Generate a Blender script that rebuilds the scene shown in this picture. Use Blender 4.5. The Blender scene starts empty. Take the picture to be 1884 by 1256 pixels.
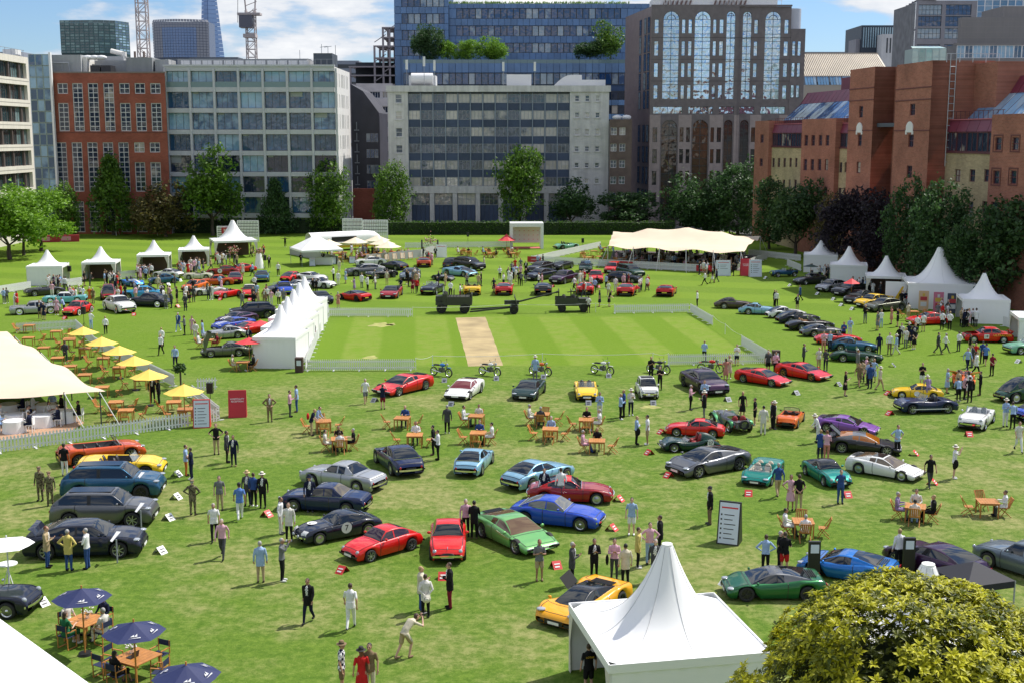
import bpy,bmesh,math,random
import numpy as np
from mathutils import Vector,Matrix
from mathutils.kdtree import KDTree
R=math.radians
rnd=random.Random(7)
scn=bpy.context.scene
col=scn.collection
# ---------------------------------------------------------------- camera
CAMH,FPX,PITCH=18.0,2300.0,R(9.33)
cam=bpy.data.cameras.new('camera')
cam.sensor_width=36.0
cam.lens=FPX/1884.0*36.0
cam.clip_end=6000.0
camo=bpy.data.objects.new('camera',cam)
camo.location=(0,0,CAMH)
camo.rotation_euler=(R(90)-PITCH,0,0)
col.objects.link(camo)
scn.camera=camo
# ---------------------------------------------------------------- sun, sky
SUN=Vector((0.825,0.565,0)).normalized()*math.cos(R(54))
SUN.z=math.sin(R(54))
sl=bpy.data.lights.new('sun','SUN')
sl.energy=5.0
sl.angle=R(0.55)
sl.color=(1.0,0.955,0.88)
so=bpy.data.objects.new('sun',sl)
so.rotation_euler=SUN.to_track_quat('Z','Y').to_euler()
so.location=(60,40,90)
col.objects.link(so)
w=bpy.data.worlds.new('World')
scn.world=w
w.use_nodes=True
nt=w.node_tree
nt.nodes.clear()
N=nt.nodes.new
wo=N('ShaderNodeOutputWorld')
bg=N('ShaderNodeBackground');bg.inputs['Strength'].default_value=0.095
sky=N('ShaderNodeTexSky');sky.sky_type='NISHITA';sky.sun_disc=False
sky.sun_elevation=R(54);sky.sun_rotation=math.atan2(SUN.x,SUN.y)
sky.air_density=1.0;sky.dust_density=0.3;sky.ozone_density=3.0;sky.altitude=100
tc=N('ShaderNodeTexCoord')
# clouds: noise over the direction, flattened, thicker towards the horizon
mp=N('ShaderNodeMapping');mp.inputs['Scale'].default_value=(7.5,7.5,24.0)
mp.inputs['Location'].default_value=(3.1,0.4,1.7)
n1=N('ShaderNodeTexNoise');n1.inputs['Scale'].default_value=1.0
n1.inputs['Detail'].default_value=8;n1.inputs['Roughness'].default_value=0.55
cr=N('ShaderNodeValToRGB')
cr.color_ramp.elements[0].position=0.445;cr.color_ramp.elements[1].position=0.53
cr2=N('ShaderNodeValToRGB')
cr2.color_ramp.elements[0].position=0.45;cr2.color_ramp.elements[0].color=(5.6,6.2,7.2,1)
cr2.color_ramp.elements[1].position=0.68;cr2.color_ramp.elements[1].color=(10.5,10.4,10.2,1)
tint=N('ShaderNodeMix');tint.data_type='RGBA';tint.blend_type='MULTIPLY'
tint.inputs['Factor'].default_value=1.0;tint.inputs['B'].default_value=(0.80,0.95,1.18,1)
mix=N('ShaderNodeMix');mix.data_type='RGBA'
L=nt.links.new
L(tc.outputs['Generated'],mp.inputs['Vector']);L(mp.outputs['Vector'],n1.inputs['Vector'])
L(n1.outputs['Fac'],cr.inputs['Fac']);L(n1.outputs['Fac'],cr2.inputs['Fac'])
L(sky.outputs['Color'],tint.inputs['A'])
L(cr.outputs['Color'],mix.inputs['Factor']);L(tint.outputs['Result'],mix.inputs['A']);L(cr2.outputs['Color'],mix.inputs['B'])
L(mix.outputs['Result'],bg.inputs['Color']);L(bg.outputs['Background'],wo.inputs['Surface'])
scn.view_settings.view_transform='Standard'
scn.view_settings.look='None'
scn.view_settings.exposure=0.22
scn.view_settings.gamma=1.0
scn.view_settings.use_curve_mapping=False
scn.cycles.max_bounces=5
scn.cycles.transparent_max_bounces=6
scn.cycles.use_denoising=True
# ---------------------------------------------------------------- projection helpers (photo pixels, 1884 x 1256)
_cp,_sp=math.cos(PITCH),math.sin(PITCH)
def ray(px,py):
 a,b=(px-942.0)/FPX,(py-628.0)/FPX
 return Vector((a,_cp-b*_sp,-_sp-b*_cp))
def G(px,py,z=0.0):
 d=ray(px,py);t=(z-CAMH)/d.z
 return Vector((d.x*t,d.y*t,z))
def PY(px,py,Y):
 d=ray(px,py);t=Y/d.y
 return Vector((d.x*t,Y,CAMH+d.z*t))
# ---------------------------------------------------------------- objects
def tag(o,label=None,cat=None,group=None,kind=None):
 if label:o['label']=label
 if cat:o['category']=cat
 if group:o['group']=group
 if kind:o['kind']=kind
 return o
def empty(name,loc=(0,0,0),rz=0.0,sc=1.0):
 o=bpy.data.objects.new(name,None)
 o.location=loc;o.rotation_euler=(0,0,rz);o.scale=(sc,sc,sc)
 o.empty_display_size=0.2
 col.objects.link(o)
 return o
def ob(name,me,parent=None,mats=None,loc=None,rot=None,sc=None):
 """link a mesh; mats override the mesh slots on the OBJECT"""
 o=bpy.data.objects.new(name,me)
 col.objects.link(o)
 if parent is not None:o.parent=parent
 if loc is not None:o.location=loc
 if rot is not None:o.rotation_euler=rot
 if sc is not None:o.scale=sc if hasattr(sc,'__len__')else(sc,sc,sc)
 if mats:
  for i,m in enumerate(mats):
   if i<len(o.material_slots)and m is not None:
    o.material_slots[i].link='OBJECT'
    o.material_slots[i].material=m
 return o
class MB:
 def __init__(s):s.v=[];s.f=[];s.m=[];s.s=[]
 def add(s,vs,fs,mat=0,smooth=False):
  b=len(s.v);s.v.extend([tuple(v)for v in vs])
  for f in fs:s.f.append([b+i for i in f]);s.m.append(mat);s.s.append(smooth)
  return s
 def box(s,c,d,mat=0,rz=0.0,taper=1.0):
  x,y,z=d[0]/2,d[1]/2,d[2]/2
  vs=[]
  for sx,sy,sz in((-1,-1,-1),(1,-1,-1),(1,1,-1),(-1,1,-1),(-1,-1,1),(1,-1,1),(1,1,1),(-1,1,1)):
   k=taper if sz>0 else 1.0
   X,Y=sx*x*k,sy*y*k
   if rz:X,Y=X*math.cos(rz)-Y*math.sin(rz),X*math.sin(rz)+Y*math.cos(rz)
   vs.append((c[0]+X,c[1]+Y,c[2]+sz*z))
  return s.add(vs,[(0,3,2,1),(4,5,6,7),(0,1,5,4),(1,2,6,5),(2,3,7,6),(3,0,4,7)],mat)
 def b2(s,x0,x1,y0,y1,z0,z1,mat=0):
  return s.box(((x0+x1)/2,(y0+y1)/2,(z0+z1)/2),(abs(x1-x0),abs(y1-y0),abs(z1-z0)),mat)
 def tube(s,p0,p1,r0,r1=None,n=6,mat=0,cap=True,smooth=True):
  r1=r0 if r1 is None else r1
  p0,p1=Vector(p0),Vector(p1);d=p1-p0
  if d.length<1e-6:return s
  q=d.to_track_quat('Z','Y');vs=[]
  for p,r in((p0,r0),(p1,r1)):
   for i in range(n):
    a=2*math.pi*i/n
    vs.append(p+q@Vector((r*math.cos(a),r*math.sin(a),0)))
  fs=[(i,(i+1)% n,n+(i+1)% n,n+i)for i in range(n)]
  s.add(vs,fs,mat,smooth)
  if cap:s.add(vs,[tuple(range(n))[::-1],tuple(range(n,2*n))],mat)
  return s
 def bar(s,p0,p1,w,h,mat=0):
  p0,p1=Vector(p0),Vector(p1);d=(p1-p0)
  q=d.to_track_quat('Z','Y')if abs(d.normalized().z)>.99 else d.to_track_quat('Y','Z')
  if abs(d.normalized().z)>.99:
   off=[(-w/2,-h/2,0),(w/2,-h/2,0),(w/2,h/2,0),(-w/2,h/2,0)]
  else:off=[(-w/2,0,-h/2),(w/2,0,-h/2),(w/2,0,h/2),(-w/2,0,h/2)]
  vs=[p0+q@Vector(o)for o in off]+[p1+q@Vector(o)for o in off]
  return s.add(vs,[(0,1,2,3),(7,6,5,4),(0,4,5,1),(1,5,6,2),(2,6,7,3),(3,7,4,0)],mat)
 def ell(s,c,r,nu=10,nv=7,mat=0,rot=None):
  vs=[];fs=[]
  for j in range(nv+1):
   t=math.pi*j/nv
   for i in range(nu):
    a=2*math.pi*i/nu
    p=Vector((r[0]*math.sin(t)*math.cos(a),r[1]*math.sin(t)*math.sin(a),r[2]*math.cos(t)))
    if rot is not None:p=rot@p
    vs.append(Vector(c)+p)
  for j in range(nv):
   for i in range(nu):
    fs.append((j*nu+i,(j+1)*nu+i,(j+1)*nu+(i+1)% nu,j*nu+(i+1)% nu))
  return s.add(vs,fs,mat,True)
 def grid(s,pts,nu,mat=0,smooth=True,flip=False,closed=False):
  """pts: rows of nu points"""
  nr=len(pts)// nu;fs=[]
  for j in range(nr-1):
   for i in range(nu if closed else nu-1):
    a,b=j*nu+i,j*nu+(i+1)% nu
    f=(a,b,b+nu,a+nu)
    fs.append(f[::-1]if flip else f)
  return s.add(pts,fs,mat,smooth)
 def lathe(s,prof,c=(0,0,0),n=16,mat=0,axis='z',mats=None):
  vs=[];fs=[];k=len(prof)
  for i in range(n):
   a=2*math.pi*i/n
   for r,h in prof:
    if axis=='z':vs.append((c[0]+r*math.cos(a),c[1]+r*math.sin(a),c[2]+h))
    else:vs.append((c[0]+r*math.cos(a),c[1]+h,c[2]+r*math.sin(a)))
  b=len(s.v);s.v.extend(vs)
  for i in range(n):
   for j in range(k-1):
    p,q=i*k+j,((i+1)% n)*k+j
    s.f.append([b+p,b+q,b+q+1,b+p+1]);s.m.append(mats[j]if mats else mat);s.s.append(True)
  return s
 def mesh(s,name,mats):
  me=bpy.data.meshes.new(name)
  me.from_pydata(s.v,[],s.f)
  me.polygons.foreach_set('material_index',s.m)
  me.polygons.foreach_set('use_smooth',s.s)
  for m in mats:me.materials.append(m)
  me.update()
  return me
 def build(s,name,mats,parent=None,**k):
  return ob(name,s.mesh(name,mats if isinstance(mats,(list,tuple))else[mats]),parent,**k)
_cache={}
def cached(key,fn):
 if key not in _cache:_cache[key]=fn()
 return _cache[key]
# ---------------------------------------------------------------- materials
def newmat(name):
 m=bpy.data.materials.new(name);m.use_nodes=True
 return m,m.node_tree,m.node_tree.nodes['Principled BSDF']
def S(b,**k):
 for a,v in k.items():
  b.inputs[a.replace('_',' ')].default_value=v
def c4(c):return(c[0],c[1],c[2],1.0)
def mat(name,c=None,rough=.6,metal=0.0,noise=0.0,nscale=3.0,bump=0.0,bscale=30.0,spec=.5,coat=0.0,emit=0.0,vary=0.0):
 key=('mat',name)
 if key in _cache:return _cache[key]
 if c is None:raise ValueError('material not defined: '+name)
 m,t,b=newmat(name)
 S(b,Base_Color=c4(c),Roughness=rough,Metallic=metal)
 b.inputs['Specular IOR Level'].default_value=spec
 if coat:b.inputs['Coat Weight'].default_value=coat;b.inputs['Coat Roughness'].default_value=.03
 src=None
 if noise:
  tx=t.nodes.new('ShaderNodeTexCoord')
  n=t.nodes.new('ShaderNodeTexNoise');n.inputs['Scale'].default_value=nscale;n.inputs['Detail'].default_value=6
  t.links.new(tx.outputs['Object'],n.inputs['Vector'])
  mr=t.nodes.new('ShaderNodeMapRange');mr.inputs['From Min'].default_value=.3;mr.inputs['From Max'].default_value=.7
  mr.inputs['To Min'].default_value=1-noise;mr.inputs['To Max'].default_value=1+noise
  t.links.new(n.outputs['Fac'],mr.inputs['Value'])
  vm=t.nodes.new('ShaderNodeVectorMath');vm.operation='SCALE';vm.inputs[0].default_value=c
  t.links.new(mr.outputs['Result'],vm.inputs['Scale'])
  src=vm.outputs['Vector']
 if vary:
  oi=t.nodes.new('ShaderNodeObjectInfo')
  mr=t.nodes.new('ShaderNodeMapRange');mr.inputs['To Min'].default_value=1-vary;mr.inputs['To Max'].default_value=1+vary
  t.links.new(oi.outputs['Random'],mr.inputs['Value'])
  vm=t.nodes.new('ShaderNodeVectorMath');vm.operation='SCALE';vm.inputs[0].default_value=c
  if src:t.links.new(src,vm.inputs[0])
  t.links.new(mr.outputs['Result'],vm.inputs['Scale'])
  src=vm.outputs['Vector']
 if src:t.links.new(src,b.inputs['Base Color'])
 if bump:
  tx=t.nodes.new('ShaderNodeTexCoord')
  n=t.nodes.new('ShaderNodeTexNoise');n.inputs['Scale'].default_value=bscale;n.inputs['Detail'].default_value=4
  t.links.new(tx.outputs['Object'],n.inputs['Vector'])
  bp=t.nodes.new('ShaderNodeBump');bp.inputs['Strength'].default_value=bump;bp.inputs['Distance'].default_value=.05
  t.links.new(n.outputs['Fac'],bp.inputs['Height']);t.links.new(bp.outputs['Normal'],b.inputs['Normal'])
 if emit:b.inputs['Emission Color'].default_value=c4(c);b.inputs['Emission Strength'].default_value=emit
 _cache[key]=m
 return m
def glassmat(name,dark,light,rough=.04,p=.35,tilt=.02,spec=.9,wavy=.0,metal=0.0):
 """facade glass: each pane (object) gets its own darkness, some paler for lowered blinds and painted-in reflections, and a slightly different tilt"""
 m,t,b=newmat(name)
 n,l=t.nodes.new,t.links.new
 oi=n('ShaderNodeObjectInfo')
 cr=n('ShaderNodeValToRGB');cr.color_ramp.interpolation='LINEAR'
 cr.color_ramp.elements[0].position=0.0;cr.color_ramp.elements[0].color=c4(dark)
 cr.color_ramp.elements[1].position=1.0;cr.color_ramp.elements[1].color=c4(light)
 e=cr.color_ramp.elements.new(1-p);e.color=c4([d*1.5 for d in dark])
 e=cr.color_ramp.elements.new(min(.99,1-p*.7));e.color=c4([(a+2*q)/3 for a,q in zip(dark,light)])
 tx=n('ShaderNodeTexCoord');nz=n('ShaderNodeTexNoise');nz.inputs['Scale'].default_value=.55;nz.inputs['Detail'].default_value=2
 l(tx.outputs['Object'],nz.inputs['Vector'])
 ad=n('ShaderNodeMath');ad.operation='ADD'
 sc=n('ShaderNodeMath');sc.operation='MULTIPLY_ADD';sc.inputs[1].default_value=.7;sc.inputs[2].default_value=-.35
 vm=n('ShaderNodeVectorMath');vm.operation='ADD'
 l(oi.outputs['Location'],vm.inputs[1]);l(tx.outputs['Object'],vm.inputs[0]);l(vm.outputs['Vector'],nz.inputs['Vector'])
 l(nz.outputs['Fac'],sc.inputs[0]);l(oi.outputs['Random'],ad.inputs[0]);l(sc.outputs['Value'],ad.inputs[1])
 l(ad.outputs['Value'],cr.inputs['Fac']);l(cr.outputs['Color'],b.inputs['Base Color'])
 S(b,Roughness=rough,Metallic=metal);b.inputs['Specular IOR Level'].default_value=spec
 # wavy panes
 nb=n('ShaderNodeTexNoise');nb.inputs['Scale'].default_value=.8;nb.inputs['Detail'].default_value=1
 l(vm.outputs['Vector'],nb.inputs['Vector'])
 bp=n('ShaderNodeBump');bp.inputs['Strength'].default_value=1.0;bp.inputs['Distance'].default_value=tilt+wavy
 l(nb.outputs['Fac'],bp.inputs['Height']);l(bp.outputs['Normal'],b.inputs['Normal'])
 _cache[('mat',name)]=m
 return m
def brickmat(name,c,mortar,scale=1.0,rough=.85):
 m,t,b=newmat(name)
 n,l=t.nodes.new,t.links.new
 tx=n('ShaderNodeTexCoord');sp=n('ShaderNodeSeparateXYZ');cb=n('ShaderNodeCombineXYZ')
 l(tx.outputs['Object'],sp.inputs[0]);l(sp.outputs['X'],cb.inputs['X']);l(sp.outputs['Z'],cb.inputs['Y'])
 br=n('ShaderNodeTexBrick');br.inputs['Scale'].default_value=scale
 br.inputs['Color1'].default_value=c4([x*1.12 for x in c]);br.inputs['Color2'].default_value=c4([x*.85 for x in c])
 br.inputs['Mortar'].default_value=c4(mortar);br.inputs['Mortar Size'].default_value=.012
 br.inputs['Brick Width'].default_value=.45;br.inputs['Row Height'].default_value=.15
 l(cb.outputs['Vector'],br.inputs['Vector'])
 nz=n('ShaderNodeTexNoise');nz.inputs['Scale'].default_value=.25;nz.inputs['Detail'].default_value=8;nz.inputs['Roughness'].default_value=.65
 l(tx.outputs['Object'],nz.inputs['Vector'])
 mr=n('ShaderNodeMapRange');mr.inputs['From Min'].default_value=.3;mr.inputs['From Max'].default_value=.7
 mr.inputs['To Min'].default_value=.72;mr.inputs['To Max'].default_value=1.2
 l(nz.outputs['Fac'],mr.inputs['Value'])
 vm=n('ShaderNodeVectorMath');vm.operation='SCALE'
 l(br.outputs['Color'],vm.inputs[0]);l(mr.outputs['Result'],vm.inputs['Scale']);l(vm.outputs['Vector'],b.inputs['Base Color'])
 S(b,Roughness=rough);b.inputs['Specular IOR Level'].default_value=.2
 _cache[('mat',name)]=m
 return m
def stonemat(name,c,streak=.25,rough=.8,nscale=.4):
 """weathered render / stone: blotches plus vertical rain streaks"""
 m,t,b=newmat(name)
 n,l=t.nodes.new,t.links.new
 tx=n('ShaderNodeTexCoord');mp=n('ShaderNodeMapping');mp.inputs['Scale'].default_value=(1.6,1.6,.12)
 l(tx.outputs['Object'],mp.inputs['Vector'])
 a=n('ShaderNodeTexNoise');a.inputs['Scale'].default_value=1.0;a.inputs['Detail'].default_value=6
 l(mp.outputs['Vector'],a.inputs['Vector'])
 q=n('ShaderNodeTexNoise');q.inputs['Scale'].default_value=nscale;q.inputs['Detail'].default_value=8;q.inputs['Roughness'].default_value=.7
 l(tx.outputs['Object'],q.inputs['Vector'])
 ad=n('ShaderNodeMath');ad.operation='ADD';l(a.outputs['Fac'],ad.inputs[0]);l(q.outputs['Fac'],ad.inputs[1])
 mr=n('ShaderNodeMapRange');mr.inputs['From Min'].default_value=.7;mr.inputs['From Max'].default_value=1.3
 mr.inputs['To Min'].default_value=1-streak;mr.inputs['To Max'].default_value=1+streak*.6
 l(ad.outputs['Value'],mr.inputs['Value'])
 vm=n('ShaderNodeVectorMath');vm.operation='SCALE';vm.inputs[0].default_value=c
 l(mr.outputs['Result'],vm.inputs['Scale']);l(vm.outputs['Vector'],b.inputs['Base Color'])
 S(b,Roughness=rough);b.inputs['Specular IOR Level'].default_value=.3
 _cache[('mat',name)]=m
 return m
def leafmat(name,c,c2,vary=.35):
 m,t,b=newmat(name)
 n,l=t.nodes.new,t.links.new
 ge=n('ShaderNodeTexCoord')
 nz=n('ShaderNodeTexNoise');nz.inputs['Scale'].default_value=.9;nz.inputs['Detail'].default_value=3
 l(ge.outputs['Object'],nz.inputs['Vector'])
 wn=n('ShaderNodeTexWhiteNoise');gm=n('ShaderNodeNewGeometry')
 l(gm.outputs['Random Per Island'],wn.inputs['Vector'])
 mx=n('ShaderNodeMath');mx.operation='MULTIPLY_ADD';mx.inputs[1].default_value=.55;l(gm.outputs['Random Per Island'],mx.inputs[0])
 l(nz.outputs['Fac'],mx.inputs[2])
 cr=n('ShaderNodeValToRGB');cr.color_ramp.elements[0].position=.42;cr.color_ramp.elements[1].position=1.0
 cr.color_ramp.elements[0].color=c4(c);cr.color_ramp.elements[1].color=c4(c2)
 l(mx.outputs['Value'],cr.inputs['Fac']);l(cr.outputs['Color'],b.inputs['Base Color'])
 S(b,Roughness=.55);b.inputs['Specular IOR Level'].default_value=.35
 b.inputs['Transmission Weight'].default_value=0
 tr=n('ShaderNodeBsdfTranslucent');ms=n('ShaderNodeMixShader');ms.inputs['Fac'].default_value=.28
 hs=n('ShaderNodeHueSaturation');hs.inputs['Value'].default_value=1.5;l(cr.outputs['Color'],hs.inputs['Color']);l(hs.outputs['Color'],tr.inputs['Color'])
 out=t.nodes['Material Output']
 l(b.outputs['BSDF'],ms.inputs[1]);l(tr.outputs['BSDF'],ms.inputs[2]);l(ms.outputs['Shader'],out.inputs['Surface'])
 _cache[('mat',name)]=m
 return m
def text_mesh(s,size,key=None):
 """lettering as mesh (flat print), centred, in the XZ plane facing -Y"""
 def f():
  cu=bpy.data.curves.new('text','FONT');cu.body=s;cu.size=size;cu.align_x='CENTER';cu.align_y='CENTER'
  cu.resolution_u=2;cu.offset=size*.012
  o=bpy.data.objects.new('text',cu);col.objects.link(o)
  bpy.context.view_layer.update()
  me=bpy.data.meshes.new_from_object(o.evaluated_get(bpy.context.evaluated_depsgraph_get()))
  bpy.data.objects.remove(o);bpy.data.curves.remove(cu)
  me.transform(Matrix.Rotation(R(90),4,'X'))
  me.materials.clear();me.materials.append(None)
  return me
 return cached(('text',s,size),f)
# ================================================================ SETTING
def lawn_mat():
 m,t,b=newmat('lawn_grass')
 n,l=t.nodes.new,t.links.new
 tx=n('ShaderNodeTexCoord');P=tx.outputs['Object']
 def noise(sc,det=5,rough=.6,stretch=None):
  v=P
  if stretch:
   mp=n('ShaderNodeMapping');mp.inputs['Scale'].default_value=stretch;l(P,mp.inputs['Vector']);v=mp.outputs['Vector']
  z=n('ShaderNodeTexNoise');z.inputs['Scale'].default_value=sc;z.inputs['Detail'].default_value=det;z.inputs['Roughness'].default_value=rough
  l(v,z.inputs['Vector']);return z.outputs['Fac']
 def mth(op,a,b_=None,c=None,clamp=False):
  q=n('ShaderNodeMath');q.operation=op;q.use_clamp=clamp
  for i,x in enumerate((a,b_,c)):
   if x is None:continue
   if isinstance(x,(int,float)):q.inputs[i].default_value=x
   else:l(x,q.inputs[i])
  return q.outputs['Value']
 def sm(x,a,b_):
  r=n('ShaderNodeMapRange');r.interpolation_type='SMOOTHSTEP';r.inputs['From Min'].default_value=a;r.inputs['From Max'].default_value=b_
  l(x,r.inputs['Value']);return r.outputs['Result']
 def mixc(f,a,b_):
  q=n('ShaderNodeMix');q.data_type='RGBA'
  l(f,q.inputs['Factor'])if not isinstance(f,float)else setattr(q.inputs['Factor'],'default_value',f)
  for s_,x in(('A',a),('B',b_)):
   if isinstance(x,tuple):q.inputs[s_].default_value=c4(x)
   else:l(x,q.inputs[s_])
  return q.outputs['Result']
 sp=n('ShaderNodeSeparateXYZ');l(P,sp.inputs[0]);X,Y=sp.outputs['X'],sp.outputs['Y']
 big,midn,fine,tuft=noise(.11,6,.62),noise(.55,6,.7),noise(2.2,6,.75,(1,1.0,1)),noise(5.2,5,.85)
 wear=sm(mth('ADD',mth('MULTIPLY',big,.7),mth('MULTIPLY',midn,.45)),.50,.72)
 near=mth('SUBTRACT',1.0,sm(Y,82,100))
 wear=mth('MULTIPLY',wear,mth('MULTIPLY_ADD',near,.60,.22))
 base=mixc(sm(fine,.3,.72),(0.064,0.132,0.012),(0.138,0.218,0.028))
 base=mixc(mth('MULTIPLY',sm(tuft,.52,.70),.55),base,(0.24,0.285,0.070))
 base=mixc(mth('MULTIPLY',mth('SUBTRACT',1.0,sm(tuft,.30,.48)),.55),base,(0.045,0.088,0.010))
 base=mixc(wear,base,mixc(sm(fine,.35,.65),(0.150,0.185,0.048),(0.31,0.29,0.125)))
 # brighter mown outfield, and the square with its mowing stripes
 far=sm(Y,84,104)
 base=mixc(mth('MULTIPLY',far,.55),base,(0.130,0.222,0.012))
 xr=mth('ADD',X,mth('MULTIPLY',Y,.078))
 st=n('ShaderNodeMath');st.operation='SINE';l(mth('MULTIPLY',xr,1.02),st.inputs[0])
 st=sm(st.outputs['Value'],-.25,.25)
 inx=mth('MULTIPLY',sm(X,-18.0,-16.6),mth('SUBTRACT',1.0,sm(X,18.5,20.5)))
 iny=mth('MULTIPLY',sm(Y,97,98.5),mth('SUBTRACT',1.0,sm(Y,124,126)))
 sq=mth('MULTIPLY',inx,iny)
 sqc=mixc(st,(0.132,0.226,0.010),mixc(sm(noise(.8,5),.35,.62),(0.165,0.270,0.018),(0.235,0.285,0.055)))
 base=mixc(mth('MULTIPLY',sq,.52),base,sqc)
 # outfield rings on the far left bank
 rg=n('ShaderNodeMath');rg.operation='SINE';l(mth('ADD',mth('MULTIPLY',Y,.52),mth('MULTIPLY',X,.16)),rg.inputs[0])
 ring=mth('MULTIPLY',sm(rg.outputs['Value'],-.4,.4),mth('MULTIPLY',sm(Y,120,135),.32))
 base=mixc(ring,base,(0.205,0.305,0.030))
 l(base,b.inputs['Base Color']);S(b,Roughness=.9);b.inputs['Specular IOR Level'].default_value=.12
 bp=n('ShaderNodeBump');bp.inputs['Strength'].default_value=.55;bp.inputs['Distance'].default_value=.10
 l(mth('ADD',mth('MULTIPLY',fine,.6),tuft),bp.inputs['Height']);l(bp.outputs['Normal'],b.inputs['Normal'])
 return m
def sheet(name,pts,z,m,**k):
 return tag(MB().add([(p[0],p[1],z)for p in pts],[tuple(range(len(pts)))]).build(name,m),kind='structure',**k)
m_asph=mat('asphalt',(.06,.06,.065),.9,noise=.3,nscale=.3)
sheet('ground',[(-3000,-300),(3000,-300),(3000,5000),(-3000,5000)],0.0,mat('city_ground',(.13,.13,.125),.9,noise=.25,nscale=.02))
sheet('lawn',[(-98,-30),(74,-30),(60,80),(41.5,238),(-98,238)],0.004,lawn_mat())
sheet('road',[(-140,240.5),(70,240.5),(70,248),(-140,248)],0.004,m_asph)
pit=[G(838,585),G(893,583.5),G(926,672),G(862,673.5)]
pit=[a.lerp(b_,k/22)+Vector((rnd.uniform(-.03,.03),rnd.uniform(-.03,.03),0))for a,b_ in zip(pit,pit[1:]+pit[:1])for k in range(22)]
sheet('cricket_pitch',pit,0.010,mat('clay_pitch',(.37,.285,.145),.95,noise=.26,nscale=.45,bump=.25))
for a in((700,598,26,4),(682,657,16,3.2),(720,597,10,2),(1197,748,22,3.5)):
 c=G(a[0],a[1]);r1=(G(a[0]+a[2],a[1])-c).x*.8;r2=abs((G(a[0],a[1]+a[3])-c).y)
 pts=[(c.x+r1*math.cos(q)*(1+.3*math.sin(3*q+a[0])),c.y+r2*math.sin(q)*(1+.25*math.cos(5*q)))for q in[i*math.pi/12 for i in range(24)]]
 sheet('worn_patch',pts,0.012,mat('worn_turf',(.30,.30,.09),.95,noise=.3,nscale=1.5))
# ================================================================ BUILDINGS
mat('white_metal',(.75,.75,.75),.4);mat('white_paint',(.72,.72,.72),.5)
stonemat('portland_stone',(.66,.62,.55),.12,nscale=.3);stonemat('white_stone',(.64,.63,.62),.12)
mat('joint',(.25,.23,.21),.8);mat('bronze_frame',(.10,.08,.075),.4);mat('balustrade_glass',(.16,.24,.25),.1)
mat('slate_box',(.07,.085,.11),.6);mat('galvanised',(.45,.47,.5),.4);mat('cream_wall',(.45,.40,.33),.8)
mat('silver_cladding',(.45,.47,.52),.35);mat('pale_green_frame',(.35,.45,.42),.4)
M_FRAME=mat('white_window_frame',(.62,.62,.64),.4)
M_DKFR=mat('dark_window_frame',(.045,.05,.055),.4)
M_ALU=mat('grey_window_frame',(.26,.28,.31),.4)
M_ROOF=mat('flat_roof_felt',(.20,.20,.20),.9,noise=.2,nscale=.5)
G_DARK=glassmat('office_glass_dark',(.012,.022,.045),(.42,.38,.33),p=.2,tilt=.03)
G_TEAL=glassmat('office_glass_teal',(.02,.065,.13),(.26,.44,.58),p=.42,tilt=.05,spec=1.0)  # the pale blue end of the colour is painted-in sky reflection
G_BLUE=glassmat('tower_glass_blue',(.015,.045,.12),(.30,.36,.40),p=.32,tilt=.03,spec=1.0)
G_SKY=glassmat('sky_glass',(.10,.19,.30),(.26,.36,.46),p=.3,tilt=.03,spec=1.0)
G_60=glassmat('sash_glass',(.03,.05,.075),(.50,.47,.42),p=.5,tilt=.03)  # the pale end of the colour stands in for varied reflections
def wall_holes(mb,x0,x1,z0,z1,holes,y=0.0,depth=.3,mi=0):
 xs=sorted({x0,x1,*[min(max(h[i],x0),x1)for h in holes for i in(0,1)]})
 zs=sorted({z0,z1,*[min(max(h[i],z0),z1)for h in holes for i in(2,3)]})
 for i in range(len(xs)-1):
  run=None
  for j in range(len(zs)-1):
   cx,cz=(xs[i]+xs[i+1])/2,(zs[j]+zs[j+1])/2
   solid=not any(h[0]<cx<h[1]and h[2]<cz<h[3]for h in holes)
   if solid:
    if run is None:run=zs[j]
    end=zs[j+1]
   if run is not None and(not solid or j==len(zs)-2):
    mb.add([(xs[i],y,run),(xs[i+1],y,run),(xs[i+1],y,end),(xs[i],y,end)],[(0,1,2,3)],mi);run=None
 for h in holes:
  a,b_,c,d=h[:4];e=y+depth
  mb.add([(a,y,c),(b_,y,c),(b_,y,d),(a,y,d),(a,e,c),(b_,e,c),(b_,e,d),(a,e,d)],
   [(0,4,5,1),(1,5,6,2),(2,6,7,3),(3,7,4,0)],mi)
def win_mesh(w,h,nx,nz,fw=.07,tfirst=None):
 w,h=round(w,2),round(h,2)
 def f():
  mb=MB()
  mb.add([(-w/2,0,0),(w/2,0,0),(w/2,0,h),(-w/2,0,h)],[(0,1,2,3)],1)
  d=.05
  mb.b2(-w/2,w/2,-d,.02,0,fw,0);mb.b2(-w/2,w/2,-d,.02,h-fw,h,0)
  mb.b2(-w/2,-w/2+fw,-d*.9,.02,fw,h-fw,0);mb.b2(w/2-fw,w/2,-d*.9,.02,fw,h-fw,0)
  for i in range(1,nx):
   x=-w/2+w*i/nx;mb.b2(x-fw*.4,x+fw*.4,-d*.7,.01,fw,h-fw,0)
  for j in range(1,nz):
   z=h*j/nz;mb.b2(-w/2+fw,w/2-fw,-d*.8,.012,z-fw*.4,z+fw*.4,0)
  return mb.mesh('window',[M_FRAME,G_DARK])
 return cached(('win',w,h,nx,nz,fw),f)
def window(root,x0,x1,z0,z1,nx=2,nz=2,y=.22,frame=None,glass=None,fw=.07,name='window'):
 o=ob(name,win_mesh(x1-x0,z1-z0,nx,nz,fw),root,[frame or M_FRAME,glass or G_DARK],loc=((x0+x1)/2,y,z0))
 return o
def bld(name,label,O,rz=0.0,cat='building'):
 return tag(empty(name,O,rz),label,cat)
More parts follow.
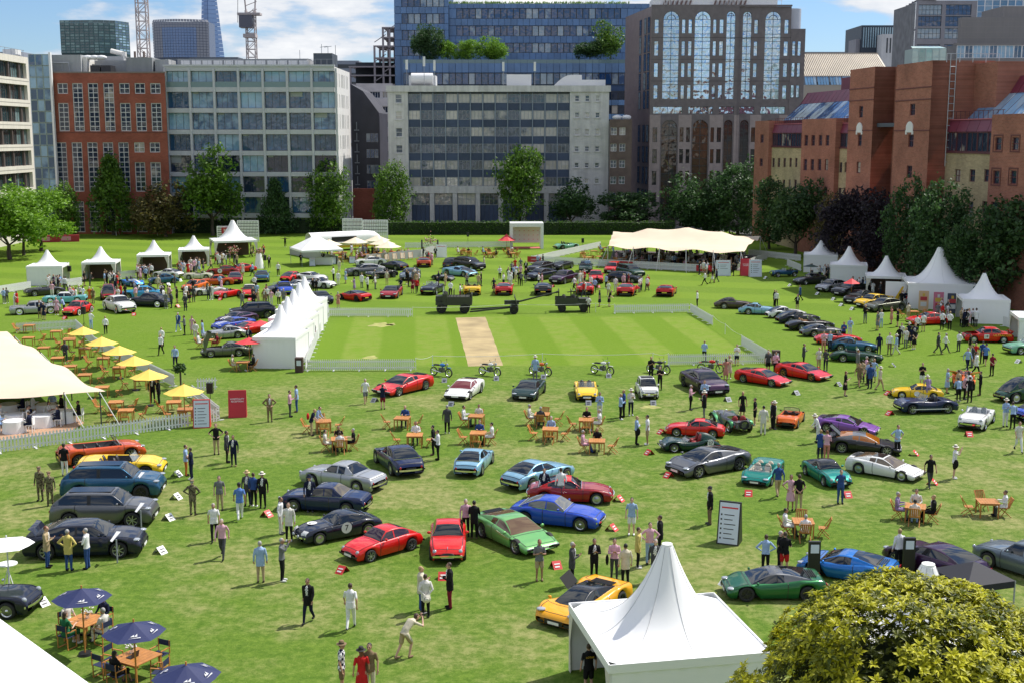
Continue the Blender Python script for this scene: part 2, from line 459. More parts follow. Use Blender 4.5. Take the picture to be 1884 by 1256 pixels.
class Fac:
 """facade lying in the plane y=Y that faces the viewer; pixel rows/columns of the photo give metres"""
 def __init__(s,Y,px0,pyr,label,name='office_building'):
  s.Y=Y;s.O=PY(px0,pyr,Y);s.O.z=0;s.r=bld(name,label,s.O);s.pyr=pyr
 def x(s,px,py=None):return PY(px,s.pyr if py is None else py,s.Y).x-s.O.x
 def z(s,py,px=942):return PY(px,py,s.Y).z
def box_part(root,name,m,x0,x1,y0,y1,z0,z1,**k):
 return MB().b2(x0,x1,y0,y1,z0,z1).build(name,m,root,**k)
# ---- red brick office, left
m_brick=brickmat('red_brick',(.30,.085,.055),(.30,.15,.11),1.0)
def red_office():
 F=Fac(232,75,135,'dark red brick office with tall white framed windows at the far left','brick_office')
 r=F.r;W=F.x(303);H=F.z(135)
 holes=[];wins=[]
 def add(cx,wpx,py0,py1,pyr,nz):
  a,b_=F.x(cx-wpx/2,pyr),F.x(cx+wpx/2,pyr)
  z1,z0=F.z(py0),F.z(py1)
  h=(a,b_,max(z0,.35),z1);holes.append(h);wins.append((h,nz))
 for i in range(8):
  cx=86.6+i*28.45
  tall=i in(2,3,4)
  if not tall:add(cx,19,153.5,173,164,2)
  add(cx+(1.5 if not tall else .8),19,153.5 if tall else 190,242,200,10 if tall else 6)
 for i in range(8):
  cx=85+i*28.55
  tall=i in(1,2,3,4,5)
  if not tall:add(cx,19,262.5,281,272,2)
  add(cx+1.2,19,262.5 if tall else 299,353,308,10 if tall else 6)
  add(cx+4.0,19,371,429,400,6)
 mb=MB();wall_holes(mb,0,W,0,H,holes,0,.35)
 mb.build('wall',m_brick,r)
 box_part(r,'core',M_ROOF,.3,W-.3,.36,18,0,H-.5)
 box_part(r,'parapet',mat('coping',(.20,.16,.14),.7),-.1,W+.1,-.08,.4,H,H+.25)
 box_part(r,'string_course',mat('dark_brick',(.16,.05,.035),.8),0,W,-.05,0,F.z(245),F.z(243))
 for h,nz in wins:window(r,*h,nx=2,nz=nz,y=.2,fw=.14)
 # roof plant rooms
 mp_=stonemat('pale_cladding',(.36,.37,.38),.15);mw=mat('white_render',(.70,.68,.64),.7,noise=.06,nscale=.5)
 for(a,b_,t,y0,y1,mm,nm)in((76,143,100,2,9,mp_,'plant_room'),(155,228,108,6,12,mp_,'plant_room'),(227,275,105,2,9,stonemat('grey_cladding',(.25,.26,.27),.15),'plant_room'),
        (120,195,97,11,16,mp_,'plant_room'),(277,303,108,3,8,mp_,'plant_room')):
  box_part(r,nm,[mm],F.x(a),F.x(b_),y0,y1,H-.5,F.z(t))
 box_part(r,'plant_room',mw,F.x(143)+.02,F.x(151),3,9,H-.5,F.z(104))
 k=MB()
 for i in range(2):k.b2(F.x(159+i*20),F.x(177+i*20),2.2,5,H+.02,H+1.5)
 k.build('chiller_unit',mat('chiller_dark',(.03,.03,.035),.5),r)
 mb=MB();mb.tube((F.x(88),1.4,H+1.9),(F.x(122),1.4,H+1.9),.12,n=6);mb.tube((F.x(122),1.4,H+1.9),(F.x(124),1.4,H),.12,n=6)
 for p in(84,96,110):mb.tube((F.x(p),1.4,H),(F.x(p),1.4,H+1.9),.06,n=5)
 mb.build('duct',M_ALU,r)
 for p in(232,249):MB().tube((F.x(p),6,F.z(105)),(F.x(p),6,F.z(91)),.22,n=8).build('flue',mat('rust_flue',(.18,.13,.11),.7),r)
 mb=MB();mb.tube((F.x(168),12,F.z(86)),(F.x(192),12,F.z(92)),.45,n=8);mb.tube((F.x(193),12,F.z(97)),(F.x(193),12,F.z(88)),.5,n=8)
 mb.build('window_cleaning_crane',mw,r)
 mb=MB()
 for p in(150,163,175):mb.ell((F.x(p),4.0,F.z(104)),(1.1,.8,.45),8,5)
 mb.build('roof_vent',mat('white_metal',(.75,.75,.75),.4),r)
red_office()
# ---- glass stair tower between the white and the red office
def stair():
 Y=231;a=PY(52,110,Y);b_=PY(74,110,Y)
 r=bld('glass_stair_tower','narrow teal glass stair tower between white office and red brick office',(a.x,Y,0))
 W=b_.x-a.x+1.6;H=PY(60,100,Y).z
 nrow=16;dz=H/nrow
 for i in range(3):
  for j in range(nrow):
   window(r,W*i/3+.03,W*(i+1)/3-.03,dz*j+.04,dz*(j+1)-.04,1,1,y=0,frame=mat('pale_green_frame',(.35,.45,.42),.4),glass=G_TEAL,fw=.07)
 box_part(r,'core',mat('core_shadow',(.05,.08,.08),.6),.05,W-.05,.08,1.2,0,H)
 MB().b2(W,W+.35,-.3,.4,0,H+.3).build('fin',mat('white_metal'),r)
stair()
# ---- white banded office, far left; its long face looks right into the sun
def white_office():
 Y1=221;X=PY(62,300,Y1).x
 r=bld('white_office','white stone office with dark ribbon windows at left edge of view',(X,120,0),R(90))
 Lx=Y1-120
 Z=lambda py:PY(55,py,Y1).z
 rows=[(118,146),(158,185),(197.6,225.5),(238,266),(277,304.5),(316.6,344.5),(358,386),(398,426)]
 mw=mat("portland_stone")
 holes=[(0,Lx-.8,Z(b_),Z(a))for a,b_ in rows]
 mb=MB();wall_holes(mb,0,Lx,0,Z(106),holes,0,.9);mb.build('wall',mw,r)
 for k in(151,191,231,271,311):box_part(r,'shadow_joint',mat('joint',(.25,.23,.21),.8),0,Lx,-.015,0,Z(k)-.05,Z(k)+.05)
 box_part(r,'end_wall',mw,Lx-.02,Lx+.3,.02,25,0,Z(106)-.02)
 box_part(r,'core',M_ROOF,.5,Lx-.05,.95,24,0,Z(106)-.4)
 gl=glassmat('ribbon_glass',(.012,.03,.035),(.16,.24,.25),p=.3,tilt=.03)
 for a,b_ in rows:
  x=Lx-45.0;k=0
  while x<Lx-1.2:
   w_=[2.0,.9,1.3,.8][k % 4]
   window(r,x,min(x+w_,Lx-.85),Z(b_),Z(a),1 if w_<1.2 else 2,1,y=.6,frame=mat('bronze_frame',(.10,.08,.075),.4),glass=gl,fw=.08)
   if k % 3==1:box_part(r,'fin',mat('bronze_frame'),x+w_,x+w_+.5,.25,.62,Z(b_),Z(a));x+=.5
   x+=w_;k+=1
 mb=MB()
 for i in range(16):mb.tube((Lx-1-i*2.6,.3,Z(106)),(Lx-1-i*2.6,.3,Z(106)+1.1),.04,n=4)
 mb.bar((Lx-42,.3,Z(106)+1.1),(Lx-.5,.3,Z(106)+1.1),.07,.07);mb.build('roof_railing',M_ALU,r)
 mb=MB();mb.b2(Lx-3,Lx-.5,.8,3,Z(106)+.2,Z(106)+1.2);mb.tube((Lx-14,2,Z(106)),(Lx-14,2,Z(106)+4),.25,n=6);mb.build('roof_plant',mat('white_metal'),r)
white_office()
# ---- grey framed glass office
m_conc=mat('grey_frame_cladding',(.50,.505,.53),.65,noise=.07,nscale=.6)
def glass_office():
 F=Fac(233.6,301,128,'grey framed glass office of eight storeys with a white slit windowed side','glass_office')
 r=F.r;W=F.x(614.5);H=F.z(123)
 rows=[(131,161),(169.5,199.5),(208,239),(247.5,278),(286.5,317),(325,354.5),(363,393),(401,416)]
 nb=7;pw=45.0;holes=[];info=[]
 for j,(t,b_)in enumerate(rows):
  for i in range(nb):
   a,c=F.x(302.5+i*pw+2.2),F.x(302.5+(i+1)*pw-2.2)
   h=(a,c,F.z(b_),F.z(t));holes.append(h);info.append((i,j,h))
 mb=MB();wall_holes(mb,0,W,0,H,holes,0,.8);mb.build('wall',m_conc,r)
 for i,j,h in info:
  rec=j==0
  window(r,*h,nx=3 if(i+j)% 3 else 4,nz=1,y=.75 if not rec else .78,frame=M_DKFR,glass=G_TEAL if j<4 or(i+j)% 2 else G_DARK,fw=.07)
  if rec:box_part(r,'balustrade',mat('balustrade_glass',(.16,.24,.25),.1),h[0],h[1],.05,.09,h[2],h[2]+1.0)
  elif(i*5+j*3)% 4==0:box_part(r,'blind',mat('room_blind',(.34,.36,.36),.8),h[0]+.2,h[0]+(h[1]-h[0])*(.3+.5*((i*7+j*3)% 5)/5),.66,.70,h[3]-.35-.5*((i+2*j)% 3),h[3]-.05)
 for i in range(nb+1):
  x=F.x(302.5+i*pw);box_part(r,'column',m_conc,x-.2,x+.2,-.18,0,0,H-.3)
 # side wall in sun
 Ls=22.0
 s=MB();rr=[(F.z(b_)+.2,F.z(t)-.2)for t,b_ in rows[:8]]
 root=r
 sh=[];ys=[.9,2.1,3.3,6.4,9.4,10.6,11.8,13.6,16.5,18.4]
 for z0,z1 in rr:
  for y in ys:sh.append((y,y+.55,z0,z1))
 side=tag(ob('side_wall',(lambda q:(wall_holes(q,0,Ls,0,H,sh,0,.4),q.mesh('side_wall',[mat('white_stone',(.64,.63,.62),.7,noise=.08,nscale=.5)]))[1])(MB()),root),None)
 side.location=(W+.02,0,0);side.rotation_euler=(0,0,R(90))
 for z0,z1 in rr:
  for y in ys:ob('slit_window',win_mesh(.55,z1-z0,1,1,.04),root,[M_DKFR,G_DARK],loc=(W-.28,y+.275,z0),rot=(0,0,R(90)))
 box_part(r,'core',M_ROOF,.2,W-.5,.85,Ls,0,H-.4)
 box_part(r,'parapet',m_conc,-.1,W+.12,-.2,.5,H,H+.35)
 # plant level
 gp=stonemat('grey_cladding',(.25,.26,.27),.15)
 box_part(r,'plant_screen',stonemat('louvre_screen',(.33,.34,.36),.12),F.x(320),F.x(560),3,12,H,F.z(107))
 for p in range(326,560,20):box_part(r,'screen_panel',mat('white_metal'),F.x(p),F.x(p+17),2.9,2.95,H+.4,F.z(110))
 box_part(r,'plant_room',mat('slate_box',(.07,.085,.11),.6),F.x(574),F.x(609),2,9,H+.35,F.z(97))
 box_part(r,'plant_room',mat('slate_box'),F.x(320),F.x(412),12.2,17,H,F.z(98))
 box_part(r,'plant_room',mat('slate_box'),F.x(494),F.x(548),12.2,17,H,F.z(101))
 mb=MB()
 for(p,t)in((544,89),(585,78),(597,82),(611,80)):mb.tube((F.x(p),5,H),(F.x(p),5,F.z(t)),.05,n=5)
 for p in(582,590):mb.bar((F.x(p),5,F.z(84)),(F.x(p+14),5,F.z(82)),.08,.08)
 mb.build('aerial',M_ALU,r)
 mb=MB();z=H+.35
 for p in range(304,612,11):mb.tube((F.x(p),.6,z),(F.x(p),.6,z+1.0),.035,n=4)
 mb.bar((F.x(303),.6,z+1.0),(F.x(612),.6,z+1.0),.06,.06);mb.build('roof_railing',M_ALU,r)
glass_office()
# ---- pale 1960s slab and the alley buildings
m_slab=stonemat('weathered_concrete',(.60,.585,.57),.26)
def slab():
 F=Fac(250,713,159,'grey 1960s slab office with blue spandrel panels between pale concrete ends','slab_office')
 r=F.r;W=F.x(1121);H=F.z(158)
 xa,xb=F.x(750),F.x(1049)
 mb=MB();holesL=[];holesR=[];wl=[];wr=[]
 ry=[(174,190),(205.5,220),(236,252),(267.5,282),(298,312),(327,341)]
 for t,b_ in ry:
  h=(F.x(727),F.x(739),F.z(b_),F.z(t));holesL.append(h);wl.append(h)
  for p in(1058,1077,1096):
   h=(F.x(p),F.x(p+8),F.z(b_-3),F.z(t+2));holesR.append(h);wr.append(h)
 wall_holes(mb,0,xa,0,H-1.2,holesL,0,.3);mb.add([(xa,0,0),(xa,1.0,0),(xa,1.0,H-1.2),(xa,0,H-1.2)],[(0,1,2,3)]);mb.build('end_wall',m_slab,r)
 mb=MB();wall_holes(mb,xb,W,0,H-1.2,holesR,0,.3);mb.add([(xb,0,0),(xb,1.0,0),(xb,1.0,H-1.2),(xb,0,H-1.2)],[(3,2,1,0)]);mb.build('end_wall',m_slab,r)
 for h in wl+wr:
  window(r,*h,nx=1,nz=2,y=.22,frame=mat('white_paint',(.7,.7,.7),.5),glass=G_60,fw=.08)
  box_part(r,'sill',m_slab,h[0]-.2,h[1]+.2,-.15,0,h[2]-.18,h[2])
 box_part(r,'cornice',m_slab,-.3,W+.3,-.35,.6,H-1.2,H)
 nb=13;bw=(xb-xa)/nb
 m_sp=mat('blue_spandrel',(.045,.068,.125),.55,noise=.12,nscale=.4,vary=.18)
 m_mul=mat('grey_mullion',(.23,.27,.33),.5)
 zb=F.z(343)
 for j in range(6):
  t,b_=173+30.7*j,190+30.7*j
  b2=min(203.7+30.7*j,343)
  for i in range(nb):
   x0,x1=xa+bw*i+.1,xa+bw*(i+1)-.1
   window(r,x0,x1,F.z(b_),F.z(t),3,1,y=.55,frame=M_ALU,glass=G_60,fw=.09)
   if b2-b_>3:box_part(r,'spandrel_panel',m_sp,x0,x1,.5,.6,F.z(b2)+.03,F.z(b_)-.03)
 for i in range(nb+1):
  x=xa+bw*i;box_part(r,'mullion',m_mul,x-.09,x+.09,.25,.65,zb,F.z(171))
 box_part(r,'head_panel',mat('blue_spandrel'),xa+.01,xb-.01,.45,.62,F.z(171),H-1.21)
 box_part(r,'fascia',m_slab,xa+.01,xb-.01,.1,.7,F.z(356),F.z(343)-.01)
 # ground floors between columns
 zt=F.z(356)-.01;gx=xa;n2=7;gw=(xb-xa)/n2
 for i in range(n2):
  x0,x1=xa+gw*i,xa+gw*(i+1)
  box_part(r,'column',m_slab,x0-.45,x0+.45,.15,.9,0,zt)
  window(r,x0+.5,x1-.5,F.z(378),zt,4,2,y=.7,frame=M_ALU,glass=G_60,fw=.1)
  for q in range(4):box_part(r,'panel',m_sp,x0+.5+(gw-1)*q/4+.03,x0+.5+(gw-1)*(q+1)/4-.03,.66,.76,.1,F.z(378)-.03)
 box_part(r,'column',m_slab,xb-.45,xb-.01,.15,.9,0,zt)
 box_part(r,'core',M_ROOF,.1,W-.1,1.0,15,0,H-1.3)
 box_part(r,'roof_slab',M_ROOF,.2,W-.2,.6,15,H-1.3,H-.2)
 mwm=mat('white_metal')
 def cabin(a,b_,t,curved):
  mb=MB();x0,x1=F.x(a),F.x(b_);z0,z1=H-.2,F.z(t);n=8
  if curved:
   pts=[]
   for k in range(n+1):
    u=k/n;zz=z0+(z1-z0)*math.sin(min(1,u*1.6)*math.pi/2)
    pts+=[(x0+(x1-x0)*u,3,zz),(x0+(x1-x0)*u,8,zz)]
   mb.grid(pts,2)
   fr=[(x0,3,z0)]+[pts[2*k]for k in range(n+1)]+[(x1,3,z0)]
   mb.add(fr,[tuple(range(len(fr)))[::-1]])
  else:mb.b2(x0,x1,3,8,z0,z1)
  mb.build('roof_cabin',mwm,r)
 cabin(750,800,138,False);cabin(1017,1072,137,True);cabin(1072,1116,146,False);cabin(932,978,136,False)
 MB().tube((F.x(755),3,F.z(145)),(F.x(795),3,F.z(145)),1.2,n=12).build('water_tank',mwm,r)
 for(p,t,h_)in((748,110,128),(780,104,122),(799,111,130),(926,114,131),(984,114,131)):
  k=MB().tube((F.x(p),1.0,H-.1),(F.x(p),1.0,F.z(t+4)),.06,n=5).build('aerial_mast',M_ALU,r)
  MB().b2(F.x(p)-.22,F.x(p)+.22,.7,.95,F.z(h_),F.z(t)).build('antenna_panel',mat('white_paint'),k)
slab()
def alley():
 # dark brick and glass building in the alley
 Y=262;F=Fac(Y,646,200,'dark brick and glass building with a steep slate roof down the alley','alley_building')
 r=F.r;mdk=mat('dark_cladding',(.045,.045,.06),.6,noise=.2,nscale=.4)
 x1=F.x(697)
 prof=[(0,0),(x1,0),(x1,F.z(208)),(F.x(668),F.z(168)),(0,F.z(155))]
 vs=[(x,0,z)for x,z in prof]+[(x,18,z)for x,z in prof];n=len(prof)
 MB().add(vs,[tuple(range(n)),tuple(range(n,2*n))[::-1]]+[(i,i+n,(i+1)% n+n,(i+1)% n)for i in range(n)]).build('wall',mdk,r)
 for j in range(5):
  for i in range(3):
   a=F.x(673+i*7.5);window(r,a,a+.75,F.z(262+j*29),F.z(246+j*29),2,1,y=-.03,frame=M_ALU,glass=G_BLUE,fw=.06)
 mb=MB()
 for k in range(9):mb.b2(F.x(655),F.x(656.5),-.35,-.25,F.z(400-k*20),F.z(385-k*20));mb.b2(F.x(651),F.x(660),-.35,-.25,F.z(400-k*20)-.1,F.z(400-k*20)+.1)
 mb.build('escape_stair',M_ALU,r)
 # brick pier block with diamond brickwork
 q=bld('brick_annexe','low maroon brick annexe behind the white screens at alley mouth',(PY(650,400,256).x,256,0))
 box_part(q,'wall',m_brick,0,4.4,0,3,0,PY(660,348,256).z)
 box_part(q,'gate_pier',m_slab,6.2,7.3,-6,-5,0,5.2)
 # pale office behind
 F=Fac(290,655,155,'pale pink office block with small square windows seen past the alley','pale_office')
 r=F.r;x1=F.x(722);H=F.z(154);holes=[]
 for j in range(9):
  for i in range(3):
   a=F.x(657+23*i);holes.append((a,F.x(657+23*i+19),F.z(181+27.2*j),F.z(169+27.2*j)))
 mb=MB();wall_holes(mb,0,x1,0,H,holes,0,.5);mb.build('wall',mat('pale_pink_stone',(.58,.53,.52),.8,noise=.12,nscale=.4),r)
 for h in holes:window(r,*h,nx=4,nz=1,y=.4,frame=mat('white_paint'),glass=G_DARK,fw=.1)
 box_part(r,'core',M_ROOF,.1,x1-.1,.55,15,0,H-.3)
 # steel frame under construction
 F=Fac(335,640,155,'half built steel frame building stepping up beside the blue tower','steel_frame_building')
 r=F.r;ms=mat('steel_frame',(.30,.26,.27),.6);levels=[(640,155),(640,138),(642,122),(688,106),(690,84),(702,68),(704,50)]
 for k,(p,t)in enumerate(levels):
  mb=MB();mb.b2(F.x(p),F.x(728),0,.5,F.z(t)-.35,F.z(t));mb.b2(F.x(p),F.x(728),14,14.4,F.z(t)-.35,F.z(t));mb.b2(F.x(p),F.x(728),.5,14,F.z(t)-.1,F.z(t))
  mb.build('floor_deck',ms,r)
 for(p,t,b_)in((643,122,260),(688,84,260),(704,50,260),(716,50,260)):
  for y in(0.1,13.8):box_part(r,'steel_column',ms,F.x(p),F.x(p)+.5,y,y+.5,F.z(b_),F.z(t))
 for k in range(6):
  x=F.x(690+(k % 2)*18);MB().bar((x,.2,F.z(150-18*k)),(x+3.0,.2,F.z(136-18*k)),.2,.2).build('steel_brace',ms,r)
 box_part(r,'core',mat('core_dark',(.04,.045,.055),.8),F.x(648),F.x(726),8,9,F.z(260),F.z(112))
alley()
# ---- blue glass tower behind
m_bl=mat('blue_cladding',(.10,.195,.36),.38,noise=.12,nscale=.35,vary=.14,spec=.7)
def blue_tower():
 F=Fac(335,726,100,'stepped blue glass tower with roof terrace trees behind the slab office','glass_tower')
 r=F.r
 xL,xM,xR=0,F.x(826),F.x(1202)
 zb,ztop=F.z(400),F.z(-45)
 for(x0,x1,y0,z1)in((xL,xM,0,ztop),(xM,xR,1.2,F.z(6))):
  box_part(r,'core',mat('blue_core',(.03,.07,.16),.5),x0+.1,x1-.1,y0+.6,y0+30,0,z1-.1)
 def panels(px0,px1,pya,pyb,y,step=11.4):
  k=px0
  while k<px1-2:
   box_part(r,'cladding_panel',m_bl,F.x(k)+.04,F.x(min(k+step,px1))-.04,y,y+.25,F.z(pyb)+.05,F.z(pya)-.05);k+=step
 def glz(px0,px1,pya,pyb,y,step=11.4,g=G_BLUE):
  k=px0
  while k<px1-2:
   window(r,F.x(k)+.03,F.x(min(k+step,px1))-.03,F.z(pyb),F.z(pya),1,1,y=y,frame=M_DKFR,glass=g,fw=.08);k+=step
 bandsL=[(-45,-30,-14),(-14,13,25.5),(25.5,44,56),(56,74,86),(86,103,118)]
 for k,(t,b_)in enumerate([(-13,13),(25.5,44),(56,74),(86,103)]):
  glz(740,818,t,b_,.25);panels(726,740,t,b_,0,14);panels(818,826,t,b_,0,8)
 for t,b_ in((-45,-13),(13,25.5),(44,56),(74,86),(103,160)):panels(726,826,t,b_,0)
 for t,b_ in((15,34),(47,66),(79,97),(110,127)):
  glz(840,1142,t,b_,1.45,11.6);panels(826,840,t,b_,1.2,14);panels(1142,1202,t,b_,1.2,12)
 for t,b_ in((6,15),(34,47),(66,79),(97,110),(127,150)):panels(826,1202,t,b_,1.2)
 # green roof
 mb=MB();rr=random.Random(3)
 for k in range(900):
  x=rr.uniform(xM,xR-6);y=rr.uniform(1.5,5);z=F.z(6);h=rr.uniform(.2,.9);a=rr.uniform(0,6.28);q=rr.uniform(.2,.5)
  mb.add([(x,y,z),(x+q*math.cos(a),y+q*math.sin(a),z+h*.4),(x+.1,y,z+h)],[(0,1,2)])
 tag(mb.build('green_roof',leafmat('sedum',(.10,.19,.03),(.22,.33,.08)),r),kind='stuff')
 # lower terrace block in front
 y0=-22;T=Fac(313,742,117,'x');zt=T.z(117);o=T.O;bpy.data.objects.remove(T.r)
 lx=lambda px:PY(px,130,313).x-F.O.x
 lz=lambda py:PY(942,py,313).z
 box_part(r,'terrace_block',mat('blue_core'),lx(742)+.1,lx(1196),y0+.5,-.1,0,lz(117))
 for i in range(38):
  a=lx(742+i*12);b_=lx(742+(i+1)*12)
  box_part(r,'cladding_panel',m_bl,a+.04,b_-.04,y0,y0+.25,lz(134),lz(117))
  window(r,a+.03,b_-.03,lz(156),lz(135),1,1,y=y0+.2,frame=M_DKFR,glass=G_BLUE,fw=.08)
  box_part(r,'balustrade_panel',mat('balustrade_glass'),a+.03,b_-.03,y0+.1,y0+.15,lz(117),lz(110))
  if i>29:
   for j in range(5):window(r,a+.03,b_-.03,lz(184+j*26),lz(168+j*26),1,1,y=y0+.2,frame=M_DKFR,glass=G_DARK,fw=.08);box_part(r,'cladding_panel',m_bl,a+.04,b_-.04,y0,y0+.25,lz(194+j*26),lz(184+j*26)-.05)
 return F,lx,lz
BT,BLX,BLZ=blue_tower()
# ---- low brown office between slab and granite tower
def brown():
 F=Fac(247,1122,222,'low brown brick block wedged between slab office and granite tower','brown_office')
 r=F.r;W=F.x(1163);H=F.z(220);holes=[]
 for j in range(6):
  for p in(1124,1140):
   holes.append((F.x(p),F.x(p+11),F.z(249+j*30),F.z(235+j*30)))
 mb=MB();wall_holes(mb,0,W,0,H,holes,0,.25);mb.build('wall',mat('brown_brick',(.135,.098,.082),.85,noise=.2,nscale=.7),r)
 for h in holes:window(r,*h,nx=2,nz=2,y=.18,frame=mat('white_paint'),glass=G_60,fw=.07)
 box_part(r,'core',M_ROOF,.1,W-.1,.3,9,0,H-.3)
 k=MB();k.ell((1.6,2,H+.4),(1.0,.8,.5),8,5);k.ell((3.4,2,H+.4),(1.0,.8,.5),8,5);k.build('roof_vent',mat('white_metal'),r)
brown()
# ---- granite tower with full height arches
m_gran=mat('brown_granite',(.145,.122,.122),.38,noise=.16,nscale=1.2,spec=.5)
m_gpale=mat('pale_granite',(.31,.25,.235),.5,noise=.12,nscale=1.2)
G_MIR=glassmat('mirror_glass',(.42,.52,.60),(.52,.60,.66),rough=.03,p=.4,tilt=.10,spec=1.0,metal=.85)
def arch_glass(r,xc,w_,z0,z1,y,name='arched_window',nz=12,m=None):
 rad=w_/2;zs=z1-rad;pts=[(xc-rad,z0),(xc+rad,z0)]+[(xc+rad*math.cos(a),zs+rad*math.sin(a))for a in[math.pi*i/12 for i in range(13)]]
 mb=MB().add([(x,y,z)for x,z in pts],[tuple(range(len(pts)))],1)
 fw=.09
 for i in range(1,nz):
  z=z0+(zs-z0)*i/(nz-1);mb.b2(xc-rad,xc+rad,y-.06,y+.02,z-fw/2,z+fw/2,0)
 mb.b2(xc-fw/2,xc+fw/2,y-.07,y+.02,z0,z1-.02,0)
 for i in range(12):
  a,b_=math.pi*i/12,math.pi*(i+1)/12
  for rr_ in(rad,rad*.55):mb.bar((xc+rr_*math.cos(a),y-.03,zs+rr_*math.sin(a)),(xc+rr_*math.cos(b_),y-.03,zs+rr_*math.sin(b_)),.1,.1,0)
 mb.build(name,[M_DKFR,m or G_MIR],r)
def arch_surround(mb,x0,x1,xc,w_,z0,z1,ztop,y,depth,mi=0):
 """wall strip x0..x1 with an arched opening from z0 to z1 in it"""
 rad=w_/2;zs=z1-rad
 mb.add([(x0,y,z0),(xc-rad,y,z0),(xc-rad,y,zs),(x0,y,zs)],[(0,1,2,3)],mi)
 mb.add([(xc+rad,y,z0),(x1,y,z0),(x1,y,zs),(xc+rad,y,zs)],[(0,1,2,3)],mi)
 n=12;arc=[(xc+rad*math.cos(math.pi*(n-i)/n),zs+rad*math.sin(math.pi*(n-i)/n))for i in range(n+1)]
 for i in range(n):
  (a,za),(b_,zb)=arc[i],arc[i+1]
  mb.add([(a,y,za),(b_,y,zb),(b_,y,ztop),(a,y,ztop)],[(0,1,2,3)],mi)
  mb.add([(a,y,za),(b_,y,zb),(b_,y+depth,zb),(a,y+depth,za)],[(0,3,2,1)],mi)
 mb.add([(x0,y,zs),(xc-rad,y,zs),(xc-rad,y,ztop),(x0,y,ztop)],[(0,1,2,3)],mi)
 mb.add([(xc+rad,y,zs),(x1,y,zs),(x1,y,ztop),(xc+rad,y,ztop)],[(0,1,2,3)],mi)
 for x in(xc-rad,xc+rad):mb.add([(x,y,z0),(x,y+depth,z0),(x,y+depth,zs),(x,y,zs)],[(0,1,2,3)if x<xc else(3,2,1,0)],mi)
def granite():
 F=Fac(252,1199,12,'dark granite tower with full height arched mirror windows','granite_tower')
 r=F.r;X=F.x;Z=F.z
 cols=[(1236,29),(1294,29),(1346,16),(1377,16),(1425,29)]
 edges=[1199,1265,1322,1361,1400,1458]
 upper=MB();smalls=[]
 for k,(c,w_)in enumerate(cols):
  x0,x1=X(edges[k]),X(edges[k+1]);xc=X(c);ww=X(c+w_/2)-X(c-w_/2)
  y=0 if k<3 else .6
  arch_surround(upper,xc-ww/2-.25,xc+ww/2+.25,xc,ww,Z(182.5),Z(21),Z(12),y,.35)
  for side,(a,b_)in(('l',(x0,xc-ww/2-.25)),('r',(xc+ww/2+.25,x1))):
   mid=(a+b_)/2;hw=min(.42,(b_-a)*.28);hs=[]
   if b_-a>1.0:
    for t,bb in((36,62),(76,103),(116.5,142.5),(157,182.5)):hs.append((mid-hw,mid+hw,Z(bb),Z(t)))
   wall_holes(upper,a,b_,Z(182.5),Z(12),hs,y,.3)
   for h in hs:smalls.append((h,y))
  arch_glass(r,xc,ww,Z(182.5),Z(21),y+.3)
  # band and ribbon
  wall_holes(upper,x0,x1,Z(196),Z(182.5),[],y,.1)
  hh=(x0+.6,x1-.6,Z(210),Z(196.5));wall_holes(upper,x0,x1,Z(212),Z(196),[hh],y,.3)
  window(r,*hh,nx=4,nz=1,y=y+.25,frame=M_DKFR,glass=G_MIR,fw=.08)
  # lower storeys: pale stone either side of the arch
  arch_surround(upper,xc-ww/2-.25,xc+ww/2+.25,xc,ww,0,Z(221),Z(212),y,.35,0)
  arch_glass(r,xc,ww,0,Z(221),y+.3,nz=14,m=glassmat('lower_arch_glass',(.03,.03,.03),(.10,.055,.035),rough=.04,p=.4,tilt=.06,spec=1)if('mat','lower_arch_glass')not in _cache else _cache[('mat','lower_arch_glass')])
  for(a,b_)in((x0,xc-ww/2-.25),(xc+ww/2+.25,x1)):
   mid=(a+b_)/2;hw=min(.45,(b_-a)*.3);hs=[]
   if b_-a>1.0:
    for t,bb in((235,262),(275,301),(315,341),(355,381)):hs.append((mid-hw,mid+hw,Z(bb),Z(t)))
   wall_holes(upper,a,b_,0,Z(212),hs,y-.04,.3,1)
   for h in hs:smalls.append((h,y-.04))
 upper.build('wall',[m_gran,m_gpale],r)
 for h,y in smalls:window(r,*h,nx=1,nz=2,y=y+.26,frame=M_DKFR,glass=G_MIR if h[2]>25-7 else _cache[('mat','lower_arch_glass')],fw=.06)
 for py in(70,110,150):box_part(r,'joint',mat('granite_joint',(.03,.025,.025),.7),0,X(1458),-.012,0,Z(py),Z(py)+.07)
 box_part(r,'right_wing',m_gran,X(1458)+.01,X(1485),.5,14,0,Z(53))
 for t,bb in((76,103),(116,142),(157,180)):
  for p in(1445+16,1471):window(r,X(p),X(p+6),Z(bb),Z(t),1,2,y=.47,frame=M_DKFR,glass=G_MIR,fw=.06)
 MB().tube((X(1464),4,Z(60)),(X(1464),4,Z(14)),2.0,n=16).build('corner_drum',mat('silver_cladding',(.45,.47,.52),.35),r)
 # left chamfer and side wall (faces left)
 sp=PY(1151,40,275);sx=sp.x-F.O.x
 mb=MB();H=Z(12)
 mb.add([(sx,23,0),(0,0,0),(0,0,H),(sx,23,H)],[(0,1,2,3)]);mb.build('side_wall',mat('warm_granite',(.20,.145,.135),.4,noise=.15,nscale=.8,spec=.4),r)
 d=Vector((0-sx,-23,0)).normalized();ang=math.atan2(d.y,d.x)
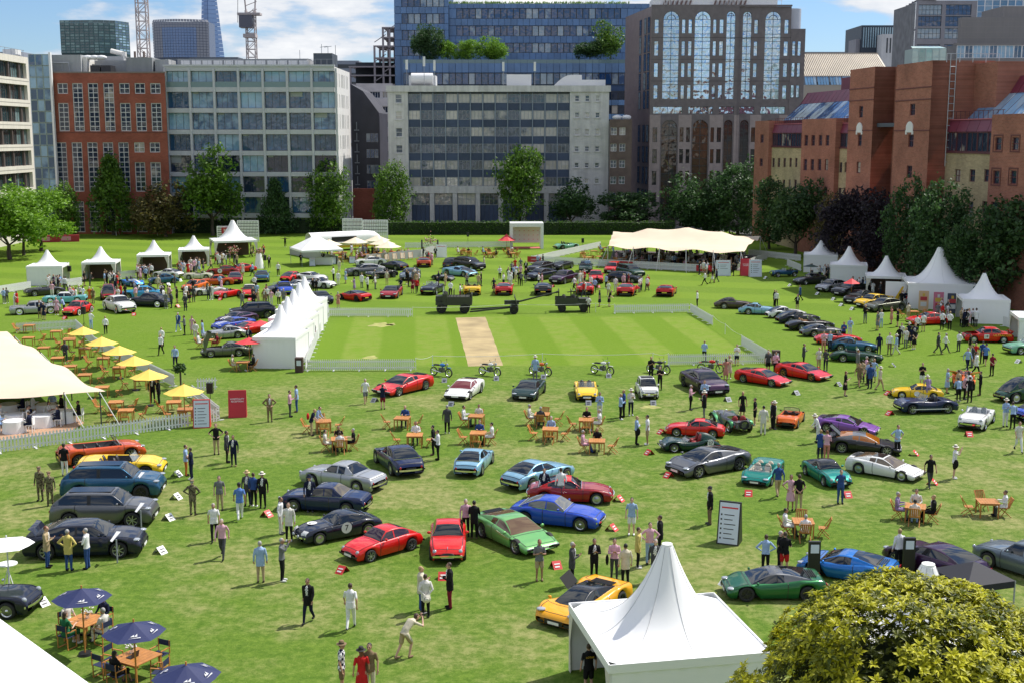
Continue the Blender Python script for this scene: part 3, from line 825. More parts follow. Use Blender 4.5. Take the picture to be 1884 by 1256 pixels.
 for(s0,w_)in((13.5,1.6),(17.5,1.8),(20.5,1.8)):
  k=tag(empty('side_bay',(sx+d.x*s0,23+d.y*s0,0),ang));k.parent=r
  for j,(t,bb)in enumerate(((30,60),(62,95),(97,130),(132,165),(167,200),(230,262),(270,300),(308,340),(350,385))):
   ob('window',win_mesh(w_,Z(t)-Z(bb),2,3,.07),k,[M_DKFR,G_BLUE],loc=(w_/2,-.05,Z(bb)))
 box_part(r,'core',M_ROOF,.4,X(1458)-.1,1.1,22,0,H-.2)
 box_part(r,'parapet',m_gran,0,X(1458),-.02,.5,H,H+.3)
 # roof plant with raking louvres and railing
 box_part(r,'plant_room',mat('white_metal'),X(1207),X(1440),5,12,H,Z(-8))
 for(p,n_)in((1225,7),(1320,8)):
  for k in range(n_):
   MB().bar((X(p+k*8),4.6,H+.3),(X(p+k*8+5),4.6,Z(-6)),.45,.3).build('louvre_fin',mat('brown_louvre',(.16,.10,.09),.6),r)
 mb=MB();mb.bar((X(1205),.6,H+1.2),(X(1440),.6,H+1.2),.07,.07)
 for p in range(1205,1441,9):mb.tube((X(p),.6,H+.3),(X(p),.6,H+1.2),.04,n=4)
 mb.build('roof_railing',mat('white_paint'),r)
 box_part(r,'chimney',mat('white_metal'),X(1392),X(1420),7,10,H,Z(-30))
granite()
# ---- ribbed roof hall
def hall():
 Y=300;F=Fac(Y,1478,155,'hall with a ribbed cream metal roof and a strip of blue skylights','ribbed_roof_hall')
 r=F.r;x0,x1,xr=0,F.x(1640),F.x(1636,92)
 z0,z1,ze=F.z(141),F.z(96),F.z(157)
 n=46;mb=MB()
 for i in range(n):
  u0,u1=i/n,(i+1)/n
  mb.add([(x1*u0,0,z0),(x1*u1,0,z0),(xr*u1,9,z1),(xr*u0,9,z1)],[(0,1,2,3)])
  mb.bar((x1*u0,-.02,z0+.08),(xr*u0,9,z1+.08),.22,.16)
 mb.b2(0,xr,8.9,9.4,z1-.2,z1+.35);mb.build('ribbed_roof',mat('cream_metal_roof',(.50,.43,.34),.5,noise=.1,nscale=.3),r)
 for i in range(7):
  a,b_=x1*i/7+.15,x1*(i+1)/7-.15
  for q in range(4):
   MB().add([(a+(b_-a)*q/4+.05,-1.6,ze),(a+(b_-a)*(q+1)/4-.05,-1.6,ze),(a+(b_-a)*(q+1)/4-.05,0,z0-.05),(a+(b_-a)*q/4+.05,0,z0-.05)],[(0,1,2,3)]).build('skylight',G_SKY,r)
 box_part(r,'wall',mat('cream_wall',(.45,.40,.33),.8),0,x1,-1.5,10,0,ze-.02)
hall()
# ---- long red and yellow brick building on the right: its face runs towards the viewer, slightly splayed
RA=R(6.5);RO=Vector((43.4,220,0));RU=Vector((math.sin(RA),-math.cos(RA),0))
def rs(px):
 """distance along the wall for a photo column"""
 k=(px-942)/FPX*(_cp);Yv=(RO.x+RO.y*math.tan(RA))/(k+math.tan(RA));return(RO.y-Yv)/math.cos(RA)
def rp(px,py):
 """(s, z) on the wall plane for a photo pixel"""
 d=ray(px,py);nrm=Vector((math.cos(RA),math.sin(RA),0));o=Vector((0,0,CAMH))
 t=(RO-o).dot(nrm)/d.dot(nrm);p=o+d*t
 return(p-RO).dot(RU),p.z
def red_long():
 r=bld('red_brick_building','long red and yellow brick building with plum metal roofs behind the right hand trees',RO,R(-90)+RA)
 mr_=brickmat('orange_red_brick',(.34,.13,.09),(.34,.22,.17),1.0)
 my=brickmat('yellow_brick',(.44,.345,.20),(.40,.34,.24),1.0)
 mpl=mat('plum_metal',(.17,.028,.055),.42,noise=.08,nscale=.5,vary=.1)
 mdk=mat('dark_red_trim',(.10,.022,.03),.5)
 mst=mat('string_brick',(.14,.045,.04),.8)
 def S_(px,py=250):return rp(px,py)[0]
 def Zr(px,py):return rp(px,py)[1]
 def bay(px0,px1,top,y,m,wins,name='wall',depth=.3,zb=0,h_ref=250):
  a,b_=S_(px0,h_ref),S_(px1,h_ref);H=Zr((px0+px1)/2,top)
  hs=[(S_(w[0],h_ref),S_(w[1],h_ref),Zr(w[0],w[3]),Zr(w[0],w[2]))for w in wins]
  mb=MB();wall_holes(mb,a,b_,zb,H,hs,y,depth)
  mb.add([(a,y,zb),(a,y+3,zb),(a,y+3,H),(a,y,H)],[(0,3,2,1)]);mb.add([(b_,y,zb),(b_,y+3,zb),(b_,y+3,H),(b_,y,H)],[(0,1,2,3)])
  mb.add([(a,y,H),(b_,y,H),(b_,y+3,H),(a,y+3,H)],[(0,1,2,3)])
  mb.build(name,m,r)
  for h in hs:
   window(r,*h,nx=1 if h[1]-h[0]<1.4 else 2,nz=2,y=y+.2,frame=mdk,glass=G_DARK,fw=.1)
  return a,b_,H
 def ww(c,hw,*rows):return[(c-hw,c+hw,t,b_)for t,b_ in rows]
 # red bay 1
 bay(1395,1421,223,-.6,mr_,ww(1408,3,(248,263),(292,306),(335,350)))
 # recess 1: plum parapet, glass band, yellow wall
 def recess(px0,px1,pt,pg,py_,wins):
  z1,z2,z3=Zr(px0,pt),Zr(px0,pg),Zr(px0,py_)
  a,b_=S_(px0),S_(px1)
  bay(px0,px1,py_,0,my,wins)
  n=max(3,int((b_-a)/2.2));
  for i in range(n):
   x0,x1=a+(b_-a)*i/n,a+(b_-a)*(i+1)/n
   MB().add([(x0+.04,-.1,z2),(x1-.04,-.1,z2),(x1-.04,.35,z1),(x0+.04,.35,z1),(x0+.04,.3,z2),(x1-.04,.3,z2)],[(0,1,2,3),(0,4,5,1),(0,3,4),(1,5,2)]).build('roof_panel',mpl,r)
   window(r,x0+.04,x1-.04,z3+.2,z2-.05,2,1,y=.1,frame=mdk,glass=G_DARK,fw=.1)
  box_part(r,'sill_band',mdk,a,b_,-.15,.3,z3+.01,z3+.2)
  box_part(r,'coping',mat('pink_coping',(.42,.12,.15),.5),a,b_,.2,.5,z1,z1+.12)
  mb=MB()
  k=a
  while k<b_:mb.tube((k,.5,z1),(k,.5,z1+1.0),.04,n=4);k+=1.1
  mb.bar((a,.5,z1+1.0),(b_,.5,z1+1.0),.06,.06);mb.build('roof_railing',mdk,r)
 recess(1421,1483,230,245,271.5,sum([ww(c,2.2,(291,308),(331,348),(375,390))for c in(1424.5,1434.5,1445,1456,1466.5,1478)],[]))
 bay(1483,1546,219,-.7,mr_,sum([ww(c,3.3,(249,268.5),(293,314),(344,362),(392,410))for c in(1491.5,1504.5,1518,1531)],[]))
 recess(1546,1588,228,245,274,sum([ww(c,2.8,(299,318),(346,365))for c in(1545+4,1559,1573)],[]))
 # twin towers with string courses and white arched panels
 def tower(px0,px1,top,wins,orn):
  a,b_,H=bay(px0,px1,top,-2.2,mr_,wins,name='tower',depth=.3)
  mb=MB();mb.add([(b_,-2.2,0),(b_,5.5,0),(b_,5.5,H),(b_,-2.2,H)],[(0,1,2,3)]);mb.add([(a,5.5,H),(a,-2.2,H),(b_,-2.2,H),(b_,5.5,H)],[(0,1,2,3)]);mb.build('tower_side',mr_,r)
  for py in(165,186,240):box_part(r,'string_course',mst,a-.05,b_+.05,-2.26,-2.2,Zr(px0,py)-.15,Zr(px0,py))
  c,t,bb=orn;xc=S_(c);z0,z1=Zr(c,bb),Zr(c,t);w_=.95
  pts=[(xc-w_,z0+.5),(xc-w_*1.15,z0+.5),(xc-w_*1.15,z0),(xc-w_*.75,z0),(xc-w_*.75,z0+.25),(xc+w_*.75,z0+.25),(xc+w_*.75,z0),(xc+w_*1.15,z0),(xc+w_*1.15,z0+.5),(xc+w_,z0+.5)]
  pts+=[(xc+w_*math.cos(q)*(1-.25*math.sin(q)),z0+1.0+(z1-z0-1.0)*math.sin(q))for q in[math.pi*i/10 for i in range(11)]]
  n=len(pts)
  MB().add([(x,-2.3,z)for x,z in pts]+[(x,-2.2,z)for x,z in pts],[tuple(range(n))]+[(i,(i+1)% n,(i+1)% n+n,i+n)for i in range(n)]).build('arched_panel',mat('white_paint'),r)
  return a,b_,H
 tower(1588,1634,127,ww(1611,3.6,(196,217),(248,269),(298,319),(352,372)),(1610,226,248))
 a1,b1,_=tower(1675,1742,117,ww(1708,5.0,(192,213),(248,271),(305,328),(364,385)),(1705,224,248))
 # lift head on the near tower, ladder
 # glazed stair between the towers
 a,b_=S_(1634),S_(1675)
 H=Zr(1650,160)
 bay(1634,1675,123,.6,mr_,[])
 zz=Zr(1655,160);k=0
 xa,xb=S_(1656),S_(1674);z=0
 while z<zz-2:
  window(r,xa,xb,z+.05,z+2.2,2,2,y=-.2,frame=mdk,glass=G_DARK,fw=.1);z+=2.25
 box_part(r,'stair_back',mdk,xa,xb,-.1,.5,0,zz-.1)
 MB().add([(xa,-.6,Zr(1658,182)),(xb,-.6,Zr(1674,165)),(xb,-.2,Zr(1678,137)),(xa,.5,Zr(1658,180))],[(0,1,2,3)]).build('triangular_skylight',G_BLUE,r)
 box_part(r,'walkway',mat('slate_box'),a,xb,-1.6,-.3,Zr(1650,234),Zr(1650,227))
 recess(1742,1838,222,243,282,sum([ww(c,5.2,(312,335),(371,394))for c in(1766,1793,1820)],[]))
 bay(1838,1990,209,-.9,mr_,sum([ww(c,6,(253,277),(314,339),(372,398))for c in(1852,1884,1915)],[]))
 for c in(1852,1884):
  for t,b2 in((253,277),(314,339)):
   x0,x1,z0,z1=S_(c-9),S_(c+9),Zr(c,b2+4),Zr(c,t-5)
   for q in((x0,x1,z0,z0+.15),(x0,x1,z1-.15,z1),(x0,x0+.15,z0+.16,z1-.16),(x1-.15,x1,z0+.16,z1-.16)):box_part(r,'brick_surround',mst,q[0],q[1],-.95,-.9,q[2],q[3])
 # set back mansard: plum top and raking glass
 def mansard(px0,px1,y0,ytop,ymid,ybase):
  a,b_=S_(px0),S_(px1);z0,z1,z2=Zr(px0,ybase),Zr(px0,ymid)+.6,Zr(px0,ytop)+1.2
  n=int((b_-a)/1.9)
  for i in range(n):
   x0,x1=a+(b_-a)*i/n+.05,a+(b_-a)*(i+1)/n-.05
   MB().add([(x0,y0,z0),(x1,y0,z0),(x1,y0+3,z1),(x0,y0+3,z1)],[(0,1,2,3)]).build('roof_glass',G_SKY if px0>1700 else G_BLUE,r)
   MB().add([(x0,y0+3,z1+.03),(x1,y0+3,z1+.03),(x1,y0+4.2,z2),(x0,y0+4.2,z2)],[(0,1,2,3)]).build('roof_panel',mpl,r)
  box_part(r,'roof_base',mdk,a,b_,y0+.1,y0+12,z0-6,z0)
  MB().add([(a,y0+.05,z0),(a,y0+2.9,z1),(a,y0+4.1,z2),(a,12,z2),(a,12,z0)],[(0,1,2,3,4)]).build('roof_cheek',mpl,r)
  MB().add([(b_,y0+.05,z0),(b_,y0+2.9,z1),(b_,y0+4.1,z2),(b_,12,z2),(b_,12,z0)],[(4,3,2,1,0)]).build('roof_cheek',mpl,r)
  box_part(r,'roof_deck',M_ROOF,a,b_,y0+4.2,12,z2-.4,z2-.02)
 mansard(1424,1588,1.5,185,199,222)
 mansard(1752,1990,1.6,162,184,221)
 # roof room
 a,b_=S_(1466),S_(1530)
 box_part(r,'roof_room',mpl,a,b_-4,7,10,Zr(1500,190),Zr(1500,158)+1.5)
 box_part(r,'roof_room',mat('silver_cladding'),b_-4+.02,b_+6,7.2,10,Zr(1500,190),Zr(1500,158)+1.4)
 mb=MB();x=b1+.35;zt=Zr(1742,117)
 for yy in(-.2,.5):mb.tube((x,yy,zt-12),(x,yy,zt+1),.05,n=5)
 for k in range(14):mb.tube((x,-.2,zt-11.5+k*.85),(x,.5,zt-11.5+k*.85),.04,n=4)
 mb.build('ladder',mat('galvanised',(.45,.47,.5),.4),r)
 box_part(r,'stair_head',mr_,b1-.1,b1+5.5,3.0,11,zt-12,zt-.1)
 box_part(r,'stair_head_end',mat('cream_wall'),b1-.1,b1+5.6,11.01,15,zt-12,zt-.4)
 mb=MB()
 for k in range(5):mb.tube((b1+1,-1.0+k*1.6,zt),(b1+1,-1.0+k*1.6,zt+1.0),.04,n=4)
 mb.bar((b1+1,-1.0,zt+1),(b1+1,5.4,zt+1),.06,.06);mb.build('tower_railing',mat('galvanised'),r)
 box_part(r,'core',M_ROOF,0.3,S_(1980),3.1,14,0,Zr(1500,245))
red_long()
# ---- glass offices above the red building
def right_offices():
 F=Fac(330,1684,60,'blue glass office with grey stone frame at the top right','corner_office')
 r=F.r;X,Z=F.x,F.z;mgf=mat('grey_stone_frame',(.25,.24,.26),.6,noise=.1,nscale=.4)
 holes=[]
 for(a,b_)in((1688,1731),(1738,1785)):
  for(t,bb)in((9,28),(30,49),(52,72),(82,100)):holes.append((X(a),X(b_),Z(bb),Z(t)))
 mb=MB();wall_holes(mb,0,X(1795),0,Z(1),holes,0,.4);mb.build('wall',mgf,r)
 for h in holes:window(r,*h,nx=6,nz=2,y=.35,frame=M_DKFR,glass=G_BLUE,fw=.1)
 box_part(r,'core',M_ROOF,.2,X(1990),.5,20,0,Z(1)-.5)
 for i in range(14):window(r,X(1795+i*14),X(1795+(i+1)*14),Z(45),Z(0),1,4,y=0,frame=mat('white_paint'),glass=G_SKY,fw=.12)
 # left face with white fins
 p=PY(1648,60,362);sx=p.x-F.O.x
 d=Vector((0-sx,-32,0));Ld=d.length;ang=math.atan2(d.y,d.x)
 k=tag(empty('side_facade',(sx,32,0),ang));k.parent=r
 H=Z(0)
 for i in range(7):
  for j in range(4):ob('window',win_mesh(Ld/7-.3,6.8,1,3,.14),k,[mat('white_paint'),glassmat('pale_glass',(.3,.34,.4),(.7,.7,.72),p=.8)if('mat','pale_glass')not in _cache else _cache[('mat','pale_glass')]],loc=(Ld*(i+.5)/7,-.02,H-7.2-j*7.3))
  ob('fin',MB().b2(-.14,.14,-.5,0,0,30).mesh('fin',[mgf]),k,loc=(Ld*i/7,0,H-30))
 ob('side_roof',MB().add([(0,0,H),(Ld,0,H),(Ld,5,H),(0,5,H)],[(0,1,2,3)]).mesh('side_roof',[mgf]),k)
 # layered stone building in front
 F=Fac(262,1768,60,'grey stone clad stepped building with a curved balcony at the right edge','stone_office')
 r=F.r;X,Z=F.x,F.z;ms=stonemat('grey_stone_cladding',(.23,.215,.21),.1,nscale=.2)
 box_part(r,'upper_wall',ms,X(1850),X(2000),2,14,Z(60),Z(10));box_part(r,'middle_wall',ms,X(1768),X(2000),0,2-.02,Z(80),Z(32))
 for py in(40,50,60,70):box_part(r,'shadow_joint',mat('joint'),X(1768),X(2000),-.02,0,Z(py),Z(py)+.07)
 for i in range(10):
  window(r,X(1760+i*15),X(1760+(i+1)*15),Z(108),Z(84),2,1,y=-.6,frame=mat('white_paint'),glass=G_TEAL,fw=.12)
  window(r,X(1760+i*15),X(1760+(i+1)*15),Z(142),Z(116),1,1,y=-.2,frame=M_ALU,glass=G_DARK,fw=.12)
 box_part(r,'balcony_slab',ms,X(1750),X(2000),-1.5,0,Z(116),Z(109));box_part(r,'core',M_ROOF,X(1769),X(2000),.0,10,0,Z(81));box_part(r,'cornice',ms,X(1755),X(2000),-.9,0,Z(84),Z(80))
 # rooftop conservatory
 Y=200;a=PY(1677,118,Y)
 r=bld('rooftop_conservatory','small pale green glass pavilion on the roof above the brick towers',(a.x,Y,0))
 w_=PY(1740,118,Y).x-a.x;z0,z1=PY(1700,122,Y).z,PY(1700,89,Y).z
 G_P=glassmat('pavilion_glass',(.20,.34,.30),(.45,.58,.52),p=.5)
 for i in range(5):window(r,w_*i/5,w_*(i+1)/5,z0,z1,1,2,y=0,frame=mat('pale_green_frame'),glass=G_P,fw=.07)
 MB().add([(0,0,z1),(w_,0,z1),(w_-.4,2,z1+.4),(.4,2,z1+.4)],[(0,1,2,3)]).build('glass_roof',G_P,r)
 box_part(r,'core',mat('pale_green_frame'),.1,w_-.1,.1,4,0,z1-.1)
 # small dark office left of it
 F=Fac(420,1585,60,'small dark ribbed office block beyond the cream roof','dark_office')
 r=F.r;X,Z=F.x,F.z
 box_part(r,'wall',mat('black_blue_cladding',(.035,.05,.07),.5),0,X(1651),0,20,0,Z(47))
 for i in range(14):box_part(r,'fin',mat('pale_blue_fin',(.30,.42,.48),.4),X(1588+i*4.4),X(1588+i*4.4)+.35,-.25,0,Z(88),Z(51))
 box_part(r,'white_front',mat('white_stone'),X(1614),X(1650),-6,-.3,0,Z(66))
 for i in range(5):box_part(r,'slot_window',M_DKFR,X(1622+i*6),X(1622+i*6)+.45,-6.06,-6,Z(100),Z(73))
 box_part(r,'left_wing',mat('grey_stone_frame'),X(1577),0-.02,1,10,0,Z(72))
right_offices()
# ---- far towers, cranes
def far_towers():
 F=Fac(900,100,60,'dark green glass tower with chamfered corners on the skyline','octagonal_tower')
 r=F.r;X,Z=F.x,F.z;H=Z(37)
 g1=glassmat('skyline_glass',(.02,.06,.07),(.14,.26,.25),p=.4)
 pl=[(0,12),(X(108),3),(X(181),0),(X(208),5),(X(222),20)]
 rr_=random.Random(5)
 for k in range(4):
  (xa,ya),(xb,yb)=pl[k],pl[k+1];d=Vector((xb-xa,yb-ya,0));Lw=d.length
  e=tag(empty('facet',(xa,ya,0),math.atan2(d.y,d.x)));e.parent=r
  nx=max(2,int(Lw/3.2));nz=12;z0=Z(98)
  for i in range(nx):
   for j in range(nz):
    ob('glass_panel',win_mesh(Lw/nx-.05,(H-z0)/nz-.05,1,1,.35),e,[mat('green_frame',(.05,.11,.11)if k<2 else(.10,.24,.27),.4),g1 if k != 3 else G_TEAL],loc=(Lw*(i+.5)/nx,0,z0+(H-z0)*j/nz))
 MB().add([(x+(1 if i==0 else 0),y+.6,z)for z in(0,H-2)for i,(x,y)in enumerate(pl)],[(0,1,6,5),(1,2,7,6),(2,3,8,7),(3,4,9,8),(5,6,7,8,9)]).build('core',mat('green_core',(.02,.05,.055),.5),r)
 # flared tower with a curved crown
 F=Fac(1300,275,60,'pale blue tower with a rounded crown on the skyline','flared_tower')
 r=F.r;X,Z=F.x,F.z;n=20;zt,zb=Z(35),Z(106)
 def half(z):
  u=(z-zb)/(zt-zb);return(X(381)-X(275))/2*(.985+.015*u)*(1 if u<.92 else math.sqrt(max(0,1-((u-.92)/.09)**2*.12)))
 xc=(X(275)+X(381))/2
 m_f=mat('crown_fins',(.24,.25,.29),.5);m_g=mat('flared_glass',(.10,.17,.33),.25,noise=.15,nscale=.02,spec=1)
 for j in range(14):
  za,zb_=zb+(zt-zb)*j/14,zb+(zt-zb)*(j+1)/14
  for i in range(n):
   ha,hb=half(za),half(zb_);u0,u1=-1+2*i/n,-1+2*(i+1)/n
   dy=lambda u:10*u*u
   mm=m_f if(j >= 11 or i<4 or i>15)else m_g
   MB().add([(xc+ha*u0+.15,dy(u0),za+.1),(xc+ha*u1-.15,dy(u1),za+.1),(xc+hb*u1-.15,dy(u1),zb_-.2),(xc+hb*u0+.15,dy(u0),zb_-.2)],[(0,1,2,3)]).build('facade_panel',mm,r)
 MB().b2(xc-half(zb)*.97,xc+half(zb)*.97,10.5,40,0,zt-2).build('core',mat('flared_core',(.10,.13,.20),.5),r)
 # tapering glass spire
 F=Fac(2600,366,60,'tapering blue glass spire rising behind the rounded tower','glass_spire')
 r=F.r;X,Z=F.x,F.z
 gs=mat('spire_glass',(.09,.19,.42),.3,noise=.25,nscale=.012,spec=1);gs2=mat('spire_glass_light',(.20,.33,.58),.3,noise=.2,nscale=.012,spec=1)
 zb,zt=Z(110),Z(-60)
 L0,R0,L1,R1,M0,M1=X(366,110),X(412,110),X(369,-60),X(389,-60),X(383,110),X(381,-60)
 for j in range(22):
  u,v=j/22,(j+1)/22;lp=lambda a,b_,t:a+(b_-a)*t;z0,z1=zb+(zt-zb)*u,zb+(zt-zb)*v-.6
  MB().add([(lp(L0,L1,u),14,z0),(lp(M0,M1,u),0,z0),(lp(M0,M1,v),0,z1),(lp(L0,L1,v),14,z1)],[(0,1,2,3)]).build('glass_facet',gs,r)
  MB().add([(lp(M0,M1,u)+.8,0,z0),(lp(R0,R1,u),8,z0),(lp(R0,R1,v),8,z1),(lp(M0,M1,v)+.8,0,z1)],[(0,1,2,3)]).build('glass_facet',gs2,r)
 MB().add([(L0+1,16,0),(M0,2,0),(R0-1,10,0),(L1+1,16,zt),(M1,2,zt),(R1-1,10,zt)],[(0,1,4,3),(1,2,5,4)]).build('core',gs,r)
 def crane(px0,px1,pyb,pyt,Y,label,cab=None):
  a,b_=PY(px0,60,Y),PY(px1,60,Y);w_=b_.x-a.x;c=(a.x+b_.x)/2
  r=tag(empty('tower_crane',(c,Y,0)),label,'crane');mc=mat('crane_steel',(.42,.37,.36),.6)
  z0,z1=PY(942,pyb,Y).z,PY(942,pyt,Y).z;mb=MB();h=w_/2
  for sx in(-h,h):
   for sy in(-h,h):mb.bar((sx,sy,0),(sx,sy,z1),w_*.11,w_*.11)
  z=z0;k=0
  while z<z1:
   for s_ in(-h,h):
    mb.bar((-h,s_,z),(h,s_,z),w_*.06,w_*.06);mb.bar((s_,-h,z),(s_,h,z),w_*.06,w_*.06)
    mb.bar((-h if k % 2 else h,s_,z),(h if k % 2 else-h,s_,z+w_*.9),w_*.06,w_*.06)
    mb.bar((s_,-h if k % 2 else h,z),(s_,h if k % 2 else-h,z+w_*.9),w_*.06,w_*.06)
   z+=w_*.9;k+=1
  mb.build('mast',mc,r)
  if cab:
   zc=PY(942,cab,Y).z
   MB().b2(-h*2.4,h*.6,-h*1.6,h*1.6,zc-h*1.2,zc+h*1.5).build('cab',mat('crane_cab',(.10,.10,.13),.4),r)
   MB().b2(-h*2.8,h*2.4,-h*1.4,h*1.4,zc+h*1.6,zc+h*2.1).build('platform',mc,r)
   MB().b2(-h*1.6,h*1.2,-h*1.4,h*1.4,zc-h*3.4,zc-h*2.6).build('climbing_frame',mc,r)
   mb=MB()
   for s_ in(-1,1):mb.bar((s_*h,0,zc+h*2),(s_*h*1.8,0,zc+h*14),h*.3,h*.3)
   for k in range(7):mb.bar((-h*1.2,0,zc+h*(2+k*1.7)),(h*1.5,0,zc+h*(3+k*1.7)),h*.14,h*.14)
   mb.build('jib',mc,r)
   MB().tube((-h*3,0,zc),(-h*2.4,0,zc+h*16),h*.06,n=4).build('hoist_rope',M_DKFR,r)
 crane(254,272,106,-60,420,'pale lattice crane mast rising between the green and the rounded tower')
 crane(454,470,106,20,380,'lattice tower crane with dark cab above the glass office roof',42)
 # skyline filler behind the roofs
 mh=mat('distant_block',(.20,.22,.26),.7,noise=.2,nscale=.02,vary=.2)
 for i,(p0,p1,t,Y,lb)in enumerate(((-60,40,96,480,'distant grey roofline block beyond the white office'),(560,660,112,520,'distant grey roofline block right of the crane'),(1480,1600,96,520,'distant grey roofline block behind the ribbed roof'))):
  a,b_=PY(p0,t,Y),PY(p1,t,Y);r=bld('distant_block',lb,(a.x,Y,0));H=a.z
  box_part(r,'wall',mh,0,b_.x-a.x,0,20,0,H)
  for k in range(10):box_part(r,'window_band',M_DKFR,1,b_.x-a.x-1,-.1,0,H-3-k*3.5,H-1.5-k*3.5)
far_towers()
# ---- sunlit city blocks behind the camera: they are what the mirror windows reflect
def behind():
 ms=mat('portland_stone')
 for i,(x,w_,h,lb,y)in enumerate(((-75,60,26,'pale stone block behind the viewpoint, left',-60),(2,34,17,'pale stone block directly under the viewpoint',-16),(75,70,30,'pale stone block behind the viewpoint, right',-60))):
  r=bld('stone_block',lb,(x+w_/2,y,0),R(180));holes=[]
  nx=int(w_/4)
  for a in range(nx):
   for b_ in range(int(h/4)-0):
    if b_*4+3.6<h:holes.append((a*4+1.1,a*4+2.9,b_*4+1.2,b_*4+3.4))
  mb=MB();wall_holes(mb,0,w_,0,h,holes,0,.4);mb.build('wall',ms,r)
  for q in holes:window(r,*q,nx=2,nz=2,y=.35,frame=M_FRAME,glass=G_DARK,fw=.1)
  box_part(r,'core',M_ROOF,.1,w_-.1,.5,14,0,h-.2)
behind()
# ================================================================ TREES
M_BARK=mat('bark',(.085,.065,.05),.9,noise=.3,nscale=2)
L_GREEN=leafmat('leaf_green',(.030,.078,.012),(.125,.235,.024))
L_LIME=leafmat('leaf_lime',(.085,.19,.012),(.20,.36,.03))
L_DARK=leafmat('leaf_dark',(.022,.056,.018),(.065,.135,.038))
L_PURP=leafmat('leaf_purple',(.016,.012,.020),(.040,.030,.040))
L_BRON=leafmat('leaf_bronze',(.035,.045,.015),(.16,.13,.04))
L_HEDGE=leafmat('leaf_hedge',(.03,.075,.012),(.08,.16,.022))
def leaves_mesh(name,centres,sizes,seed,per,spread,leaf,mat_,flat=.0,up=.4):
 """leaf clumps: per leaves round every centre; centres (n,3), outward normals from the crown centre"""
 rs_=np.random.RandomState(seed)
 n=len(centres)*per
 c=np.repeat(np.array(centres),per,axis=0)+rs_.normal(0,1,(n,3))*np.repeat(np.array(sizes),per)[:,None]*spread
 d=rs_.normal(0,1,(n,3));d[:,2]=np.abs(d[:,2])*(1+up);d /= np.linalg.norm(d,axis=1)[:,None]
 a=np.cross(d,rs_.normal(0,1,(n,3)));a /= np.linalg.norm(a,axis=1)[:,None]+1e-9
 b=np.cross(d,a)
 s=leaf*rs_.uniform(.6,1.3,n)[:,None]
 v=np.stack([c-a*s,c-b*s*.6+d*s*.15,c+a*s,c+b*s*.6+d*s*.15],axis=1).reshape(-1,3)
 me=bpy.data.meshes.new(name)
 me.vertices.add(4*n);me.vertices.foreach_set('co',v.ravel())
 me.loops.add(4*n);me.loops.foreach_set('vertex_index',np.arange(4*n,dtype=np.int32))
 me.polygons.add(n);me.polygons.foreach_set('loop_start',np.arange(0,4*n,4,dtype=np.int32));me.polygons.foreach_set('loop_total',np.full(n,4,dtype=np.int32))
 me.materials.append(mat_);me.update();me.validate()
 return me
def crown_mesh(kind,seed):
 """unit crown: radius about 1, height 0..2, made of lobes of leaf clumps"""
 def f():
  r_=np.random.RandomState(seed);cs=[];sz=[]
  if kind=='cone':lobes=[(0,0,.25+.17*k,.95-.088*k)for k in range(10)]
  elif kind=='column':lobes=[(r_.uniform(-.2,.2),r_.uniform(-.2,.2),.35+.22*k,.78-.03*abs(k-3)**1.5)for k in range(7)]
  elif kind=='loose':lobes=[(r_.uniform(-.6,.6),r_.uniform(-.6,.6),r_.uniform(.4,1.7),r_.uniform(.3,.5))for k in range(16)]
  else:lobes=[(r_.uniform(-.52,.52),r_.uniform(-.52,.52),r_.uniform(.4,1.6),r_.uniform(.38,.58))for k in range(13)]+[(0,0,1.0,.75)]
  tot=430
  for k in range(tot):
   x,y,z,q=lobes[r_.randint(len(lobes))]
   d=r_.normal(0,1,3);d /= np.linalg.norm(d);rad=q*r_.uniform(.72,1.05)
   cs.append((x+d[0]*rad,y+d[1]*rad,max(.06,z+d[2]*rad*.8)));sz.append(r_.uniform(.6,1.2))
  me=leaves_mesh('crown',cs,sz,seed,15,.085,.052,L_GREEN)
  return me
 return cached(('crown',kind,seed),f)
def trunk_mesh(forks=5,seed=1):
 def f():
  r_=random.Random(seed);mb=MB();pts=[(0,0,-.1),(.02,.01,.5),(0,.03,1.0)]
  mb.tube(pts[0],pts[1],.075,.055,8);mb.tube(pts[1],pts[2],.055,.045,8)
  for k in range(forks):
   a=6.28*k/forks+r_.uniform(-.3,.3);e=(.55*math.cos(a),.55*math.sin(a),1.0+r_.uniform(.35,.8))
   m_=(e[0]*.45,e[1]*.45,1.0+(e[2]-1)*.6);mb.tube((0,.03,.92+.02*k),m_,.035,.022,6);mb.tube(m_,e,.022,.008,5)
   mb.tube(m_,(e[0]*.9+.15*r_.uniform(-1,1),e[1]*.9+.15*r_.uniform(-1,1),e[2]+.3),.016,.005,5)
  return mb.mesh('trunk',[M_BARK])
 return cached(('trunk',forks,seed),f)
def tree(name,px,ytop,ybase,wpx,label,kind='round',leaf=None,Y=None,seed=1,bole=.18,cat='tree',group=None):
 if Y is None:g=G(px,ybase);Y=g.y
 top=PY(px,ytop,Y);H=top.z;x=PY(px,(ytop+ybase)/2,Y).x
 w_=wpx/FPX*Y/2*1.13
 o=tag(empty(name,(x,Y,0),seed*1.7),label,cat,group)
 hb=H*bole*.8
 ob('trunk',trunk_mesh(5,seed % 3),o,sc=(w_*.9,w_*.9,hb*1.25))
 c=ob('crown',crown_mesh(kind,seed % 5+1),o,[leaf or L_GREEN],loc=(0,0,hb),sc=(w_,w_,(H-hb)/2.0))
 return o
GT='trees along the far edge of the lawn';GR='trees along the right hand brick building';GL='lime green trees at the left edge'
tree('maple_tree',14,340,478,135,'lime green tree at the extreme left edge of the lawn','loose',L_LIME,seed=2,bole=.2,group=GL)
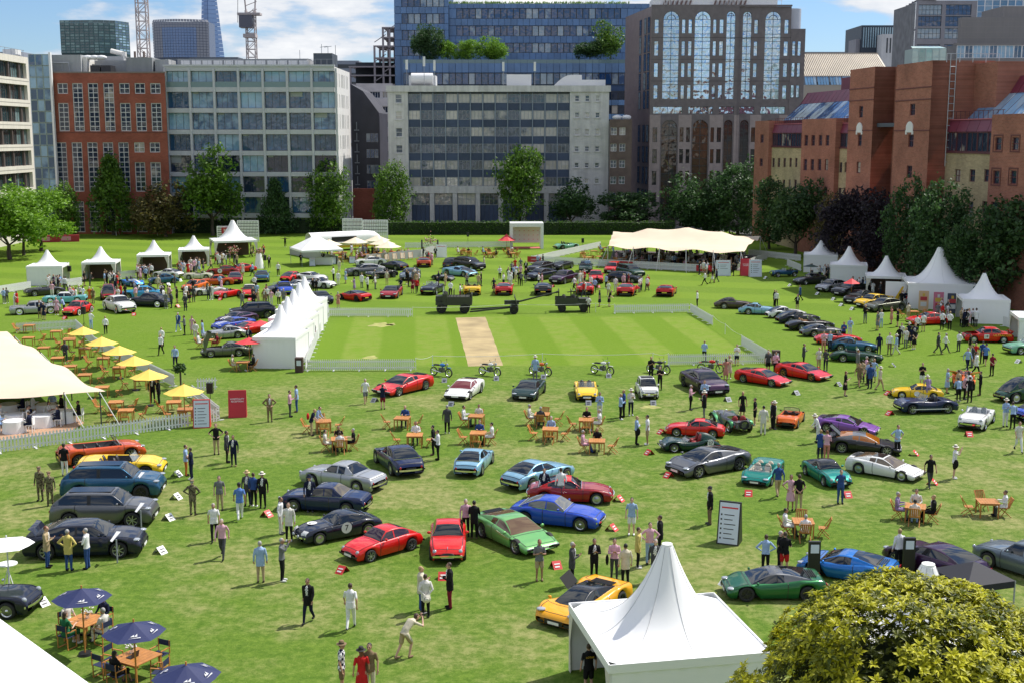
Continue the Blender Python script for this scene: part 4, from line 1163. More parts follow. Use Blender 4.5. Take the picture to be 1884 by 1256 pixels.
tree('maple_tree',72,343,462,105,'lime green tree just right of the leftmost one, before the glass stair tower','loose',L_LIME,seed=4,bole=.22,group=GL)
tree('maple_tree',40,352,470,90,'smaller lime green tree between the two large lime green trees','round',L_LIME,seed=3,bole=.25,group=GL)
tree('lime_tree',120,346,438,58,'narrow dark green tree next to the lime green trees at the left','column',L_GREEN,seed=1,bole=.1,group=GT)
tree('conifer_tree',205,284,433,92,'tall open green tree in front of the red brick office','cone',L_GREEN,seed=3,bole=.12,group=GT)
tree('copper_tree',303,324,436,104,'bronze leaved tree between red brick office and glass office','round',L_BRON,seed=5,bole=.1,group=GT)
tree('plane_tree',389,270,434,112,'big bright green tree in front of the glass office','round',L_GREEN,seed=2,bole=.2,group=GT)
tree('conifer_tree',507,328,432,66,'dark pointed tree in front of the glass office','cone',L_DARK,seed=2,bole=.08,group=GT)
tree('lime_tree',608,307,430,82,'green tree at the corner of the glass office behind the burger van','column',L_GREEN,seed=4,bole=.08,group=GT)
tree('lime_tree',720,311,426,76,'green tree at left corner of the slab office beside the alley','column',L_GREEN,seed=6,bole=.08,group=GT)
tree('plane_tree',957,270,424,92,'tall bright green tree in front of the middle of the slab office','round',L_GREEN,seed=8,bole=.12,group=GT)
tree('lime_tree',1050,331,425,84,'rounded mid green tree before the right end of the slab office','round',L_DARK,seed=7,bole=.2,group=GT)
tree('cherry_tree',1150,352,425,100,'low dark spreading tree before the brown brick block','loose',L_DARK,seed=9,bole=.2,group=GT)
tree('lime_tree',1262,310,428,106,'dark tree left of the arches of the granite tower','round',L_DARK,seed=10,bole=.08,group=GT)
tree('lime_tree',1358,308,432,112,'dark tree at the foot of the right end of the granite tower','column',L_DARK,seed=3,bole=.06,group=GT)
tree('lime_tree',1315,330,430,70,'small dark tree filling the gap in front of the granite tower','column',L_DARK,seed=12,bole=.06,group=GT)
def rtree(px,ytop,wpx,label,kind,leaf,seed,off=4.0,bole=.16,name='lime_tree'):
 k=(px-942)/FPX*_cp;Y=(RO.x+RO.y*math.tan(RA)-off)/(k+math.tan(RA))
 return tree(name,px,ytop,0,wpx,label,kind,leaf,Y=Y,seed=seed,bole=bole,group=GR)
rtree(1425,336,80,'dark green tree at the far end of the red building','column',L_DARK,5)
rtree(1474,319,108,'broad green tree before the first yellow brick recess of the red building','round',L_DARK,11)
rtree(1533,368,60,'thin brownish tree behind the broad green tree','column',L_BRON,1,off=3)
rtree(1573,346,112,'dark purple leaved tree before the yellow brick recess','round',L_PURP,3,name='copper_beech_tree')
rtree(1632,366,90,'purple leaved tree under the left brick tower','column',L_PURP,2,name='copper_beech_tree',off=3)
rtree(1688,344,100,'green tree before the glazed stair between the towers','column',L_DARK,7,bole=.2,off=5)
rtree(1748,349,118,'tall green tree before the right brick tower','column',L_DARK,4,bole=.2,off=5)
rtree(1792,405,90,'lower green tree tucked between the two tallest right hand trees','round',L_DARK,6,bole=.3,off=5)
rtree(1862,356,160,'largest dark green tree at the right edge behind the last tent','round',L_DARK,9,bole=.22,off=2)
def terrace_tree(px,ytop,ybase,wpx,label,leaf,kind='round',seed=1):
 Y=316;t=PY(px,ytop,Y);b_=PY(px,ybase,Y);H=t.z-b_.z;w_=wpx/FPX*Y/2*1.3
 o=tag(empty('terrace_tree',b_,seed),label,'tree','trees on the roof terrace of the blue tower')
 ob('trunk',trunk_mesh(4,1),o,sc=(w_*.5,w_*.5,H*.25));ob('crown',crown_mesh(kind,seed % 5+1),o,[leaf],loc=(0,0,H*.12),sc=(w_,w_,H*.44))
terrace_tree(773,48,117,36,'thin leaved leftmost tree on the roof terrace',L_DARK,'loose',1)
terrace_tree(796,52,117,40,'dark tree second from the left on the roof terrace',L_DARK,'column',2)
terrace_tree(824,74,117,34,'small round bright tree third from left on the roof terrace',L_LIME,'round',3)
terrace_tree(860,71,117,38,'round bright tree in the middle of the roof terrace row',L_LIME,'round',4)
terrace_tree(902,62,117,48,'largest of the three bright round trees left of the roof cabins',L_LIME,'round',5)
terrace_tree(1124,38,118,56,'tall bright tree at the right end of the roof terrace',L_GREEN,'round',7)
terrace_tree(1085,70,118,56,'low dark tree beside the tall one on the roof terrace',L_DARK,'round',6)
# ---- hedge along the far edge
def hedge(x0,x1,Y,h,label,leaf,d=1.6,seed=1):
 o=tag(empty('hedge',((x0+x1)/2,Y,0)),label,'hedge');L_=x1-x0
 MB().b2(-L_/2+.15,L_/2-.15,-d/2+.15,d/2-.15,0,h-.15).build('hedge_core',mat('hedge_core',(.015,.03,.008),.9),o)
 r_=np.random.RandomState(seed);n=int(L_*26);cs=[]
 for k in range(n):
  u=r_.rand()
  if u<.65:cs.append((r_.uniform(-L_/2,L_/2),-d/2+r_.uniform(0,.12),r_.uniform(0,h)))
  else:cs.append((r_.uniform(-L_/2,L_/2),r_.uniform(-d/2,d/2),h-r_.uniform(-.08,.12)))
 ob('foliage',leaves_mesh('foliage',cs,np.ones(n),seed,6,.11,.12,leaf),o)
hedge(PY(712,430,231).x,PY(1242,430,231).x,231,2.35,'long clipped hedge along the far edge below the slab office',L_HEDGE,seed=3)
hedge(PY(322,430,234).x,PY(640,430,234).x,234,2.5,'dark clipped hedge along the far edge below the glass office',L_DARK,seed=4)
# ================================================================ big shrub in the right foreground
from mathutils import noise as mnoise
def big_bush():
 C=Vector((8.85,25.6,4.45));RX=Vector((3.85,3.2,3.65))
 o=tag(empty('rhododendron',(C.x,C.y,0)),'large yellow green rhododendron in the right foreground with rosettes of glossy leaves','shrub')
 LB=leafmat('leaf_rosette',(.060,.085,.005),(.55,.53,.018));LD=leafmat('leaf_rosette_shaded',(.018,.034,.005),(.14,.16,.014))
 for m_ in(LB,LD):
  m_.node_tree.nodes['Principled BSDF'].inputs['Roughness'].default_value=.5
 r_=np.random.RandomState(11)
 def rosette(n,ln,wd,seed):
  q=random.Random(seed);vs=[];fs=[]
  for k in range(n):
   a=6.28*k/n+q.uniform(-.3,.3);el=q.uniform(-.15,.85);l_=ln*q.uniform(.75,1.2);w_=wd*q.uniform(.8,1.2)
   d=Vector((math.cos(a)*math.cos(el),math.sin(a)*math.cos(el),math.sin(el)));s_=Vector((-math.sin(a),math.cos(a),0));u=s_.cross(d)*-1
   b=len(vs);droop=Vector((0,0,-l_*.18))
   vs+=[d*.01,d*l_*.5+s_*w_+u*.012,d*l_*.55,d*l_*.5-s_*w_+u*.012,d*l_+droop]
   fs+=[(b,b+1,b+2),(b,b+2,b+3),(b+1,b+4,b+2),(b+2,b+4,b+3)]
  return vs,fs
 protos=[rosette(10,.185,.033,40+k)for k in range(7)]
 pm=[]
 for vs,fs in protos:
  me=bpy.data.meshes.new('leaf_cluster');me.from_pydata([tuple(v)for v in vs],[],fs);me.materials.append(LB);pm.append(me)
 lumps=[(r_.normal(0,1,3),r_.uniform(.2,.75))for _ in range(60)]
 lumps=[(l_/np.linalg.norm(l_),a)for l_,a in lumps]
 def surf(d):
  k=1.0
  for l_,a in lumps:
   t=float(np.dot(d,l_));k=max(k,1.0+a*.30*max(0,(t-.90)/.10)**.5)
  return k*.945
 items=[]
 camv=np.array([0,0,18.0])
 while len(items)<6400:
  d=r_.normal(0,1,3);d /= np.linalg.norm(d)
  if d[2]<-.45:continue
  p=np.array(C)+d*np.array(RX)*surf(d)*r_.uniform(.93,1.02)
  if mnoise.noise(Vector(p)*1.15)<-.22 and r_.rand()<.9:continue
  v=camv-p;v /= np.linalg.norm(v)
  items.append((p,d,float(np.dot(v,d))))
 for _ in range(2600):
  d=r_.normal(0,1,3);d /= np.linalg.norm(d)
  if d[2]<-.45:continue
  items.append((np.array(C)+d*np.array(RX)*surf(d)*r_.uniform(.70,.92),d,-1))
 items.sort(key=lambda t:(t[2]<.25,np.linalg.norm(t[0]-camv)))
 allv=[];allf=[];mi=[]
 for k,(p,d,f_)in enumerate(items):
  dv=Vector(d+np.array([0,0,.45])).normalized();q=dv.to_track_quat('Z','Y')@Matrix.Rotation(r_.uniform(0,6.28),3,'Z').to_quaternion()
  s_=r_.uniform(.75,1.35)
  if k<290:
   e=ob('leaf_cluster',pm[k % 7],o,loc=Vector(p)-Vector((C.x,C.y,0)),sc=s_);e.rotation_euler=q.to_euler();continue
  vs,fs=protos[k % 7];b=len(allv)
  pl=Vector(p)-Vector((C.x,C.y,0))
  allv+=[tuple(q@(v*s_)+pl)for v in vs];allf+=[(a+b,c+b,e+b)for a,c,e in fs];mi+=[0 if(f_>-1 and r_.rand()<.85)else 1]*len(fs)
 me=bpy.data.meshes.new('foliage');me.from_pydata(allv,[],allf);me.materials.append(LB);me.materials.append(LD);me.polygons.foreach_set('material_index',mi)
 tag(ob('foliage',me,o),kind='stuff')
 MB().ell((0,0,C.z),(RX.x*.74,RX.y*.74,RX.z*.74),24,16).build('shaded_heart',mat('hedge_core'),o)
 mb=MB()
 for k in range(9):
  a=k*.7;mb.tube((0,0,.0),(1.6*math.cos(a),1.5*math.sin(a),3.6+.3*(k % 3)),.13,.06,7);mb.tube((1.6*math.cos(a),1.5*math.sin(a),3.6+.3*(k % 3)),(2.5*math.cos(a),2.3*math.sin(a),5.6+.5*(k % 3)),.06,.02,6)
 mb.build('stem',M_BARK,o)
 fm=mat('white_blossom',(.78,.76,.74),.6)
 for k,(px,py)in enumerate(((1622,1068),(1731,1062),(1745,1070),(1768,1082),(1790,1094),(1815,1113),(1663,1063),(1775,1108))):
  dd=ray(px,py);oo=Vector((0,0,18));best=None
  for t in np.linspace(18,34,240):
   p=oo+dd*t;e=Vector(((p.x-C.x)/RX.x,(p.y-C.y)/RX.y,(p.z-C.z)/RX.z))
   if e.length<1.0:best=p;break
  if best is None:continue
  mb=MB();q=random.Random(k)
  for j in range(7):mb.ell((q.uniform(-.09,.09),q.uniform(-.09,.09),q.uniform(-.03,.06)),(.045,.045,.03),6,4)
  ob('blossom',mb.mesh('blossom',[fm]),o,loc=best-Vector((C.x,C.y,0))+Vector((0,-.08,.08)))
big_bush()
# ================================================================ CARS
def paint(rgb,flake=0.0):
 k=('paint',tuple(rgb),flake)
 if k in _cache:return _cache[k]
 m,t,b=newmat('car_paint')
 S(b,Base_Color=c4(rgb),Roughness=.32 if not flake else .38,Metallic=flake)
 b.inputs['Coat Weight'].default_value=.8;b.inputs['Coat Roughness'].default_value=.03
 b.inputs['Specular IOR Level'].default_value=.2
 _cache[k]=m
 return m
M_CG=mat('car_glass',(.010,.013,.016),.03,spec=.9)
M_TYRE=mat('tyre_rubber',(.018,.018,.019),.8)
M_CHR=mat('chrome',(.78,.78,.80),.10,metal=1.0)
M_ALLOY=mat('alloy_wheel',(.50,.51,.53),.28,metal=.85)
M_BLK=mat('black_trim',(.012,.012,.013),.45)
M_UNDER=mat('underbody',(.008,.008,.008),.9)
M_LAMP=mat('headlamp_glass',(.34,.37,.41),.06,spec=1.0,coat=.5)
M_RED=mat('tail_lamp_red',(.35,.01,.01),.15)
M_PLW=mat('number_plate_white',(.75,.75,.72),.5);M_PLY=mat('number_plate_yellow',(.75,.55,.05),.5);M_PLB=mat('number_plate_black',(.02,.02,.02),.4)
M_LTH={'k':mat('black_leather',(.02,.02,.022),.5),'t':mat('tan_leather',(.42,.22,.09),.55),'r':mat('red_leather',(.28,.02,.02),.5),'c':mat('cream_leather',(.55,.48,.36),.55)}
def _scr():
 m,t,b=newmat('windscreen_clear');S(b,Base_Color=(.55,.62,.66,1),Roughness=.03);b.inputs['Alpha'].default_value=.35;b.inputs['Specular IOR Level'].default_value=1.0
 return m
M_SCR=_scr()
T={}
def ctype(n,L,W,H,prof,gh,wr=.32,wb=(.19,.80),belt=.86,roof=.64,clear=.17,**k):
 T[n]=dict(L=L,W=W,H=H,prof=prof,gh=gh,wr=wr,wb=wb,belt=belt,roof=roof,clear=clear,**k)
ctype('gt60',4.45,1.70,1.26,[(0,.50,.47,.78),(.02,.62,.56,.86),(.08,.73,.68,.93),(.2,.82,.79,.98),(.34,.86,.82,1),(.5,.90,.83,1),(.64,.94,.86,1),(.76,.95,.90,1),(.88,.88,.82,.96),(.97,.78,.72,.88),(1,.60,.56,.82)],(.37,.49,.66,.87),chrome=1)
ctype('notch60',4.6,1.72,1.32,[(0,.55,.52,.84),(.02,.72,.66,.90),(.1,.82,.80,.95),(.25,.88,.85,.99),(.37,.92,.87,1),(.5,.92,.88,1),(.72,.93,.88,1),(.85,.90,.88,.98),(.97,.82,.82,.92),(1,.60,.58,.88)],(.35,.44,.63,.75),chrome=1,roof=.66)
ctype('etype',4.45,1.62,1.22,[(0,.46,.44,.42),(.02,.54,.50,.56),(.08,.66,.60,.78),(.18,.77,.70,.92),(.3,.84,.74,.98),(.44,.88,.76,1),(.6,.88,.78,1),(.74,.90,.84,1),(.86,.82,.76,.92),(.96,.66,.62,.72),(1,.54,.52,.58)],(.45,.53,.66,.93),chrome=1,wr=.32,wb=(.20,.75))
ctype('alfa',3.95,1.56,1.24,[(0,.48,.46,.74),(.02,.60,.55,.84),(.1,.72,.68,.93),(.22,.80,.77,.98),(.36,.84,.80,1),(.55,.86,.82,1),(.75,.88,.84,1),(.88,.82,.78,.95),(.97,.70,.66,.86),(1,.52,.50,.80)],(.35,.46,.66,.90),wr=.30,round=1,chrome=0)
ctype('wedge',4.2,1.86,1.10,[(0,.36,.34,.84),(.015,.43,.41,.92),(.1,.52,.50,.96),(.3,.69,.66,1),(.45,.78,.74,1),(.6,.85,.82,1),(.75,.92,.86,1),(.9,.94,.88,.99),(.98,.92,.84,.97),(1,.58,.56,.95)],(.29,.48,.66,.88),clear=.15,roof=.60,rearblack=1)
ctype('mid',4.4,1.92,1.17,[(0,.42,.38,.80),(.015,.50,.46,.88),(.07,.60,.60,.95),(.18,.74,.76,1),(.3,.80,.76,.99),(.45,.84,.76,.97),(.6,.88,.82,.98),(.74,.94,.92,1),(.88,.95,.92,.99),(.97,.90,.84,.94),(1,.58,.55,.90)],(.24,.43,.57,.84),clear=.13,wr=.34,roof=.60,rearblack=1,modern=1)
ctype('front_gt',4.7,1.94,1.30,[(0,.48,.44,.82),(.015,.62,.58,.88),(.06,.76,.72,.95),(.16,.88,.88,1),(.3,.94,.90,.99),(.5,.96,.92,.98),(.7,.98,.95,1),(.83,1.0,.96,1),(.95,.98,.88,.93),(1,.60,.56,.90)],(.31,.45,.64,.89),wr=.35,modern=1)
ctype('saloon',5.0,1.93,1.43,[(0,.50,.46,.84),(.015,.70,.64,.90),(.06,.84,.80,.96),(.16,.93,.90,1),(.3,1.0,.94,1),(.5,1.02,.97,1),(.7,1.05,1.0,1),(.85,1.08,1.02,.99),(.96,1.06,.96,.93),(1,.66,.62,.90)],(.29,.42,.68,.88),wr=.36,modern=1,roof=.66,four=1)
ctype('suv',5.0,1.98,1.70,[(0,.60,.55,.84),(.015,.86,.78,.90),(.05,1.0,.95,.96),(.15,1.10,1.06,1),(.28,1.16,1.10,1),(.5,1.18,1.13,1),(.75,1.2,1.15,1),(.93,1.2,1.12,.97),(.985,1.12,1.02,.93),(1,.72,.66,.90)],(.27,.39,.84,.97),wr=.39,modern=1,roof=.70,clear=.24,four=1)
ctype('estate',4.6,1.72,1.42,[(0,.50,.46,.88),(.015,.72,.68,.93),(.1,.84,.80,.97),(.28,.92,.88,1),(.5,.94,.90,1),(.9,.96,.92,.99),(.985,.94,.90,.96),(1,.60,.56,.94)],(.30,.42,.86,.97),wr=.31,roof=.72,four=1)
ctype('box',4.35,1.70,1.36,[(0,.50,.46,.90),(.015,.70,.66,.94),(.1,.82,.78,.98),(.28,.90,.86,1),(.5,.92,.88,1),(.78,.94,.90,1),(.96,.92,.88,.97),(1,.56,.52,.95)],(.31,.43,.67,.80),wr=.31,roof=.70,four=1)
ctype('fastback',4.25,1.74,1.28,[(0,.48,.46,.78),(.02,.62,.60,.88),(.1,.74,.76,.95),(.22,.80,.80,.98),(.32,.86,.82,.98),(.5,.90,.84,.98),(.68,.94,.88,1),(.8,.92,.90,1),(.92,.82,.76,.94),(1,.60,.56,.84)],(.27,.41,.60,.93),wr=.33,round=1)
ctype('p356',3.95,1.64,1.28,[(0,.46,.44,.70),(.02,.58,.55,.82),(.1,.72,.72,.93),(.22,.80,.76,.98),(.34,.84,.80,1),(.55,.86,.82,1),(.74,.88,.84,1),(.88,.76,.72,.90),(1,.48,.46,.72)],(.31,.42,.60,.90),wr=.31,round=1,chrome=1)
ctype('fifties',4.9,1.85,1.50,[(0,.60,.56,.80),(.015,.80,.74,.88),(.08,.92,.88,.95),(.2,.99,.95,1),(.35,1.02,.98,1),(.6,1.02,.98,1),(.78,1.0,.96,.99),(.93,.88,.84,.92),(1,.60,.56,.82)],(.34,.42,.66,.85),wr=.36,chrome=1,clear=.2,whitewall=1,roof=.66)
ctype('finned',5.3,1.98,1.40,[(0,.60,.60,.90),(.012,.82,.86,.95),(.1,.88,.90,.98),(.3,.93,.90,1),(.5,.94,.90,1),(.7,.94,.92,1),(.85,.92,.96,.99),(.97,.86,1.0,.97),(1,.60,.70,.95)],(.32,.39,.62,.72),wr=.36,chrome=1,clear=.2,whitewall=1,four=1,roof=.72)
ctype('beetle',4.1,1.60,1.52,[(0,.52,.50,.60),(.03,.74,.66,.74),(.12,.92,.80,.90),(.28,1.0,.90,.98),(.4,1.02,.92,1),(.65,1.0,.92,1),(.82,.86,.76,.94),(.94,.62,.56,.78),(1,.44,.42,.66)],(.34,.42,.60,.90),wr=.34,chrome=1,clear=.2,roof=.60)
ctype('micro',2.97,1.34,1.33,[(0,.46,.44,.80),(.02,.66,.62,.90),(.1,.78,.76,.96),(.25,.84,.82,1),(.5,.86,.84,1),(.8,.86,.82,.98),(.95,.78,.72,.92),(1,.50,.46,.84)],(.24,.37,.74,.96),wr=.26,wb=(.19,.83),roof=.74,chrome=1)
ctype('rounds',3.85,1.54,1.14,[(0,.42,.40,.74),(.02,.52,.50,.86),(.1,.64,.64,.94),(.24,.74,.72,.99),(.4,.78,.74,1),(.6,.80,.76,1),(.8,.82,.80,1),(.94,.76,.72,.94),(1,.52,.48,.84)],(.36,.45,.62,.86),wr=.28,clear=.14)
ctype('lowracer',3.7,1.58,1.02,[(0,.34,.32,.52),(.03,.48,.46,.72),(.12,.62,.68,.90),(.22,.68,.70,.97),(.36,.66,.58,.98),(.55,.64,.56,.96),(.74,.68,.72,1),(.86,.68,.66,.96),(.96,.54,.50,.84),(1,.40,.38,.7)],(.40,.45,.6,.8),wr=.29,clear=.12,round=1)
ctype('sports50',3.85,1.56,1.18,[(0,.50,.50,.84),(.02,.66,.68,.92),(.1,.76,.80,.97),(.22,.82,.80,.98),(.38,.84,.76,.99),(.55,.80,.72,.99),(.72,.84,.82,1),(.86,.80,.78,.97),(.97,.68,.66,.88),(1,.52,.50,.80)],(.38,.45,.6,.8),wr=.31,chrome=1,round=1)
ctype('limo30',5.0,1.80,1.80,[(0,.70,.60,.5),(.03,1.0,.8,.62),(.15,1.12,.86,.86),(.3,1.16,1.0,.98),(.5,1.18,1.1,1),(.8,1.18,1.08,1),(.95,1.0,.9,.9),(1,.7,.62,.8)],(.33,.37,.80,.94),wr=.38,chrome=1,clear=.24,four=1,roof=.80)
ctype('hyper',4.6,2.0,1.12,[(0,.42,.42,.86),(.015,.56,.60,.93),(.08,.66,.74,.99),(.18,.70,.80,1),(.34,.74,.70,.94),(.5,.78,.68,.92),(.64,.84,.78,.96),(.76,.88,.92,1),(.9,.88,.90,1),(.98,.84,.82,.98),(1,.50,.50,.95)],(.22,.42,.54,.80),clear=.10,wr=.35,roof=.50,belt=.68,rearblack=1,modern=1)
def interp(prof,x,k):
 xs=[p[0]for p in prof]
 for i in range(len(xs)-1):
  if x <= xs[i+1]+1e-9:
   t=(x-xs[i])/(xs[i+1]-xs[i]);
   p0=prof[max(0,i-1)][k];p1=prof[i][k];p2=prof[i+1][k];p3=prof[min(len(prof)-1,i+2)][k]
   m1=(p2-p0)/2 if 0<i else(p2-p1);m2=(p3-p1)/2 if i+2<len(prof)else(p2-p1)
   lim=3*abs(p2-p1);m1=max(-lim,min(lim,m1));m2=max(-lim,min(lim,m2))
   return(2*t**3-3*t*t+1)*p1+(t**3-2*t*t+t)*m1+(-2*t**3+3*t*t)*p2+(t**3-t*t)*m2
 return prof[-1][k]
def vnormals(V,F):
 n=np.zeros_like(V)
 for f in F:
  a,b,c=V[f[0]],V[f[1]],V[f[2]]
  m=np.cross(b-a,c-a)
  if len(f)>3:m=m+np.cross(c-a,V[f[3]]-a)
  for i in f:n[i]+=m
 l=np.linalg.norm(n,axis=1);l[l==0]=1
 return n/l[:,None]
def submesh(name,V,Nn,faces,m):
 idx=sorted({i for f in faces for i in f});mp={i:j for j,i in enumerate(idx)}
 me=bpy.data.meshes.new(name);me.from_pydata([tuple(V[i])for i in idx],[],[[mp[i]for i in f]for f in faces])
 me.polygons.foreach_set('use_smooth',[True]*len(faces));me.materials.append(m);me.update()
 me.normals_split_custom_set_from_vertices([tuple(Nn[i])for i in idx])
 return me
def car_meshes(tn,opened):
 """parts of a car type; front of the car points to +Y, origin on the ground under its middle"""
 def f():
  t=T[tn];L_,W,H=t['L'],t['W'],t['H'];hw=W/2;r=t['wr'];Rr=r*1.16;cl=t['clear']
  A,B,C,D=t['gh'];out=[]
  xw=[L_*t['wb'][0],L_*t['wb'][1]]
  xs=set([0,.008,.03,.06,.95,.985,1,A,D])
  for c in xw:
   for q in(-1.0,-.97,-.85,-.62,-.33,0,.33,.62,.85,.97,1.0):xs.add((c+q*Rr)/L_)
  xs |= {x/18 for x in range(1,18)}
  k0,k1=(A+.015,.80 if t.get('four')else .68)if opened else(9,9)
  if opened and tn in('wedge','mid','hyper'):k1=.60
  d0,d1=A-.02,(.60 if not t.get('four')else .74)
  bn=(.045,A-.03);bt=(max(D+.01,.80),.975)
  if tn in('fastback','p356','mid','hyper'):bt=(.80,.97)
  for q in(d0,d1,k0,k1,*bn,*bt):
   if 0<q<1:xs.add(q)
  X=sorted(xs);XX=[X[0]]
  for x in X[1:]:
   if x-XX[-1]>.004:XX.append(x)
   elif x in(d0,d1,k0,k1,*bn,*bt):XX[-1]=x
  X=XX;near=lambda v:min(range(len(X)),key=lambda i:abs(X[i]-v))
  rows=[]
  for x in X:
   zc,zs,wf=(interp(t['prof'],x,k)for k in(1,2,3));w_=hw*wf;xm=x*L_
   zl=cl+(.10 if x<.02 or x>.985 else 0)
   for c in xw:
    if abs(xm-c)<Rr:zl=max(zl,r*.98+math.sqrt(max(0,Rr*Rr-(xm-c)**2))-.0)
   zl=min(zl,zs-.06);zm=zs-zl;rd=t.get('round',0)
   ins=k0 <= x <= k1
   pts=[(w_*.90,zl),(w_*(.985),zl+zm*.30),(w_*1.0,zl+zm*.62),(w_*(.955 if rd else .972),zs-zm*.06),(w_*.84,zs+(zc-zs)*.35+.012),(w_*.70,(zs+2*zc)/3 if zc>zs else zc+(zs-zc)*.35),(w_*.36,zc),(0,zc+.005)]
   if opened and ins:pts[6]=(w_*.68,.42);pts[5]=(w_*.70,pts[5][1]-.02);pts[7]=(0,.40)
   rows.append([(y,xm,z)for y,z in pts])
  n=8;full=[]
  for rw in rows:
   full.append([(y,x,z)for y,x,z in rw]+[(-y,x,z)for y,x,z in rw[-2::-1]])
  m_=15;V=np.array([(y,L_/2-x,z)for rw in full for y,x,z in rw]);F=[];cls=[]
  i0,i1,b0,b1,e0,e1,kk0,kk1=(near(v)for v in(d0,d1,bn[0],bn[1],bt[0],bt[1],k0,k1))
  for i in range(len(X)-1):
   for j in range(m_-1):
    F.append((i*m_+j,i*m_+j+1,(i+1)*m_+j+1,(i+1)*m_+j));jj=min(j,m_-2-j)
    c='body'
    if jj <= 3 and i0 <= i<i1 and jj >= 0:c='door_a' if j<7 else 'door_b'
    if jj >= 4 and b0 <= i<b1 and not(opened and i >= kk0):c='bonnet'
    if jj >= 4 and e0 <= i<e1:c='boot_lid'
    if opened and jj >= 5 and kk0 <= i<kk1:c='interior'
    cls.append(c)
  F.append(tuple(range(m_)));cls.append('body');F.append(tuple(range((len(X)-1)*m_,len(X)*m_))[::-1]);cls.append('body')
  Nn=vnormals(V,F[:-2])
  sgn=np.sign(Nn[(len(X)//2)*m_+7][2])
  if sgn<0:F=[tuple(f[::-1])for f in F];Nn=-Nn
  for nm,key in(('body','body'),('bonnet','bonnet'),('boot_lid','boot_lid'),('door','door_a'),('door','door_b'),('interior','interior')):
   fs=[f for f,c in zip(F,cls)if c==key]
   if fs:out.append((nm,submesh(nm,V,Nn,fs,None),'P' if nm != 'interior' else 'I',None))
  # shut lines
  mb=MB()
  def line(ids,w_=.015):
   for a,b_ in zip(ids[:-1],ids[1:]):
    pa,pb=Vector(V[a])+Vector(Nn[a])*.004,Vector(V[b_])+Vector(Nn[b_])*.004
    d=pb-pa
    if d.length<1e-5:continue
    s_=d.cross(Vector(Nn[a])).normalized()*w_
    mb.add([pa-s_,pb-s_,pb+s_,pa+s_],[(0,1,2,3)])
  for ii in(i0,i1):line([ii*m_+j for j in range(0,5)]);line([ii*m_+14-j for j in range(0,5)])
  for(p,q)in((b0,b1),(e0,e1)):
   for j in(4,10):line([i*m_+j for i in range(p,q+1)])
   line([p*m_+j for j in range(4,11)])
   if not(opened and q >= kk0):line([q*m_+j for j in range(4,11)])
  for j in(0,14):pass
  out.append(('shut_lines',mb.mesh('shut_lines',[M_BLK]),None,None))
  # underbody
  mb=MB();mb.b2(-hw*.74,hw*.74,-L_/2*.95,L_/2*.95,cl+.02,min(.40,r*1.1));out.append(('underbody',mb.mesh('underbody',[M_UNDER]),None,None))
  zA=lambda x:interp(t['prof'],x,1)
  if not opened:
   xs2=[A,A+(B-A)*.25,A+(B-A)*.5,A+(B-A)*.75,B,B+(C-B)*.33,B+(C-B)*.45,B+(C-B)*.53,B+(C-B)*.75,C,C+(D-C)*.25,C+(D-C)*.5,C+(D-C)*.75,D]
   rows=[]
   ht=[]
   for x in xs2:
    if x <= B:u=(x-A)/(B-A);z=zA(A)+(H-.03-zA(A))*(u**.82)
    elif x <= C:u=(x-B)/(C-B);z=H-.03+.03*math.sin(math.pi*u*.9)
    else:u=(x-C)/(D-C);z=zA(D)+(H-.03+.03*math.sin(math.pi*.9)-zA(D))*(1-u**(1.45 if D-C>.15 else 1.1))
    ht.append(z)
   for x,z in zip(xs2,ht):
    wf=interp(t['prof'],x,3);zs=min(interp(t['prof'],x,2),z-.001);zb=max(zs,zA(x)-.05)if z>zA(x)else z-.002
    zb=min(zb,z-.002);hN=min(1,(z-zb)/(H-zA(B)))
    wb_=hw*wf*t['belt'];wr_=wb_+(hw*t['roof']*(.99 if x<C else .97)-wb_)*hN
    def P(a,b_):return(a,x*L_,b_)
    q=[P(wb_,zb),P(wb_+(wr_-wb_)*.80,zb+(z-zb)*.86),P(wb_+(wr_-wb_)*1.0-.01*hN,zb+(z-zb)*.965),P(wr_*.86,z-.006*hN),P(wr_*.45,z+.012*hN),P(0,z+.018*hN)]
    rows.append(q+[(-a,b_,c)for a,b_,c in q[-2::-1]])
   m2=11;V2=np.array([(a,L_/2-b_,c)for rw in rows for a,b_,c in rw]);F2=[];c2=[]
   for i in range(len(xs2)-1):
    for j in range(m2-1):
     F2.append((i*m2+j,i*m2+j+1,(i+1)*m2+j+1,(i+1)*m2+j));jj=min(j,m2-2-j)
     c='roof'
     if jj==0:
      if i in(6,):c='roof' if not t.get('modern')else 'pillar'
      elif 0 <= i<(11 if(D-C>.15 and not t.get('rearblack'))or t.get('four')else 9):c='sideA' if j==0 else 'sideB'
     if jj >= 2 and i<4:c='ws'
     if jj >= 2 and i >= 10 and(i<13):c='rw'
     if jj >= 3 and i==9:c='rw'
     c2.append(c)
   N2=vnormals(V2,F2)
   if np.sign(N2[6*m2+5][2])<0:F2=[tuple(f[::-1])for f in F2];N2=-N2
   for nm,key,mk in(('roof','roof','R'),('windscreen','ws','G'),('rear_window','rw','G'),('side_window','sideA','G'),('side_window','sideB','G'),('pillar','pillar','K')):
    fs=[f for f,c in zip(F2,c2)if c==key]
    if fs:out.append((nm,submesh(nm,V2,N2,fs,None),mk,None))
   if t.get('rearblack'):
    mb=MB()
    for k in range(5):y=L_/2-L_*(D-.02+k*.02);mb.b2(-hw*.5,hw*.5,y-.03,y+.012,zA(D)+.015,zA(D)+.04)
    out.append(('engine_louvre',mb.mesh('engine_louvre',[M_BLK]),None,None))
